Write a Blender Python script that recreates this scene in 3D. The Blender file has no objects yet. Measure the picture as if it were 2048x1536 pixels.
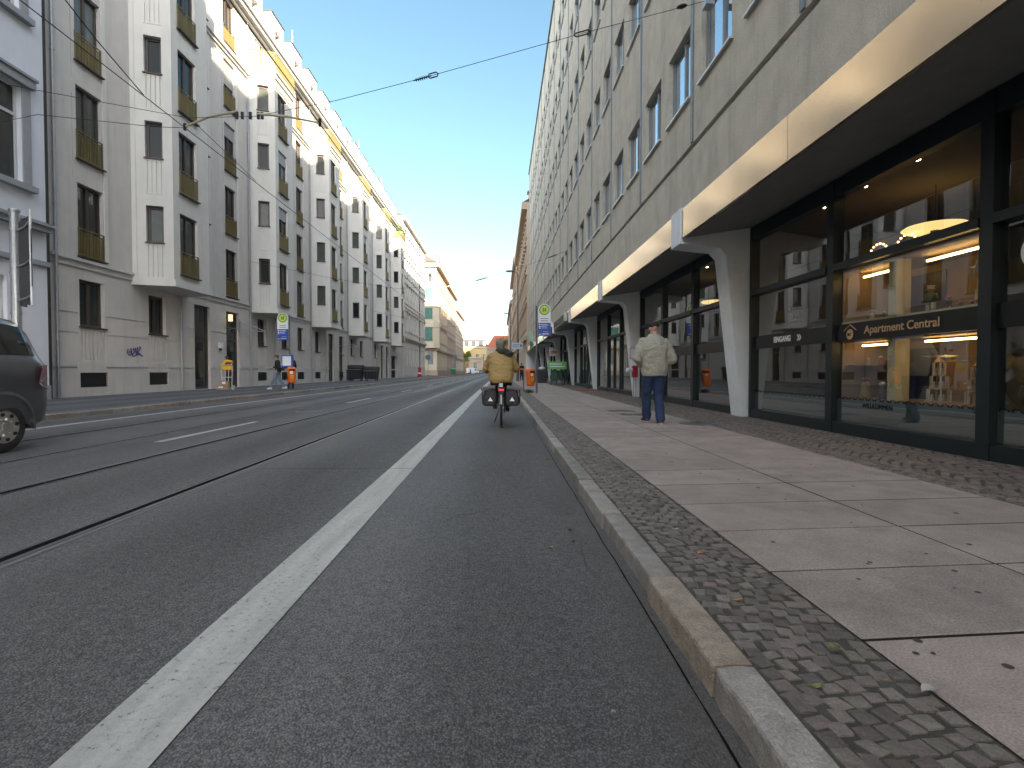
import bpy, bmesh, math, random
from mathutils import Vector, Matrix, noise, Euler
R = math.radians
random.seed(7)
S = bpy.context.scene
COL = S.collection
# ------------------------------------------------------------------ camera, sky, sun, exposure
cam_d = bpy.data.cameras.new('camera'); cam = bpy.data.objects.new('camera', cam_d); COL.objects.link(cam)
cam_d.sensor_width = 36; cam_d.lens = 18.46; cam_d.clip_end = 3000; cam_d.clip_start = 0.05
cam.location = (0, 0, 1.0); cam.rotation_euler = (R(90-1.364), 0, R(-1.31)); S.camera = cam
SUN_EL, SUN_A = 13.5, 65.0                      # elevation; angle from +X towards -Y
sdir = Vector((math.cos(R(SUN_A))*math.cos(R(SUN_EL)), -math.sin(R(SUN_A))*math.cos(R(SUN_EL)), math.sin(R(SUN_EL))))
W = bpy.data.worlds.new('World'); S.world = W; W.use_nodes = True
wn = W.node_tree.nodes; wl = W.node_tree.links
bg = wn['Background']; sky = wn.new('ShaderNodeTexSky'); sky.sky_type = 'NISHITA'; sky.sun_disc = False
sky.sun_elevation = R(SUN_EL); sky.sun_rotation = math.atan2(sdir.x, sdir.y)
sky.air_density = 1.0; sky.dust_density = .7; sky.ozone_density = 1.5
# sky: dimmed blue down the street; unseen rest brightened and greyed to lift shade
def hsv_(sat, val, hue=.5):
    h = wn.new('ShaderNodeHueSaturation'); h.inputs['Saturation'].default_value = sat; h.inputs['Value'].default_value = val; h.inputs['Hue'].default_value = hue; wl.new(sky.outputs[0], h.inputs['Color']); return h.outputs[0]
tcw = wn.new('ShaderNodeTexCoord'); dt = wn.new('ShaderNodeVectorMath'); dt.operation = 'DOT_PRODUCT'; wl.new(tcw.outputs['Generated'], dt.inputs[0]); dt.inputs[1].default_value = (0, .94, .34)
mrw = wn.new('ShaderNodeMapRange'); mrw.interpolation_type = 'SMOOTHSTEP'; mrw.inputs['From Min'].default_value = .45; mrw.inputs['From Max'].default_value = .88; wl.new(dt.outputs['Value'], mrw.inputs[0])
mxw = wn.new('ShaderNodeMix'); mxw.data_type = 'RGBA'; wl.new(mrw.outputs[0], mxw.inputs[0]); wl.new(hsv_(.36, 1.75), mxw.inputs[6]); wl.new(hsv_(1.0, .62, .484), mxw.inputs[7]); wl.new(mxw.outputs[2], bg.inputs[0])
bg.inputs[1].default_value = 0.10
sl = bpy.data.lights.new('sun', 'SUN'); sl.energy = 4.6; sl.angle = R(0.5); sl.color = (1.0, 0.81, 0.56)
so = bpy.data.objects.new('sun', sl); COL.objects.link(so); so.rotation_euler = (-sdir).to_track_quat('-Z', 'Y').to_euler()
so.location = (0, -20, 40)
vs = S.view_settings; vs.view_transform = 'Standard'; vs.look = 'None'; vs.gamma = 1; vs.exposure = 2.5
S.cycles.max_bounces = 8; S.cycles.diffuse_bounces = 4; S.cycles.glossy_bounces = 4; S.cycles.transparent_max_bounces = 12
S.cycles.sample_clamp_indirect = 4.0; S.cycles.caustics_reflective = True; S.cycles.blur_glossy = .6; S.cycles.caustics_refractive = False

# ------------------------------------------------------------------ materials
MATS = {}
def mat(name, col, rough=0.8, metal=0.0, var=0.12, scale=6.0, bump=0.0, bscale=60.0, spec=0.5, emit=None, estr=0.0,
        stain=0.0, stcol=(0.05, 0.045, 0.04), island=0.0, objrand=0.0, coat=0.0, bdetail=5, grit=0.0, gscale=300.0, stretch=(1, 1, 1)):
    if name in MATS: return MATS[name]
    m = bpy.data.materials.new(name); m.use_nodes = True; MATS[name] = m
    n = m.node_tree.nodes; l = m.node_tree.links; p = n['Principled BSDF']
    p.inputs['Roughness'].default_value = rough; p.inputs['Metallic'].default_value = metal
    p.inputs['Specular IOR Level'].default_value = spec; p.inputs['Coat Weight'].default_value = coat
    if emit: p.inputs['Emission Color'].default_value = (*emit, 1); p.inputs['Emission Strength'].default_value = estr
    tc = n.new('ShaderNodeTexCoord'); mp = n.new('ShaderNodeMapping'); l.new(tc.outputs['Object'], mp.inputs[0]); mp.inputs['Scale'].default_value = stretch
    co = mp.outputs[0]
    no = n.new('ShaderNodeTexNoise'); no.inputs['Scale'].default_value = scale; no.inputs['Detail'].default_value = 6; l.new(co, no.inputs[0])
    def hsv(colsock, fac, lo, hi):
        mr = n.new('ShaderNodeMapRange'); mr.inputs['From Min'].default_value = .25 if lo < hi else 0; mr.inputs['From Max'].default_value = .75
        mr.inputs['To Min'].default_value = lo; mr.inputs['To Max'].default_value = hi; l.new(fac, mr.inputs[0])
        h = n.new('ShaderNodeHueSaturation'); l.new(mr.outputs[0], h.inputs['Value']); l.new(colsock, h.inputs['Color']); return h.outputs[0]
    rgb = n.new('ShaderNodeRGB'); rgb.outputs[0].default_value = (*col, 1); c = rgb.outputs[0]
    if var: c = hsv(c, no.outputs['Fac'], 1-var, 1+var)
    if grit:
        g = n.new('ShaderNodeTexNoise'); g.inputs['Scale'].default_value = gscale; g.inputs['Detail'].default_value = 2; l.new(co, g.inputs[0])
        c = hsv(c, g.outputs['Fac'], 1-grit, 1+grit)
    if island:
        ge = n.new('ShaderNodeNewGeometry')
        mr = n.new('ShaderNodeMapRange'); mr.inputs['To Min'].default_value = 1-island; mr.inputs['To Max'].default_value = 1+island
        l.new(ge.outputs['Random Per Island'], mr.inputs[0]); h = n.new('ShaderNodeHueSaturation'); l.new(mr.outputs[0], h.inputs['Value'])
        wt = n.new('ShaderNodeTexWhiteNoise'); wt.noise_dimensions = '1D'; l.new(ge.outputs['Random Per Island'], wt.inputs['W'])
        mh = n.new('ShaderNodeMapRange'); mh.inputs['To Min'].default_value = .5-.08*island; mh.inputs['To Max'].default_value = .5+.08*island; l.new(wt.outputs[0], mh.inputs[0]); l.new(mh.outputs[0], h.inputs['Hue'])
        l.new(c, h.inputs['Color']); c = h.outputs[0]
    if objrand:
        oi = n.new('ShaderNodeObjectInfo'); mr = n.new('ShaderNodeMapRange'); mr.inputs['To Min'].default_value = 1-objrand; mr.inputs['To Max'].default_value = 1+objrand
        l.new(oi.outputs['Random'], mr.inputs[0]); h = n.new('ShaderNodeHueSaturation'); l.new(mr.outputs[0], h.inputs['Value']); l.new(c, h.inputs['Color']); c = h.outputs[0]
    if stain:
        mp2 = n.new('ShaderNodeMapping'); mp2.inputs['Scale'].default_value = (2.2, 2.2, .22); l.new(tc.outputs['Object'], mp2.inputs[0])
        n2 = n.new('ShaderNodeTexNoise'); n2.inputs['Scale'].default_value = 1.3; n2.inputs['Detail'].default_value = 7; n2.inputs['Roughness'].default_value = .65; l.new(mp2.outputs[0], n2.inputs[0])
        cr = n.new('ShaderNodeMapRange'); cr.inputs['From Min'].default_value = .48; cr.inputs['From Max'].default_value = .75; cr.inputs['To Max'].default_value = stain; l.new(n2.outputs['Fac'], cr.inputs[0])
        mx = n.new('ShaderNodeMix'); mx.data_type = 'RGBA'; l.new(cr.outputs[0], mx.inputs[0]); l.new(c, mx.inputs[6]); mx.inputs[7].default_value = (*stcol, 1); c = mx.outputs[2]
    l.new(c, p.inputs['Base Color'])
    if bump:
        nb = n.new('ShaderNodeTexNoise'); nb.inputs['Scale'].default_value = bscale; nb.inputs['Detail'].default_value = bdetail; l.new(co, nb.inputs[0])
        b = n.new('ShaderNodeBump'); b.inputs['Strength'].default_value = bump; b.inputs['Distance'].default_value = .02; l.new(nb.outputs['Fac'], b.inputs['Height']); l.new(b.outputs[0], p.inputs['Normal'])
    return m

def road_mat(name, base, agg, tone, speck, gutter=False):
    m = bpy.data.materials.new(name); m.use_nodes = True; n = m.node_tree.nodes; l = m.node_tree.links; p = n['Principled BSDF']
    tc = n.new('ShaderNodeTexCoord'); co = tc.outputs['Object']
    vo = n.new('ShaderNodeTexVoronoi'); vo.inputs['Scale'].default_value = agg; l.new(co, vo.inputs[0])
    cr = n.new('ShaderNodeValToRGB'); e = cr.color_ramp.elements; e[0].position = 0; e[0].color = (*[c*speck for c in base], 1); e[1].position = .75; e[1].color = (*[c*.62 for c in base], 1)
    l.new(vo.outputs['Distance'], cr.inputs[0])
    hv = n.new('ShaderNodeHueSaturation'); wv = n.new('ShaderNodeMapRange'); wv.inputs['To Min'].default_value = .6; wv.inputs['To Max'].default_value = 1.45
    sp = n.new('ShaderNodeSeparateColor'); l.new(vo.outputs['Color'], sp.inputs[0]); l.new(sp.outputs[0], wv.inputs[0]); l.new(wv.outputs[0], hv.inputs['Value']); l.new(cr.outputs[0], hv.inputs['Color'])
    nf = n.new('ShaderNodeTexNoise'); nf.inputs['Scale'].default_value = 900; nf.inputs['Detail'].default_value = 3; l.new(co, nf.inputs[0])
    mp = n.new('ShaderNodeMapping'); mp.inputs['Scale'].default_value = (1, .16, 1); l.new(co, mp.inputs[0])
    n1 = n.new('ShaderNodeTexNoise'); n1.inputs['Scale'].default_value = 1.3; n1.inputs['Detail'].default_value = 7; n1.inputs['Roughness'].default_value = .6; l.new(mp.outputs[0], n1.inputs[0])
    n2 = n.new('ShaderNodeTexNoise'); n2.inputs['Scale'].default_value = 22; n2.inputs['Detail'].default_value = 5; l.new(co, n2.inputs[0])
    def mul(c, f, lo, hi):
        mr = n.new('ShaderNodeMapRange'); mr.inputs['From Min'].default_value = .3; mr.inputs['From Max'].default_value = .7; mr.inputs['To Min'].default_value = lo; mr.inputs['To Max'].default_value = hi; l.new(f, mr.inputs[0])
        h = n.new('ShaderNodeHueSaturation'); l.new(mr.outputs[0], h.inputs['Value']); l.new(c, h.inputs['Color']); return h.outputs[0]
    c = mul(hv.outputs[0], n1.outputs['Fac'], .8, 1.2); c = mul(c, n2.outputs['Fac'], .82, 1.18); c = mul(c, nf.outputs['Fac'], .7, 1.3)
    n3 = n.new('ShaderNodeTexNoise'); n3.inputs['Scale'].default_value = .7; n3.inputs['Detail'].default_value = 5; l.new(co, n3.inputs[0])
    mr = n.new('ShaderNodeMapRange'); mr.inputs['From Min'].default_value = .45; mr.inputs['From Max'].default_value = .7; mr.inputs['To Max'].default_value = .5; l.new(n3.outputs['Fac'], mr.inputs[0])
    mx = n.new('ShaderNodeMix'); mx.data_type = 'RGBA'; mx.blend_type = 'MULTIPLY'; l.new(mr.outputs[0], mx.inputs[0]); l.new(c, mx.inputs[6]); mx.inputs[7].default_value = (*tone, 1)
    sx = n.new('ShaderNodeSeparateXYZ'); l.new(co, sx.inputs[0])
    nd = n.new('ShaderNodeTexNoise'); nd.inputs['Scale'].default_value = 3; nd.inputs['Detail'].default_value = 6; l.new(co, nd.inputs[0])
    ax = n.new('ShaderNodeMath'); ax.operation = 'MULTIPLY_ADD'; l.new(nd.outputs['Fac'], ax.inputs[0]); ax.inputs[1].default_value = .35; l.new(sx.outputs['X'], ax.inputs[2])
    dm = n.new('ShaderNodeMapRange'); dm.inputs['From Min'].default_value = .50; dm.inputs['From Max'].default_value = .78; dm.inputs['To Max'].default_value = .62 if gutter else 0; l.new(ax.outputs[0], dm.inputs[0])
    m2 = n.new('ShaderNodeMix'); m2.data_type = 'RGBA'; l.new(dm.outputs[0], m2.inputs[0]); l.new(mx.outputs[2], m2.inputs[6]); m2.inputs[7].default_value = (.070, .057, .046, 1)
    mpc = n.new('ShaderNodeMapping'); mpc.inputs['Scale'].default_value = (.9, .35, 1); l.new(co, mpc.inputs[0])
    nw = n.new('ShaderNodeTexNoise'); nw.inputs['Scale'].default_value = 2.2; nw.inputs['Detail'].default_value = 4; l.new(mpc.outputs[0], nw.inputs[0])
    mw = n.new('ShaderNodeMix'); mw.data_type = 'RGBA'; mw.inputs[0].default_value = .35; l.new(mpc.outputs[0], mw.inputs[6]); l.new(nw.outputs['Color'], mw.inputs[7])
    vc = n.new('ShaderNodeTexVoronoi'); vc.feature = 'DISTANCE_TO_EDGE'; vc.inputs['Scale'].default_value = .55; l.new(mw.outputs[2], vc.inputs[0])
    cm = n.new('ShaderNodeMapRange'); cm.inputs['From Min'].default_value = .0; cm.inputs['From Max'].default_value = .004; cm.inputs['To Min'].default_value = .55; cm.inputs['To Max'].default_value = 0; l.new(vc.outputs['Distance'], cm.inputs[0])
    nk = n.new('ShaderNodeTexNoise'); nk.inputs['Scale'].default_value = .5; l.new(co, nk.inputs[0]); ck = n.new('ShaderNodeMapRange'); ck.inputs['From Min'].default_value = .52; ck.inputs['From Max'].default_value = .6; l.new(nk.outputs['Fac'], ck.inputs[0])
    cmm = n.new('ShaderNodeMath'); cmm.operation = 'MULTIPLY'; l.new(cm.outputs[0], cmm.inputs[0]); l.new(ck.outputs[0], cmm.inputs[1])
    m3 = n.new('ShaderNodeMix'); m3.data_type = 'RGBA'; l.new(cmm.outputs[0], m3.inputs[0]); l.new(m2.outputs[2], m3.inputs[6]); m3.inputs[7].default_value = (.012, .012, .012, 1)
    wx = n.new('ShaderNodeMath'); wx.operation = 'SINE'; wm = n.new('ShaderNodeMath'); wm.operation = 'MULTIPLY_ADD'; l.new(sx.outputs['X'], wm.inputs[0]); wm.inputs[1].default_value = 3.6; wm.inputs[2].default_value = 1.2; l.new(wm.outputs[0], wx.inputs[0])
    wr = n.new('ShaderNodeMapRange'); wr.inputs['From Min'].default_value = -1; wr.inputs['To Min'].default_value = .62; wr.inputs['To Max'].default_value = .80; l.new(wx.outputs[0], wr.inputs[0]); l.new(wr.outputs[0], p.inputs['Roughness'])
    wv2 = n.new('ShaderNodeMapRange'); wv2.inputs['From Min'].default_value = -1; wv2.inputs['To Min'].default_value = 1.10; wv2.inputs['To Max'].default_value = .90; l.new(wx.outputs[0], wv2.inputs[0]); h5 = n.new('ShaderNodeHueSaturation'); l.new(wv2.outputs[0], h5.inputs['Value']); l.new(m3.outputs[2], h5.inputs['Color'])
    vs2 = n.new('ShaderNodeTexVoronoi'); vs2.inputs['Scale'].default_value = 1.6; l.new(co, vs2.inputs[0]); sm2 = n.new('ShaderNodeMapRange'); sm2.inputs['From Min'].default_value = .03; sm2.inputs['From Max'].default_value = .09; sm2.inputs['To Min'].default_value = .72; sm2.inputs['To Max'].default_value = 1; l.new(vs2.outputs['Distance'], sm2.inputs[0]); h6 = n.new('ShaderNodeHueSaturation'); l.new(sm2.outputs[0], h6.inputs['Value']); l.new(h5.outputs[0], h6.inputs['Color'])
    l.new(h6.outputs[0], p.inputs['Base Color']); p.inputs['Specular IOR Level'].default_value = .45
    b = n.new('ShaderNodeBump'); b.inputs['Strength'].default_value = .8; b.inputs['Distance'].default_value = .006; b.invert = True; l.new(vo.outputs['Distance'], b.inputs['Height']); l.new(b.outputs[0], p.inputs['Normal'])
    return m

def line_mat():
    m = bpy.data.materials.new('road_paint'); m.use_nodes = True; n = m.node_tree.nodes; l = m.node_tree.links; p = n['Principled BSDF']
    tc = n.new('ShaderNodeTexCoord'); co = tc.outputs['Object']
    a = n.new('ShaderNodeTexNoise'); a.inputs['Scale'].default_value = 45; a.inputs['Detail'].default_value = 8; a.inputs['Roughness'].default_value = .7; l.new(co, a.inputs[0])
    cr = n.new('ShaderNodeValToRGB'); e = cr.color_ramp.elements; e[0].position = .345; e[0].color = (.09, .088, .085, 1); e[1].position = .40; e[1].color = (.41, .405, .37, 1)
    e2 = cr.color_ramp.elements.new(.75); e2.color = (.52, .515, .475, 1); l.new(a.outputs['Fac'], cr.inputs[0])
    mp = n.new('ShaderNodeMapping'); mp.inputs['Scale'].default_value = (8, .8, 1); l.new(co, mp.inputs[0])
    b2 = n.new('ShaderNodeTexNoise'); b2.inputs['Scale'].default_value = 1.5; b2.inputs['Detail'].default_value = 6; l.new(mp.outputs[0], b2.inputs[0])
    mr = n.new('ShaderNodeMapRange'); mr.inputs['From Min'].default_value = .3; mr.inputs['From Max'].default_value = .7; mr.inputs['To Min'].default_value = .82; mr.inputs['To Max'].default_value = 1.12; l.new(b2.outputs['Fac'], mr.inputs[0])
    h = n.new('ShaderNodeHueSaturation'); l.new(mr.outputs[0], h.inputs['Value']); l.new(cr.outputs[0], h.inputs['Color']); l.new(h.outputs[0], p.inputs['Base Color'])
    p.inputs['Roughness'].default_value = .65
    v = n.new('ShaderNodeTexVoronoi'); v.inputs['Scale'].default_value = 110; l.new(co, v.inputs[0])
    b = n.new('ShaderNodeBump'); b.inputs['Strength'].default_value = .3; b.inputs['Distance'].default_value = .004; l.new(v.outputs['Distance'], b.inputs['Height']); l.new(b.outputs[0], p.inputs['Normal'])
    return m

def glass_mat(name, tint=(.8, .87, .85), base=.19, frost=0.0):
    m = bpy.data.materials.new(name); m.use_nodes = True; n = m.node_tree.nodes; l = m.node_tree.links
    for x in list(n):
        if x.type == 'BSDF_PRINCIPLED': n.remove(x)
    out = [x for x in n if x.type == 'OUTPUT_MATERIAL'][0]
    t = n.new('ShaderNodeBsdfTransparent'); t.inputs[0].default_value = (*tint, 1)
    g = n.new('ShaderNodeBsdfGlossy'); g.inputs['Roughness'].default_value = .01; g.inputs['Color'].default_value = (1, 1, 1, 1)
    lw = n.new('ShaderNodeLayerWeight'); lw.inputs[0].default_value = .5
    pw = n.new('ShaderNodeMath'); pw.operation = 'POWER'; l.new(lw.outputs['Facing'], pw.inputs[0]); pw.inputs[1].default_value = 4.0
    ad = n.new('ShaderNodeMath'); ad.operation = 'MULTIPLY_ADD'; l.new(pw.outputs[0], ad.inputs[0]); ad.inputs[1].default_value = .85; ad.inputs[2].default_value = base; ad.use_clamp = True
    tc = n.new('ShaderNodeTexCoord'); nn = n.new('ShaderNodeTexNoise'); nn.inputs['Scale'].default_value = .9; l.new(tc.outputs['Object'], nn.inputs[0])
    b = n.new('ShaderNodeBump'); b.inputs['Strength'].default_value = .03; b.inputs['Distance'].default_value = .05; l.new(nn.outputs['Fac'], b.inputs['Height']); l.new(b.outputs[0], g.inputs['Normal'])
    mx = n.new('ShaderNodeMixShader'); l.new(ad.outputs[0], mx.inputs[0]); l.new(t.outputs[0], mx.inputs[1]); l.new(g.outputs[0], mx.inputs[2])
    l.new(mx.outputs[0], out.inputs[0]); return m

def pane_mat(name, dark, curtain, amount, spec=.5, ior=1.5, coat=0.0, metal=0.0):
    # opaque window: dark room or curtain behind a glossy glass coat, chosen per window
    m = bpy.data.materials.new(name); m.use_nodes = True; n = m.node_tree.nodes; l = m.node_tree.links; p = n['Principled BSDF']
    oi = n.new('ShaderNodeObjectInfo'); cr = n.new('ShaderNodeMapRange'); cr.inputs['From Min'].default_value = 1-amount-.1; cr.inputs['From Max'].default_value = 1-amount+.15; l.new(oi.outputs['Random'], cr.inputs[0])
    tc = n.new('ShaderNodeTexCoord'); w = n.new('ShaderNodeTexWave'); w.inputs['Scale'].default_value = 3.5; w.inputs['Distortion'].default_value = 2.5; l.new(tc.outputs['Object'], w.inputs[0])
    a = n.new('ShaderNodeMix'); a.data_type = 'RGBA'; l.new(w.outputs['Fac'], a.inputs[0]); a.inputs[6].default_value = (*curtain, 1); a.inputs[7].default_value = (*[c*.55 for c in curtain], 1)
    x = n.new('ShaderNodeMix'); x.data_type = 'RGBA'; l.new(cr.outputs[0], x.inputs[0]); x.inputs[6].default_value = (*dark, 1); l.new(a.outputs[2], x.inputs[7])
    l.new(x.outputs[2], p.inputs['Base Color']); p.inputs['Roughness'].default_value = .03; p.inputs['Metallic'].default_value = metal; p.inputs['Specular IOR Level'].default_value = spec; p.inputs['IOR'].default_value = ior
    p.inputs['Coat Weight'].default_value = coat; p.inputs['Coat Roughness'].default_value = .01
    nn = n.new('ShaderNodeTexNoise'); nn.inputs['Scale'].default_value = .8; l.new(tc.outputs['Object'], nn.inputs[0])
    b = n.new('ShaderNodeBump'); b.inputs['Strength'].default_value = .05; b.inputs['Distance'].default_value = .05; l.new(nn.outputs['Fac'], b.inputs['Height']); l.new(b.outputs[0], p.inputs['Coat Normal']); l.new(b.outputs[0], p.inputs['Normal'])
    return m

# ------------------------------------------------------------------ mesh helpers
ORG = {}
class MB:
    def __init__(s): s.v = []; s.f = []; s.mi = []; s.cur = 0
    def q(s, *pts):
        b = len(s.v); s.v += [tuple(p) for p in pts]; s.f.append(tuple(range(b, b+len(pts)))); s.mi.append(s.cur); return s
    def box(s, x0, x1, y0, y1, z0, z1, M=None):
        if x0 > x1: x0, x1 = x1, x0
        if y0 > y1: y0, y1 = y1, y0
        p = [Vector(c) for c in ((x0,y0,z0),(x1,y0,z0),(x1,y1,z0),(x0,y1,z0),(x0,y0,z1),(x1,y0,z1),(x1,y1,z1),(x0,y1,z1))]
        if M is not None: p = [M @ c for c in p]
        b = len(s.v); s.v += [tuple(c) for c in p]
        for f in ((0,3,2,1),(4,5,6,7),(0,1,5,4),(1,2,6,5),(2,3,7,6),(3,0,4,7)): s.f.append(tuple(b+i for i in f)); s.mi.append(s.cur)
        return s
    def ring(s, c, U, V, ru, rv, n): 
        b = len(s.v)
        for i in range(n):
            a = 2*math.pi*i/n; s.v.append(tuple(c + U*ru*math.cos(a) + V*rv*math.sin(a)))
        return b
    def rings(s, starts, n, cap=True):
        for a, b in zip(starts, starts[1:]):
            for i in range(n): s.f.append((a+i, a+(i+1) % n, b+(i+1) % n, b+i)); s.mi.append(s.cur)
        if cap:
            s.f.append(tuple(starts[0]+i for i in reversed(range(n)))); s.mi.append(s.cur)
            s.f.append(tuple(starts[-1]+i for i in range(n))); s.mi.append(s.cur)
    def cyl(s, p0, p1, r0, r1=None, n=12, cap=True):
        p0, p1 = Vector(p0), Vector(p1); r1 = r0 if r1 is None else r1
        d = (p1-p0).normalized(); U = d.orthogonal().normalized(); V = d.cross(U)
        s.rings([s.ring(p0, U, V, r0, r0, n), s.ring(p1, U, V, r1, r1, n)], n, cap); return s
    def tube(s, pts, r, n=8, closed=False):
        pts = [Vector(p) for p in pts]; st = []
        U = None
        for i, p in enumerate(pts):
            a = pts[i-1] if (i > 0 or closed) else p; b = pts[(i+1) % len(pts)] if (i < len(pts)-1 or closed) else p
            d = (b-a).normalized()
            if U is None: U = d.orthogonal().normalized()
            U = (U - d*U.dot(d)).normalized(); V = d.cross(U)
            rr = r[i] if isinstance(r, (list, tuple)) else r
            st.append(s.ring(p, U, V, rr, rr, n))
        if closed:
            s.rings(st+[st[0]], n, False)
        else: s.rings(st, n)
        return s
    def ball(s, c, r, sc=(1, 1, 1), nu=14, nv=9, M=None):
        c = Vector(c); st = []
        for j in range(1, nv):
            t = math.pi*j/nv; b = len(s.v); st.append(b)
            for i in range(nu):
                a = 2*math.pi*i/nu; o = Vector((r*sc[0]*math.sin(t)*math.cos(a), r*sc[1]*math.sin(t)*math.sin(a), -r*sc[2]*math.cos(t)))
                if M is not None: o = M @ o
                s.v.append(tuple(c+o))
        s.rings(st, nu); return s
    def lofth(s, secs, n=20):
        st = [s.ring(Vector(c[:3]), Vector((1, 0, 0)), Vector((0, 1, 0)), c[3], c[4], n) for c in secs]
        s.rings(st, n); return s
    def lathe(s, prof, c=(0, 0, 0), n=16):
        st = [s.ring(Vector((c[0], c[1], c[2]+z)), Vector((1, 0, 0)), Vector((0, 1, 0)), max(r, 1e-4), max(r, 1e-4), n) for r, z in prof]
        s.rings(st, n); return s
    def prism(s, poly, A, B):
        # poly points (3D) offset by vectors A and B
        b = len(s.v); n = len(poly); A, B = Vector(A), Vector(B)
        s.v += [tuple(Vector(p)+A) for p in poly] + [tuple(Vector(p)+B) for p in poly]
        s.f.append(tuple(b+i for i in reversed(range(n)))); s.mi.append(s.cur); s.f.append(tuple(b+n+i for i in range(n))); s.mi.append(s.cur)
        for i in range(n): s.f.append((b+i, b+(i+1) % n, b+n+(i+1) % n, b+n+i)); s.mi.append(s.cur)
        return s
    def build(s, name, mats, parent=None, bevel=0, smooth=False, org=None, auto=None):
        o3 = Vector(org) if org is not None else (ORG.get(parent.name, Vector((0, 0, 0))) if parent else Vector((0, 0, 0)))
        me = bpy.data.meshes.new(name); me.from_pydata([tuple(Vector(p)-o3) for p in s.v], [], s.f)
        if not isinstance(mats, (list, tuple)): mats = [mats]
        for m in mats: me.materials.append(m)
        if len(mats) > 1: me.polygons.foreach_set('material_index', s.mi)
        o = bpy.data.objects.new(name, me); COL.objects.link(o)
        if parent: o.parent = parent
        ORG[o.name] = o3
        bm = bmesh.new(); bm.from_mesh(me); bmesh.ops.recalc_face_normals(bm, faces=bm.faces)
        bm.to_mesh(me); bm.free()
        if smooth: me.polygons.foreach_set('use_smooth', [True]*len(me.polygons))
        if bevel:
            b = o.modifiers.new('bevel', 'BEVEL'); b.width = bevel; b.segments = 2; b.limit_method = 'ANGLE'
        if not parent and org is not None: o.location = o3
        return o

def tag(o, label=None, cat=None, group=None, kind=None):
    if label: o['label'] = label
    if cat: o['category'] = cat
    if group: o['group'] = group
    if kind: o['kind'] = kind
    return o
def thing(name, loc, label, cat, group=None, rz=0.0):
    o = bpy.data.objects.new(name, None); COL.objects.link(o); o.location = loc; o.rotation_euler = (0, 0, rz)
    o.empty_display_size = .2; tag(o, label, cat, group); ORG[o.name] = Vector(loc) if not rz else Vector((0, 0, 0)); return o
def lthing(name, loc, label, cat, group=None, rz=0.0):   # thing whose parts are written in local coordinates
    o = thing(name, loc, label, cat, group, rz); ORG[o.name] = Vector((0, 0, 0)); return o
def copy_tree(o, parent=None):
    c = o.copy(); COL.objects.link(c); c.parent = parent
    for ch in list(o.children): copy_tree(ch, c)
    return c
def struct(o): o['kind'] = 'structure'; return o
def remesh(name, mb, voxel, m, parent, sm=4, wr=0.0, wf=12.0, seed=0.0, wdir=(1, 1, 1)):
    me = bpy.data.meshes.new('tmp'); me.from_pydata(mb.v, [], mb.f)
    bm = bmesh.new(); bm.from_mesh(me); bmesh.ops.recalc_face_normals(bm, faces=bm.faces); bm.to_mesh(me); bm.free()
    t = bpy.data.objects.new('tmp', me); COL.objects.link(t)
    r = t.modifiers.new('r', 'REMESH'); r.mode = 'VOXEL'; r.voxel_size = voxel; r.use_smooth_shade = True
    k = t.modifiers.new('s', 'SMOOTH'); k.factor = .5; k.iterations = sm
    dg = bpy.context.evaluated_depsgraph_get(); dg.update()
    nm = bpy.data.meshes.new_from_object(t.evaluated_get(dg)); bpy.data.objects.remove(t)
    nm.name = name
    if wr:
        for v in nm.vertices:
            p = Vector((v.co.x*wdir[0], v.co.y*wdir[1], v.co.z*wdir[2]))*wf + Vector((seed, seed, seed))
            d = noise.noise(p)*.65 + (1-abs(noise.noise(p*1.9)*2))*.35
            v.co += v.normal*d*wr
    nm.materials.clear(); nm.materials.append(m); nm.polygons.foreach_set('use_smooth', [True]*len(nm.polygons))
    o = bpy.data.objects.new(name, nm); COL.objects.link(o); o.parent = parent; ORG[o.name] = Vector((0, 0, 0)); return o
def text(name, body, size, m, M, parent, ext=.002, bold=0, align='LEFT', sx=1.0):
    c = bpy.data.curves.new(name, 'FONT'); c.body = body; c.size = size; c.extrude = ext; c.offset = bold; c.align_x = align; c.align_y = 'CENTER'; c.space_character = 1.0
    t = bpy.data.objects.new('tmp', c); COL.objects.link(t); dg = bpy.context.evaluated_depsgraph_get(); dg.update()
    me = bpy.data.meshes.new_from_object(t.evaluated_get(dg)); bpy.data.objects.remove(t)
    me.name = name; me.transform(Matrix.Diagonal((sx, 1, 1, 1))); me.transform(M); me.transform(Matrix.Translation(-ORG.get(parent.name, Vector((0, 0, 0)))))
    me.materials.clear(); me.materials.append(m)
    o = bpy.data.objects.new(name, me); COL.objects.link(o); o.parent = parent; return o
def face_mx(p):    # text/sign facing -X (towards the street from the right side)
    return Matrix(((0, 0, -1, p[0]), (-1, 0, 0, p[1]), (0, 1, 0, p[2]), (0, 0, 0, 1)))
def face_my(p):    # facing -Y (towards the camera)
    return Matrix(((1, 0, 0, p[0]), (0, 0, -1, p[1]), (0, 1, 0, p[2]), (0, 0, 0, 1)))

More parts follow.
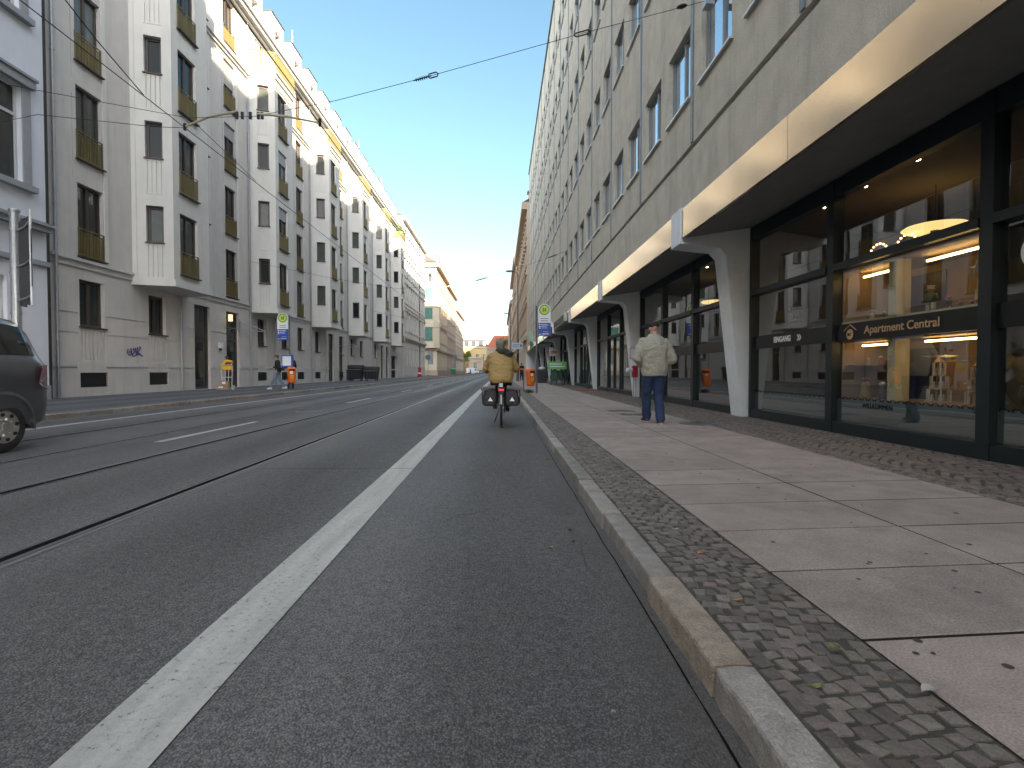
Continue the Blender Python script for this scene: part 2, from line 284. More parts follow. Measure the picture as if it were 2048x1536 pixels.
def wall(mb, O, U, N, us, ue, zs, ze, holes, D=.25):
    """relief wall: holes = (u0,u1,z0,z1,depth) ; depth None = open with reveal depth D"""
    O, U, N = Vector(O), Vector(U), Vector(N)
    ub = sorted({us, ue, *[min(max(h[i], us), ue) for h in holes for i in (0, 1)]}); zb = sorted({zs, ze, *[min(max(h[i], zs), ze) for h in holes for i in (2, 3)]})
    P = lambda u, z, d: O + U*u + Vector((0, 0, z)) - N*d
    nu, nz = len(ub)-1, len(zb)-1
    g = [[0.0]*nz for _ in range(nu)]; op = [[False]*nz for _ in range(nu)]
    for i in range(nu):
        for j in range(nz):
            uc, zc = (ub[i]+ub[i+1])/2, (zb[j]+zb[j+1])/2
            for h in holes:
                if h[0] < uc < h[1] and h[2] < zc < h[3]:
                    if h[4] is None: g[i][j] = D; op[i][j] = True
                    else: g[i][j] = h[4]
                    break
            d = g[i][j]
            if not op[i][j]: mb.q(P(ub[i], zb[j], d), P(ub[i+1], zb[j], d), P(ub[i+1], zb[j+1], d), P(ub[i], zb[j+1], d))
    for i in range(nu):
        for j in range(nz):
            if i+1 < nu and g[i][j] != g[i+1][j]: mb.q(P(ub[i+1], zb[j], g[i][j]), P(ub[i+1], zb[j], g[i+1][j]), P(ub[i+1], zb[j+1], g[i+1][j]), P(ub[i+1], zb[j+1], g[i][j]))
            if j+1 < nz and g[i][j] != g[i][j+1]: mb.q(P(ub[i], zb[j+1], g[i][j]), P(ub[i], zb[j+1], g[i][j+1]), P(ub[i+1], zb[j+1], g[i][j+1]), P(ub[i+1], zb[j+1], g[i][j]))
    return mb

def obj_copy(o, M, parent, name=None):
    c = o.copy(); COL.objects.link(c); c.parent = parent; c.matrix_local = M; return c
# ------------------------------------------------------------------ common materials
M_road = road_mat('asphalt', (.117, .114, .112), 150, (.74, .72, .72), 1.6, True)
M_lpave = road_mat('pavement_asphalt', (.10, .10, .105), 140, (.8, .8, .8), 1.7)
M_paint = line_mat()
M_granite = mat('kerb_granite', (.29, .27, .24), .75, var=.22, scale=14, grit=.3, gscale=160, bump=.5, bscale=60, island=.28, stain=.5, stcol=(.11, .085, .055))
M_granite2 = mat('kerb_granite_tan', (.30, .25, .195), .75, var=.28, scale=16, grit=.35, gscale=160, bump=.6, bscale=60, island=.1, stain=.6, stcol=(.13, .095, .06))
M_slab = mat('pavement_slab', (.295, .245, .215), .8, var=.17, scale=4.2, grit=.34, gscale=130, bump=.25, bscale=220, island=.11, stain=.35, stcol=(.075, .062, .055))
M_cobble = mat('cobble_stone', (.150, .126, .110), .62, var=.25, scale=30, grit=.25, gscale=200, bump=.4, bscale=90, island=.34)
M_joint = mat('joint_sand', (.058, .056, .043), .95, var=.35, scale=9, grit=.3, gscale=150, bump=.3, bscale=150)
M_steel = mat('rail_steel', (.30, .30, .31), .30, .85, var=.15, scale=8, spec=.6)
M_tar = mat('tar_seam', (.005, .005, .006), .9, var=.2, spec=.08)
M_seam = mat('seam_band', (.135, .135, .14), .6, var=.2, scale=20, grit=.2)
M_galv = mat('galvanised_steel', (.36, .39, .42), .42, .65, var=.1, scale=12)
M_black = mat('black_plastic', (.012, .013, .014), .45, var=.1)
M_dark = mat('dark_void', (.008, .008, .009), .9, var=0)
M_white = mat('white_sign', (.72, .75, .76), .35, var=.04)
M_rubber = mat('rubber', (.014, .014, .014), .75, var=.2, scale=40)

# ------------------------------------------------------------------ ground, road, pavements
g = MB(); g.q((-900, -300, -.06), (900, -300, -.06), (900, 1500, -.06), (-900, 1500, -.06)); struct(g.build('ground', M_lpave))
LT = -9.32
g = MB()
def strip(mb, x0, x1, y0, y1, z, n=1):
    for i in range(n):
        a = y0+(y1-y0)*i/n; b = y0+(y1-y0)*(i+1)/n; mb.q((x0, a, z), (x1, a, z), (x1, b, z), (x0, b, z))
strip(g, LT-.02, .66, -80, 320, 0, 8); struct(g.build('road', M_road))
# side street and crossing plateau on the left, at the far end
g = MB(); g.q((-80, 106.5, .012), (LT-.3, 106.5, .012), (LT-.3, 119, .012), (-80, 119, .012)); struct(g.build('side_street', M_road))
g = MB(); g.q((LT-.3, 104, .106), (-80, 104, .106), (-80, 104.02, .0), (LT-.3, 104.02, 0)); 
g = MB(); g.q((-14, 107, .02), (-8.9, 107, .02), (-8.9, 130, .02), (-14, 130, .02))
struct(g.build('brick_crossing', mat('red_brick_paving', (.17, .085, .065), .8, var=.3, scale=2.5, grit=.3, gscale=12)))
# rails
def rails(xr, xl):
    h = MB(); gr = MB(); sb = MB(); lip = MB()
    for x, sg in ((xr, 1), (xl, -1)):
        strip(h, x+sg*.02, x+sg*.055, -12, 300, .005, 4); strip(gr, x-sg*.042, x+sg*.02, -12, 300, .002, 4)
        strip(lip, x-sg*.055, x-sg*.042, -12, 300, .005, 4); strip(sb, x+sg*.055, x+sg*.105, -12, 300, .003, 4)
    return h, gr, sb, lip
for xr, xl in ((-2.625, -4.085), (-5.42, -6.88)):
    h, gr, sb, lip = rails(xr, xl)
    ho = h.build('tram_track', M_steel); struct(ho)
    for nm, b, mm in (('rail_groove', gr, M_tar), ('joint_filler', sb, M_seam), ('rail_lip', lip, M_steel)): b.build(nm, mm, ho)
# markings
def dash(x0, x1, y0, y1, name='lane_marking', cuts=()):
    mb = MB(); ys = [y0]+list(cuts)+[y1]
    for a, b in zip(ys, ys[1:]):
        n = max(1, int((b-a)/6)); 
        strip(mb, x0, x1, a+.008, b-.008, .0045, n)
    return struct(mb.build(name, M_paint))
dash(-1.135, -.885, -3, 250, 'cycle_lane_line', (5.40, 9.10, 18.4, 27.5, 36.6))
dash(-8.20, -8.05, -3, 104, 'edge_line')
for k in range(-1, 22):
    y = 7.5+9.2*k
    dash(-4.90, -4.78, y, y+3.05, 'centre_line_dash')
# asphalt seams and covers in the road
sm = MB()
for y in (5.42,): 
    pts = [(-2.5+i*.1, y+.012*noise.noise(Vector((i*.7, y, 0)))) for i in range(14)]
    for (a, b), (c, d) in zip(pts, pts[1:]): sm.q((a, b-.005, .0035), (c, d-.005, .0035), (c, d+.005, .0035), (a, b+.005, .0035))
pts = [(.605+.012*noise.noise(Vector((i*.31, 3, 0))), i*.12-1) for i in range(160)]
for (a, b), (c, d) in zip(pts, pts[1:]):
    w = .003+.002*noise.noise(Vector((b*5, 1, 2))); sm.q((a-w, b, .003), (a+w, b, .003), (c+w, d, .003), (c-w, d, .003))
struct(sm.build('asphalt_seam', M_tar))
def cover(x, y, r, z, lab, square=False):
    t = thing('manhole_cover', (x, y, z), lab, 'manhole cover')
    a = MB()
    if square: a.box(x-r, x+r, y-r*.7, y+r*.7, z, z+.004)
    else: a.cyl((x, y, z), (x, y, z+.004), r, n=32)
    a.build('frame', M_seam, t)
    b = MB()
    if square:
        for i in range(7):
            for j in range(5): b.box(x-r*.86+i*r*.25, x-r*.66+i*r*.25, y-r*.58+j*r*.25, y-r*.42+j*r*.25, z+.004, z+.009)
    else:
        for i in range(-4, 5):
            for j in range(-4, 5):
                if i*i+j*j < 19: b.box(x+i*r*.2-r*.07, x+i*r*.2+r*.07, y+j*r*.2-r*.07, y+j*r*.2+r*.07, z+.004, z+.009)
    b.build('lid', M_steel, t)
cover(-4.75, 13.2, .34, .001, 'round iron manhole cover between the tram tracks')
cover(3.42, 8.95, .33, .104, 'round manhole cover in the cobbles by the walking man')
cover(2.75, 11.9, .30, .104, 'rectangular service cover in the slabs, farther from the camera', True)
cover(2.75, 10.9, .26, .104, 'rectangular service cover in the slabs, nearer to the camera', True)

# left pavement
g = MB(); g.box(-15.6, LT-.17, -80, 105.5, -.05, .1); struct(g.build('left_pavement', M_lpave))
g = MB(); g.box(-15.6, LT-.17, 119.5, 208, -.05, .1); struct(g.build('far_left_pavement', M_lpave))
# kerbs : individual stones
def kerb(name, x0, x1, y0, y1, zt, seed, sgn, joints=None, wavy=0.0):
    rnd = random.Random(seed); mb = MB(); y = y0; js = list(joints or [])
    while y < y1:
        if js: e = js.pop(0)
        else: e = y+rnd.uniform(.6, 1.15)*(1 if y < 60 else 3)
        dz = rnd.uniform(-.006, .004); dx = rnd.uniform(-.008, .008)
        n = 10 if y < 14 else 2
        xa = x0+dx; xb = x1
        rows = []
        for i in range(n+1):
            yy = y+.004+(e-y-.008)*i/n
            wob = (.010*noise.noise(Vector((yy*7, seed, 1)))+.007*noise.noise(Vector((yy*23, seed, 5)))) if n > 2 else 0
            wz = .006*noise.noise(Vector((yy*6, seed, 9))) if n > 2 else 0
            xs = xa+sgn*wob; r = .012+.006*noise.noise(Vector((yy*11, 4, seed)))
            rows.append([(xs+sgn*.004, yy, -.05), (xs, yy, .03), (xs-sgn*.002, yy, zt+dz-r+wz), (xs-sgn*r*.5, yy, zt+dz-r*.25+wz), (xs-sgn*r*1.6, yy, zt+dz+wz), ((xa+xb)/2, yy, zt+dz+.002), (xb, yy, zt+dz-.002), (xb, yy, -.05)])
        b = len(mb.v); m = 8
        for r_ in rows: mb.v += r_
        mb.cur = 1 if (abs(y-1.573) < .05 or (y > 5 and rnd.random() < .22)) else 0
        for i in range(n):
            for j in range(m-1):
                a = b+i*m+j; mb.f.append((a, a+1, a+m+1, a+m)); mb.mi.append(mb.cur)
        mb.f.append(tuple(b+j for j in range(m))); mb.mi.append(mb.cur); mb.f.append(tuple(b+n*m+j for j in reversed(range(m)))); mb.mi.append(mb.cur)
        y = e
    o = mb.build(name, [M_granite, M_granite2], smooth=False)
    return struct(o)
kerb('right_kerb', .655, .775, .05, 240, .1, 3, -1, [.9, 1.573, 2.27, 3.3, 4.35, 5.2, 6.2, 7.1, 8.1, 9.0, 9.9, 11.2])
kerb('left_kerb', LT, LT-.17, -10, 208, .105, 5, 1)
# right pavement: bed, cobble strips, slabs
g = MB(); g.box(.772, 5.2, -30, 240, -.05, .080); struct(g.build('right_pavement', M_joint))
def stone(mb, cx, cy, a, w, l, z, rnd):
    ca, sa = math.cos(a), math.sin(a); top = []; bot = []
    k = [(-1, -1), (1, -1), (1, 1), (-1, 1)]
    dz = rnd.uniform(-.002, .002); h = [rnd.uniform(-.0015, .0015) for _ in k]
    for (i, j), hh in zip(k, h):
        ww = w/2*rnd.uniform(.88, 1.02); ll = l/2*rnd.uniform(.88, 1.02)
        x, y = i*ww+rnd.uniform(-.005, .005), j*ll+rnd.uniform(-.005, .005)
        bot.append((cx+x*ca-y*sa, cy+x*sa+y*ca, z-.016)); x *= .92; y *= .92
        top.append((cx+x*ca-y*sa, cy+x*sa+y*ca, z+dz+hh))
    b = len(mb.v); mb.v += bot+top; mb.v.append((cx, cy, z+dz+.002))
    for i in range(4):
        mb.f.append((b+i, b+(i+1) % 4, b+4+(i+1) % 4, b+4+i)); mb.mi.append(0)
        mb.f.append((b+4+i, b+4+(i+1) % 4, b+8)); mb.mi.append(0)
def cobbles(name, x0, x1, y0, y1, s, seed, arc):
    rnd = random.Random(seed); mb = MB(); y = y0; row = 0
    while y < y1:
        sc = s*(1 if y < 22 else 1.6 if y < 45 else 4)
        nx = max(2, round((x1-x0)/sc)); off = rnd.uniform(-.3, .3)*sc
        for i in range(nx):
            u = (i+.5+(.22 if row % 2 else -.22)*(0 if i in (0, nx-1) else 1))/nx; x = x0+(x1-x0)*u
            ph = (u*arc) % 1.0-.5
            dy = -(ph*ph)*4*.35*(x1-x0)/arc if arc else .03*math.sin(u*5+y*2)
            an = math.atan(-8*ph*.35) if arc else rnd.uniform(-.13, .13)+.22*math.sin(y*5+u*3)
            if not arc: x += off*.3 if 0 < i < nx-1 else 0
            stone(mb, x+rnd.uniform(-.006, .006), y+dy+rnd.uniform(-.008, .008), an+rnd.uniform(-.08, .08), (x1-x0)/nx*rnd.uniform(.82, 1.08), sc*rnd.uniform(.86, 1.04), .1, rnd)
        y += sc; row += 1
    o = mb.build(name, M_cobble); return struct(o)
g = MB(); strip(g, .776, 1.212, -2, 72, .0945, 4); strip(g, 3.492, 4.99, -2, 72, .0945, 4); struct(g.build('cobble_bed', M_joint)); g = MB(); strip(g, 1.213, 3.491, -2, 72, .0978, 4); struct(g.build('slab_joint', mat('dark_joint', (.022, .020, .017), .95, spec=.1)))
cobbles('cobble_strip', .783, 1.205, .1, 70, .060, 11, 0)
cobbles('cobble_strip_by_facade', 3.50, 4.93, 1.5, 72, .072, 12, 3)
mb = MB(); rnd = random.Random(4)
SK = .068
k = 0; y = 2.389-.6*4
while y < 72:
    for c, (a, b) in enumerate(((1.217, 2.313), (2.329, 3.49))):
        sc = 1
        y0 = y+(SK*0); e = .6
        dz = rnd.uniform(-.0015, .0015)
        p = [(a, y0+SK*(a-2.32)+.007), (b, y0+SK*(b-2.32)+.007), (b, y0+e+SK*(b-2.32)-.008), (a, y0+e+SK*(a-2.32)-.008)]
        base = len(mb.v)
        ins = [(.004, .004), (-.004, .004), (-.004, -.004), (.004, -.004)]
        mb.v += [(q[0], q[1], .06) for q in p]+[(q[0], q[1], .098+dz) for q in p]+[(q[0]+i_[0], q[1]+i_[1], .101+dz) for q, i_ in zip(p, ins)]
        for L in (0, 4):
            for i in range(4): mb.f.append((base+L+i, base+L+(i+1) % 4, base+L+4+(i+1) % 4, base+L+4+i)); mb.mi.append(0)
        mb.f.append((base+8, base+9, base+10, base+11)); mb.mi.append(0)
    y += .6
struct(mb.build('slab_paving', M_slab))
g = MB(); strip(g, .78, 5.2, 70, 240, .099, 6); struct(g.build('far_right_pavement', M_slab))
mb = MB(); rnd = random.Random(31)
for _ in range(90):
    x, y = rnd.uniform(1.3, 3.4), 1.2+rnd.random()**1.6*14; q = rnd.uniform(.006, .016); mb.lathe([(q, 0), (q*.8, .0015)], (x, y, .1022), 9)
tag(mb.build('gum_spots', mat('old_gum', (.05, .045, .042), .8)), 'small dark trodden spots scattered over the pavement slabs', 'stain', kind='stuff')
# litter : fallen leaves and grass
def leaf(x, y, z, s, col, a, lab):
    mb = MB(); n = 6
    pts = []
    for i in range(n+1):
        t = i/n; w = s*.32*math.sin(math.pi*min(1, t*1.02))*(1-.3*t); pts.append((t*s-s/2, w, s*.18*math.sin(t*3+a)))
    M = Matrix.Translation((x, y, z+.004)) @ Matrix.Rotation(a, 4, 'Z')
    for p, q_ in zip(pts, pts[1:]):
        mb.q(M @ Vector((p[0], -p[1], p[2]+.006)), M @ Vector((p[0], 0, p[2])), M @ Vector((q_[0], 0, q_[2])), M @ Vector((q_[0], -q_[1], q_[2]+.006)))
        mb.q(M @ Vector((p[0], p[1], p[2]+.006)), M @ Vector((p[0], 0, p[2])), M @ Vector((q_[0], 0, q_[2])), M @ Vector((q_[0], q_[1], q_[2]+.006)))
    o = mb.build('fallen_leaf', col); o.location = (0, 0, 0); tag(o, lab, 'leaf', 'fallen leaves and scraps')
M_leafo = mat('dry_leaf', (.42, .24, .07), .6, var=.3, scale=60); M_leafg = mat('green_leaf', (.16, .17, .05), .6, var=.3, scale=60); M_scrap = mat('paper_scrap', (.38, .36, .33), .7, var=.1)
for x, y, z, s, m_, lab in ((.44, 3.28, 0, .05, M_leafo, 'curled orange leaf on the asphalt nearest the kerb, farther of the near pair'), (.425, 3.04, 0, .04, M_leafo, 'small orange leaf on the asphalt below the curled one'),
        (.285, 2.95, 0, .045, M_leafo, 'orange leaf on the asphalt farthest from the kerb'), (.98, 2.53, .1, .04, M_leafo, 'orange leaf on the cobbles beside the tan kerb stone'),
        (1.0, 2.95, .1, .035, M_scrap, 'pale scrap on the cobbles near the slab edge'), (.93, 2.02, .1, .05, M_leafo, 'orange leaf on the near cobbles'),
        (1.08, 1.65, .1, .05, M_leafg, 'yellow green leaf on the cobbles near the bottom of the picture'), (.9, 1.46, .1, .045, M_leafg, 'folded green leaf on the cobbles by the kerb'),
        (1.2, 1.42, .1, .06, M_scrap, 'glassy white scrap lying on the nearest cobbles'), (.38, 4.75, 0, .05, M_scrap, 'white scrap on the cycle lane asphalt'), (.33, 1.5, 0, .018, M_scrap, 'tiny white pebble on the asphalt by the kerb'),
        (.52, 5.9, 0, .07, M_leafo, 'brown leaf in the gutter beyond the first kerb stones')):
    leaf(x, y, z, s, m_, random.uniform(0, 6), lab)
# tufts of grass
def tuft(cx, cy, cz, r, n, h, lab):
    mb = MB(); rnd = random.Random(int(cx*100))
    for _ in range(n):
        a = rnd.uniform(0, 6.28); q = rnd.uniform(0, r); x, y = cx+q*math.cos(a), cy+q*math.sin(a); lean = Vector((math.cos(a), math.sin(a), 0))*rnd.uniform(.2, .9)*h; w = Vector((-math.sin(a), math.cos(a), 0))*.004
        b = Vector((x, y, cz)); t = b+lean*.5+Vector((0, 0, h*rnd.uniform(.5, 1))); e = b+lean+Vector((0, 0, h*rnd.uniform(.4, .9)))
        mb.q(b-w, b+w, t+w*.7, t-w*.7); mb.q(t-w*.7, t+w*.7, e)
    tag(mb.build('grass_tuft', mat('grass', (.07, .10, .03), .7, var=.3)), lab, 'grass', kind='stuff')
tuft(1.22, 22.2, .1, .22, 260, .16, 'tuft of weeds growing in the cobbles by the bus stop pole')
# ------------------------------------------------------------------ OFFICE BLOCK (right)
M_conc = mat('roughcast_concrete', (.47, .445, .375), .9, var=.14, scale=2.2, grit=.16, gscale=45, bump=.5, bscale=55, stain=.35, stcol=(.10, .095, .08))
M_col = mat('painted_column', (.70, .74, .75), .7, var=.06, scale=4, bump=.1, bscale=90, stain=.15, stcol=(.22, .23, .22))
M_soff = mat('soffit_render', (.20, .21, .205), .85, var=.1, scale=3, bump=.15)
M_fasc = mat('fascia_metal', (.41, .355, .28), .17, .72, var=.10, scale=1.2, bump=.45, bscale=.9, bdetail=.6)
M_strip = mat('joint_cover_metal', (.17, .20, .21), .5, .5, var=.1)
M_pet = mat('petrol_frame', (.010, .017, .020), .4, var=.1, scale=5)
M_pvc = mat('grey_window_frame', (.20, .22, .24), .5, var=.05)
M_sill = mat('aluminium_sill', (.50, .50, .50), .4, .6, var=.08)
M_glassR = pane_mat('office_glass', (.46, .54, .62), (.60, .63, .66), .2, .8, 1.8, .6, .9)
M_shop = glass_mat('shop_glass')
M_frost = mat('frosted_film', (.075, .09, .085), .6, var=.1)
XF, XG = 4.0, 4.95
office = thing('office_building', (XF, 0, .1), 'long grey concrete office block on raked columns with dark shopfronts on the right', 'building')
YE = 72.4; HZ = 27.9
sill = [6.76+4.12*k for k in range(5)]
S0 = 10.94-4.0*4
mb = MB(); holes = []; wins = []
nb = int((YE-S0)/4.0)+1
for b in range(-8, nb):
    s0 = S0+4.0*b
    for (a, c) in ((.16, 1.56), (2.17, 3.55)):
        if s0+c > YE-.3: continue
        for k, z in enumerate(sill):
            if s0+c > -2: holes.append((s0+a, s0+c, z, z+1.52+(.1 if k == 4 else 0), None)); wins.append((s0+a, s0+c, z, k))
wall(mb, (XF, 0, 0), (0, 1, 0), (-1, 0, 0), -4, YE, 4.3, HZ, holes+[(-4, YE, 5.62, 5.74, .07)], .17)
mb.build('wall', M_conc, office)
mb = MB(); mb.box(XF+.33, XF+16, -70, YE-.01, 4.35, HZ-.3); mb.box(XF+.002, XF+.33, -70, -4.002, 4.3, HZ); mb.box(XF+.002, XF+.33, YE-.02, YE-.001, 4.3, HZ-.01)
mb.build('core', M_conc, office)
mb = MB(); mb.box(XF-.12, XF+16.1, -70, YE+.06, HZ+.002, HZ+.18); mb.build('parapet_coping', M_strip, office)
# vertical joint covers
mb = MB()
for b in range(-1, nb):
    y = S0+4.0*b
    if y < YE: mb.box(XF-.03, XF-.002, y-.055, y+.055, 5.76, HZ-.002)
mb.build('joint_cover', M_strip, office)
# windows: one master mesh, copied
def make_win(w, h, name='window'):
    m = MB()                                   # local: y along wall, x outward negative
    m.cur = 0; t = .07
    for a in ((0, w, 0, t), (0, w, h-t, h), (0, t, t, h-t), (w-t, w, t, h-t), (w*.42-.04, w*.42+.04, t, h-t)): m.box(-.0, .06, a[0], a[1], a[2], a[3])
    m.cur = 1; m.q((.035, t, t), (.035, w-t, t), (.035, w-t, h-t), (.035, t, h-t))
    m.cur = 2; m.box(-.17, .02, -.06, w+.06, -.045, -.004)
    m.cur = 3; m.q((.2, 0, 0), (.2, w, 0), (.2, w, h), (.2, 0, h)); 
    return m
wm = make_win(1.4, 1.52); wdat = wm.build(name='window', mats=[M_pvc, M_glassR, M_sill, M_dark], parent=office, org=(0, 0, 0))
first = True
ws = sorted(wins, key=lambda w: (w[0]-2)**2+w[2]**2*.6)
ws = [w for w in ws if w[0] > 2.5]
def rest_mesh(lst, depth):
    m = MB()
    for (a, c, z, k) in lst:
        src = make_win(c-a, 1.52+(.1 if k == 4 else 0)); b = len(m.v)
        m.v += [(x+XF+.10, y+a, zz+z) for x, y, zz in src.v]; m.f += [tuple(i+b for i in f) for f in src.f]; m.mi += src.mi
    return m
o0 = wdat
for i, (a, c, z, k) in enumerate(ws[:100]):
    o = o0 if i == 0 else o0.copy()
    if i: COL.objects.link(o); o.parent = office
    o.matrix_local = Matrix.Translation((.10, a, z-.1)) @ Matrix.Diagonal((1, (c-a)/1.4, 1 if k < 4 else 1.065, 1))
rm = rest_mesh([w for w in wins if w not in ws[:100]], .2)
tag(rm.build('far_windows', [M_pvc, M_glassR, M_sill, M_dark], office), kind='stuff')
# canopy fascia: panels between column heads, soffit
YC = [10.25+8.1*k for k in range(-2, 8)]
for k, y in enumerate(YC[:-1]):
    mb = MB(); a, b = y+.56, y+8.1-.02; h = (a+b)/2
    for (p, q_) in ((a, h-.004), (h+.004, b)): 
        n = 6
        for i in range(n):
            y1, y2 = p+(q_-p)*i/n, p+(q_-p)*(i+1)/n
            mb.q((3.55, y1, 3.60), (3.55, y2, 3.60), (3.55, y2, 4.16), (3.55, y1, 4.16))
        mb.q((3.55, p, 4.16), (3.55, q_, 4.16), (XF+.02, q_, 4.40), (XF+.02, p, 4.40)); mb.q((3.55, p, 3.6), (3.55, q_, 3.6), (3.60, q_, 3.6), (3.60, p, 3.6))
    if a < YE: mb.build('canopy_fascia', M_fasc, office)
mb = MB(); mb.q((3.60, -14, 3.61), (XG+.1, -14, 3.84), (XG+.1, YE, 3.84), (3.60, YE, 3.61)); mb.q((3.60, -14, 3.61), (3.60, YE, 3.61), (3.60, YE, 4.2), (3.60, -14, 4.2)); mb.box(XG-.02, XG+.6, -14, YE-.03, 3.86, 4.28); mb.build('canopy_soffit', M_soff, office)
# raked columns
for y in YC:
    if y > YE-1: continue
    mb = MB(); t = .55; bt = .05
    poly = [(4.78, .1), (4.43, 3.28), (4.30, 3.42), (3.52, 3.50), (3.52, 4.19), (XG+.06, 4.19), (XG+.06, .1)]
    b = len(mb.v); n = len(poly)
    for yy, sg in ((y, 1), (y+t, -1)):
        for x, z in poly: mb.v.append((x, yy+sg*(bt*(1-min(1, z/3.4))), z))
    mb.f.append(tuple(b+i for i in reversed(range(n)))); mb.f.append(tuple(b+n+i for i in range(n)))
    for i in range(n): mb.f.append((b+i, b+(i+1) % n, b+n+(i+1) % n, b+n+i))
    mb.mi = [0]*len(mb.f); mb.build('raked_column', M_col, office, bevel=.012)
mb = MB(); mb.box(3.56, XF+3, YE-.8, YE-.02, .09, 3.58); mb.build('end_pier', M_col, office)
# shopfront glazing
BAND = []
for bi, y in enumerate(YC[:-1]):
    a0, b0 = y+.56, y+8.1-.01
    if a0 > YE-2: continue
    n = 3; seg = (b0-a0)/n
    for i in range(n):
        a, b = a0+seg*i, a0+seg*(i+1)
        mb = MB(); w = .075
        mb.box(XG-.05, XG+.12, a, a+w, .1, 3.8); mb.box(XG-.05, XG+.12, b-w, b, .1, 3.8)
        mb.box(XG-.04, XG+.10, a+w+.001, b-w-.001, 3.55, 3.8); mb.box(XG-.04, XG+.10, a+w+.001, b-w-.001, .1, .27)
        mb.box(XG-.07, XG+.09, a+w+.001, b-w-.001, 2.47, 2.57)
        door = (bi >= 3 and i == 1)
        if door: mb.box(XG-.03, XG+.05, (a+b)/2-.05, (a+b)/2+.05, .28, 2.46)
        f = mb.build('shop_window', M_pet, office)
        p = MB(); p.q((XG+.03, a+w, .27), (XG+.03, b-w, .27), (XG+.03, b-w, 2.47), (XG+.03, a+w, 2.47)); p.q((XG+.03, a+w, 2.57), (XG+.03, b-w, 2.57), (XG+.03, b-w, 3.55), (XG+.03, a+w, 3.55)); p.build('pane', M_shop, f)
        if y > 26 and i == 0:
            q2 = MB(); q2.box(XG+.05, XG+.07, a+w, b-w, .3, 2.45); q2.build('frosted_film', M_frost, f)
        if y < 2 or 2 < y < 26: BAND.append((bi, i, a+w, b-w))
# interior shell
M_int = mat('shop_wall', (.10, .075, .055), .8, var=.15, scale=1.5); M_floor = mat('shop_floor', (.10, .09, .08), .35, var=.1); M_ceil = mat('shop_ceiling', (.16, .12, .08), .8, var=.1)
inn = MB(); inn.box(XG+5, XG+5.2, -8, YE-1, .1, 3.8); 
for y in YC[:-1]: inn.box(XG+.13, XG+5, y+.2, y+.4, .1, 3.8)
inn.build('interior_wall', M_int, office)
MB().box(XG+.13, XG+5, -8, YE-1, .09, .12).build('interior_floor', M_floor, office)
MB().box(XG+.13, XG+5, -8, YE-1, 3.79, 3.84).build('interior_ceiling', M_ceil, office)

# bands and lettering on the glass of the near bays
M_band = mat('black_film', (.006, .007, .008), .35, var=0)
M_let = mat('white_lettering', (.78, .78, .76), .5, var=0); M_gold = mat('gold_lettering', (.55, .36, .20), .45, var=.05)
def band(a, b, lab, z0=1.434, z1=1.68):
    t = thing('sign', (XG-.0, (a+b)/2, z0), lab, 'sign', 'black sign bands across the shop windows')
    MB().box(XG+.004, XG+.028, a, b, z0, z1).build('sign_board', M_band, t); return t
bays = {}
for bi, i, a, b in BAND:
    bays[(bi, i)] = (a, b)
def bandlab(k): return k
kb = [k for k in bays]
yA = [v for v in bays.values() if 7.5 < v[0] < 8.2][0]; yB = [v for v in bays.values() if 5 < v[0] < 5.7][0]; yC_ = [v for v in bays.values() if 2.4 < v[0] < 3][0]
tA = band(*yA, 'black band with white lettering EINGANG and a double arrow across the shop window')
text('lettering', 'EINGANG', .135, M_let, face_mx((XG-.002, 9.40, 1.565)), tA, .002, .006, sx=.92)
mb = MB()
for d in (0, .055):
    y0 = 8.66-d
    for s_ in (1, -1):
        mb.prism([(XG-.003, y0, 1.565+s_*.05), (XG-.003, y0-.045, 1.565), (XG-.003, y0-.078, 1.565), (XG-.003, y0-.033, 1.565+s_*.05)], (0, 0, 0), (-.003, 0, 0))
mb.build('arrow', M_let, tA)
tB = band(*yB, 'black band with gold lettering Apartment Central and a house emblem across the lit shop window')
text('lettering', 'Apartment Central', .150, M_gold, face_mx((XG-.002, 7.04, 1.56)), tB, .002, .002, sx=1.06)
mb = MB(); cy, cz = 7.33, 1.535
mb.tube([(XG-.003, cy+.13, cz+.045), (XG-.003, cy, cz+.125), (XG-.003, cy-.13, cz+.045)], .007, 6); mb.build('roof_emblem', M_gold, tB)
mb = MB(); mb.cyl((XG-.001, cy, cz-.01), (XG-.005, cy, cz-.01), .072, n=28); dsk = mb.build('emblem_disc', M_gold, tB)
text('emblem_letters', 'ac', .09, M_band, face_mx((XG-.008, cy+.05, cz-.005)), tB, .001, .002)
tC = band(*yC_, 'plain black band across the nearest shop window at the right picture edge')
MB().cyl((XG+.02, 4.72, 2.13), (XG+.012, 4.72, 2.13), .20, n=40).build('white_roundel', M_let, tC)
for (bi, i), (a, b) in bays.items():
    if 10.5 < a < 18: band(a, b, {0: 'plain black band on the glass just beyond the near column, right of the walking man', 1: 'plain black band on the middle pane behind the walking man', 2: 'plain black band on the farthest pane behind the walking man'}[{0: 0, 1: 1, 2: 2}[i]])
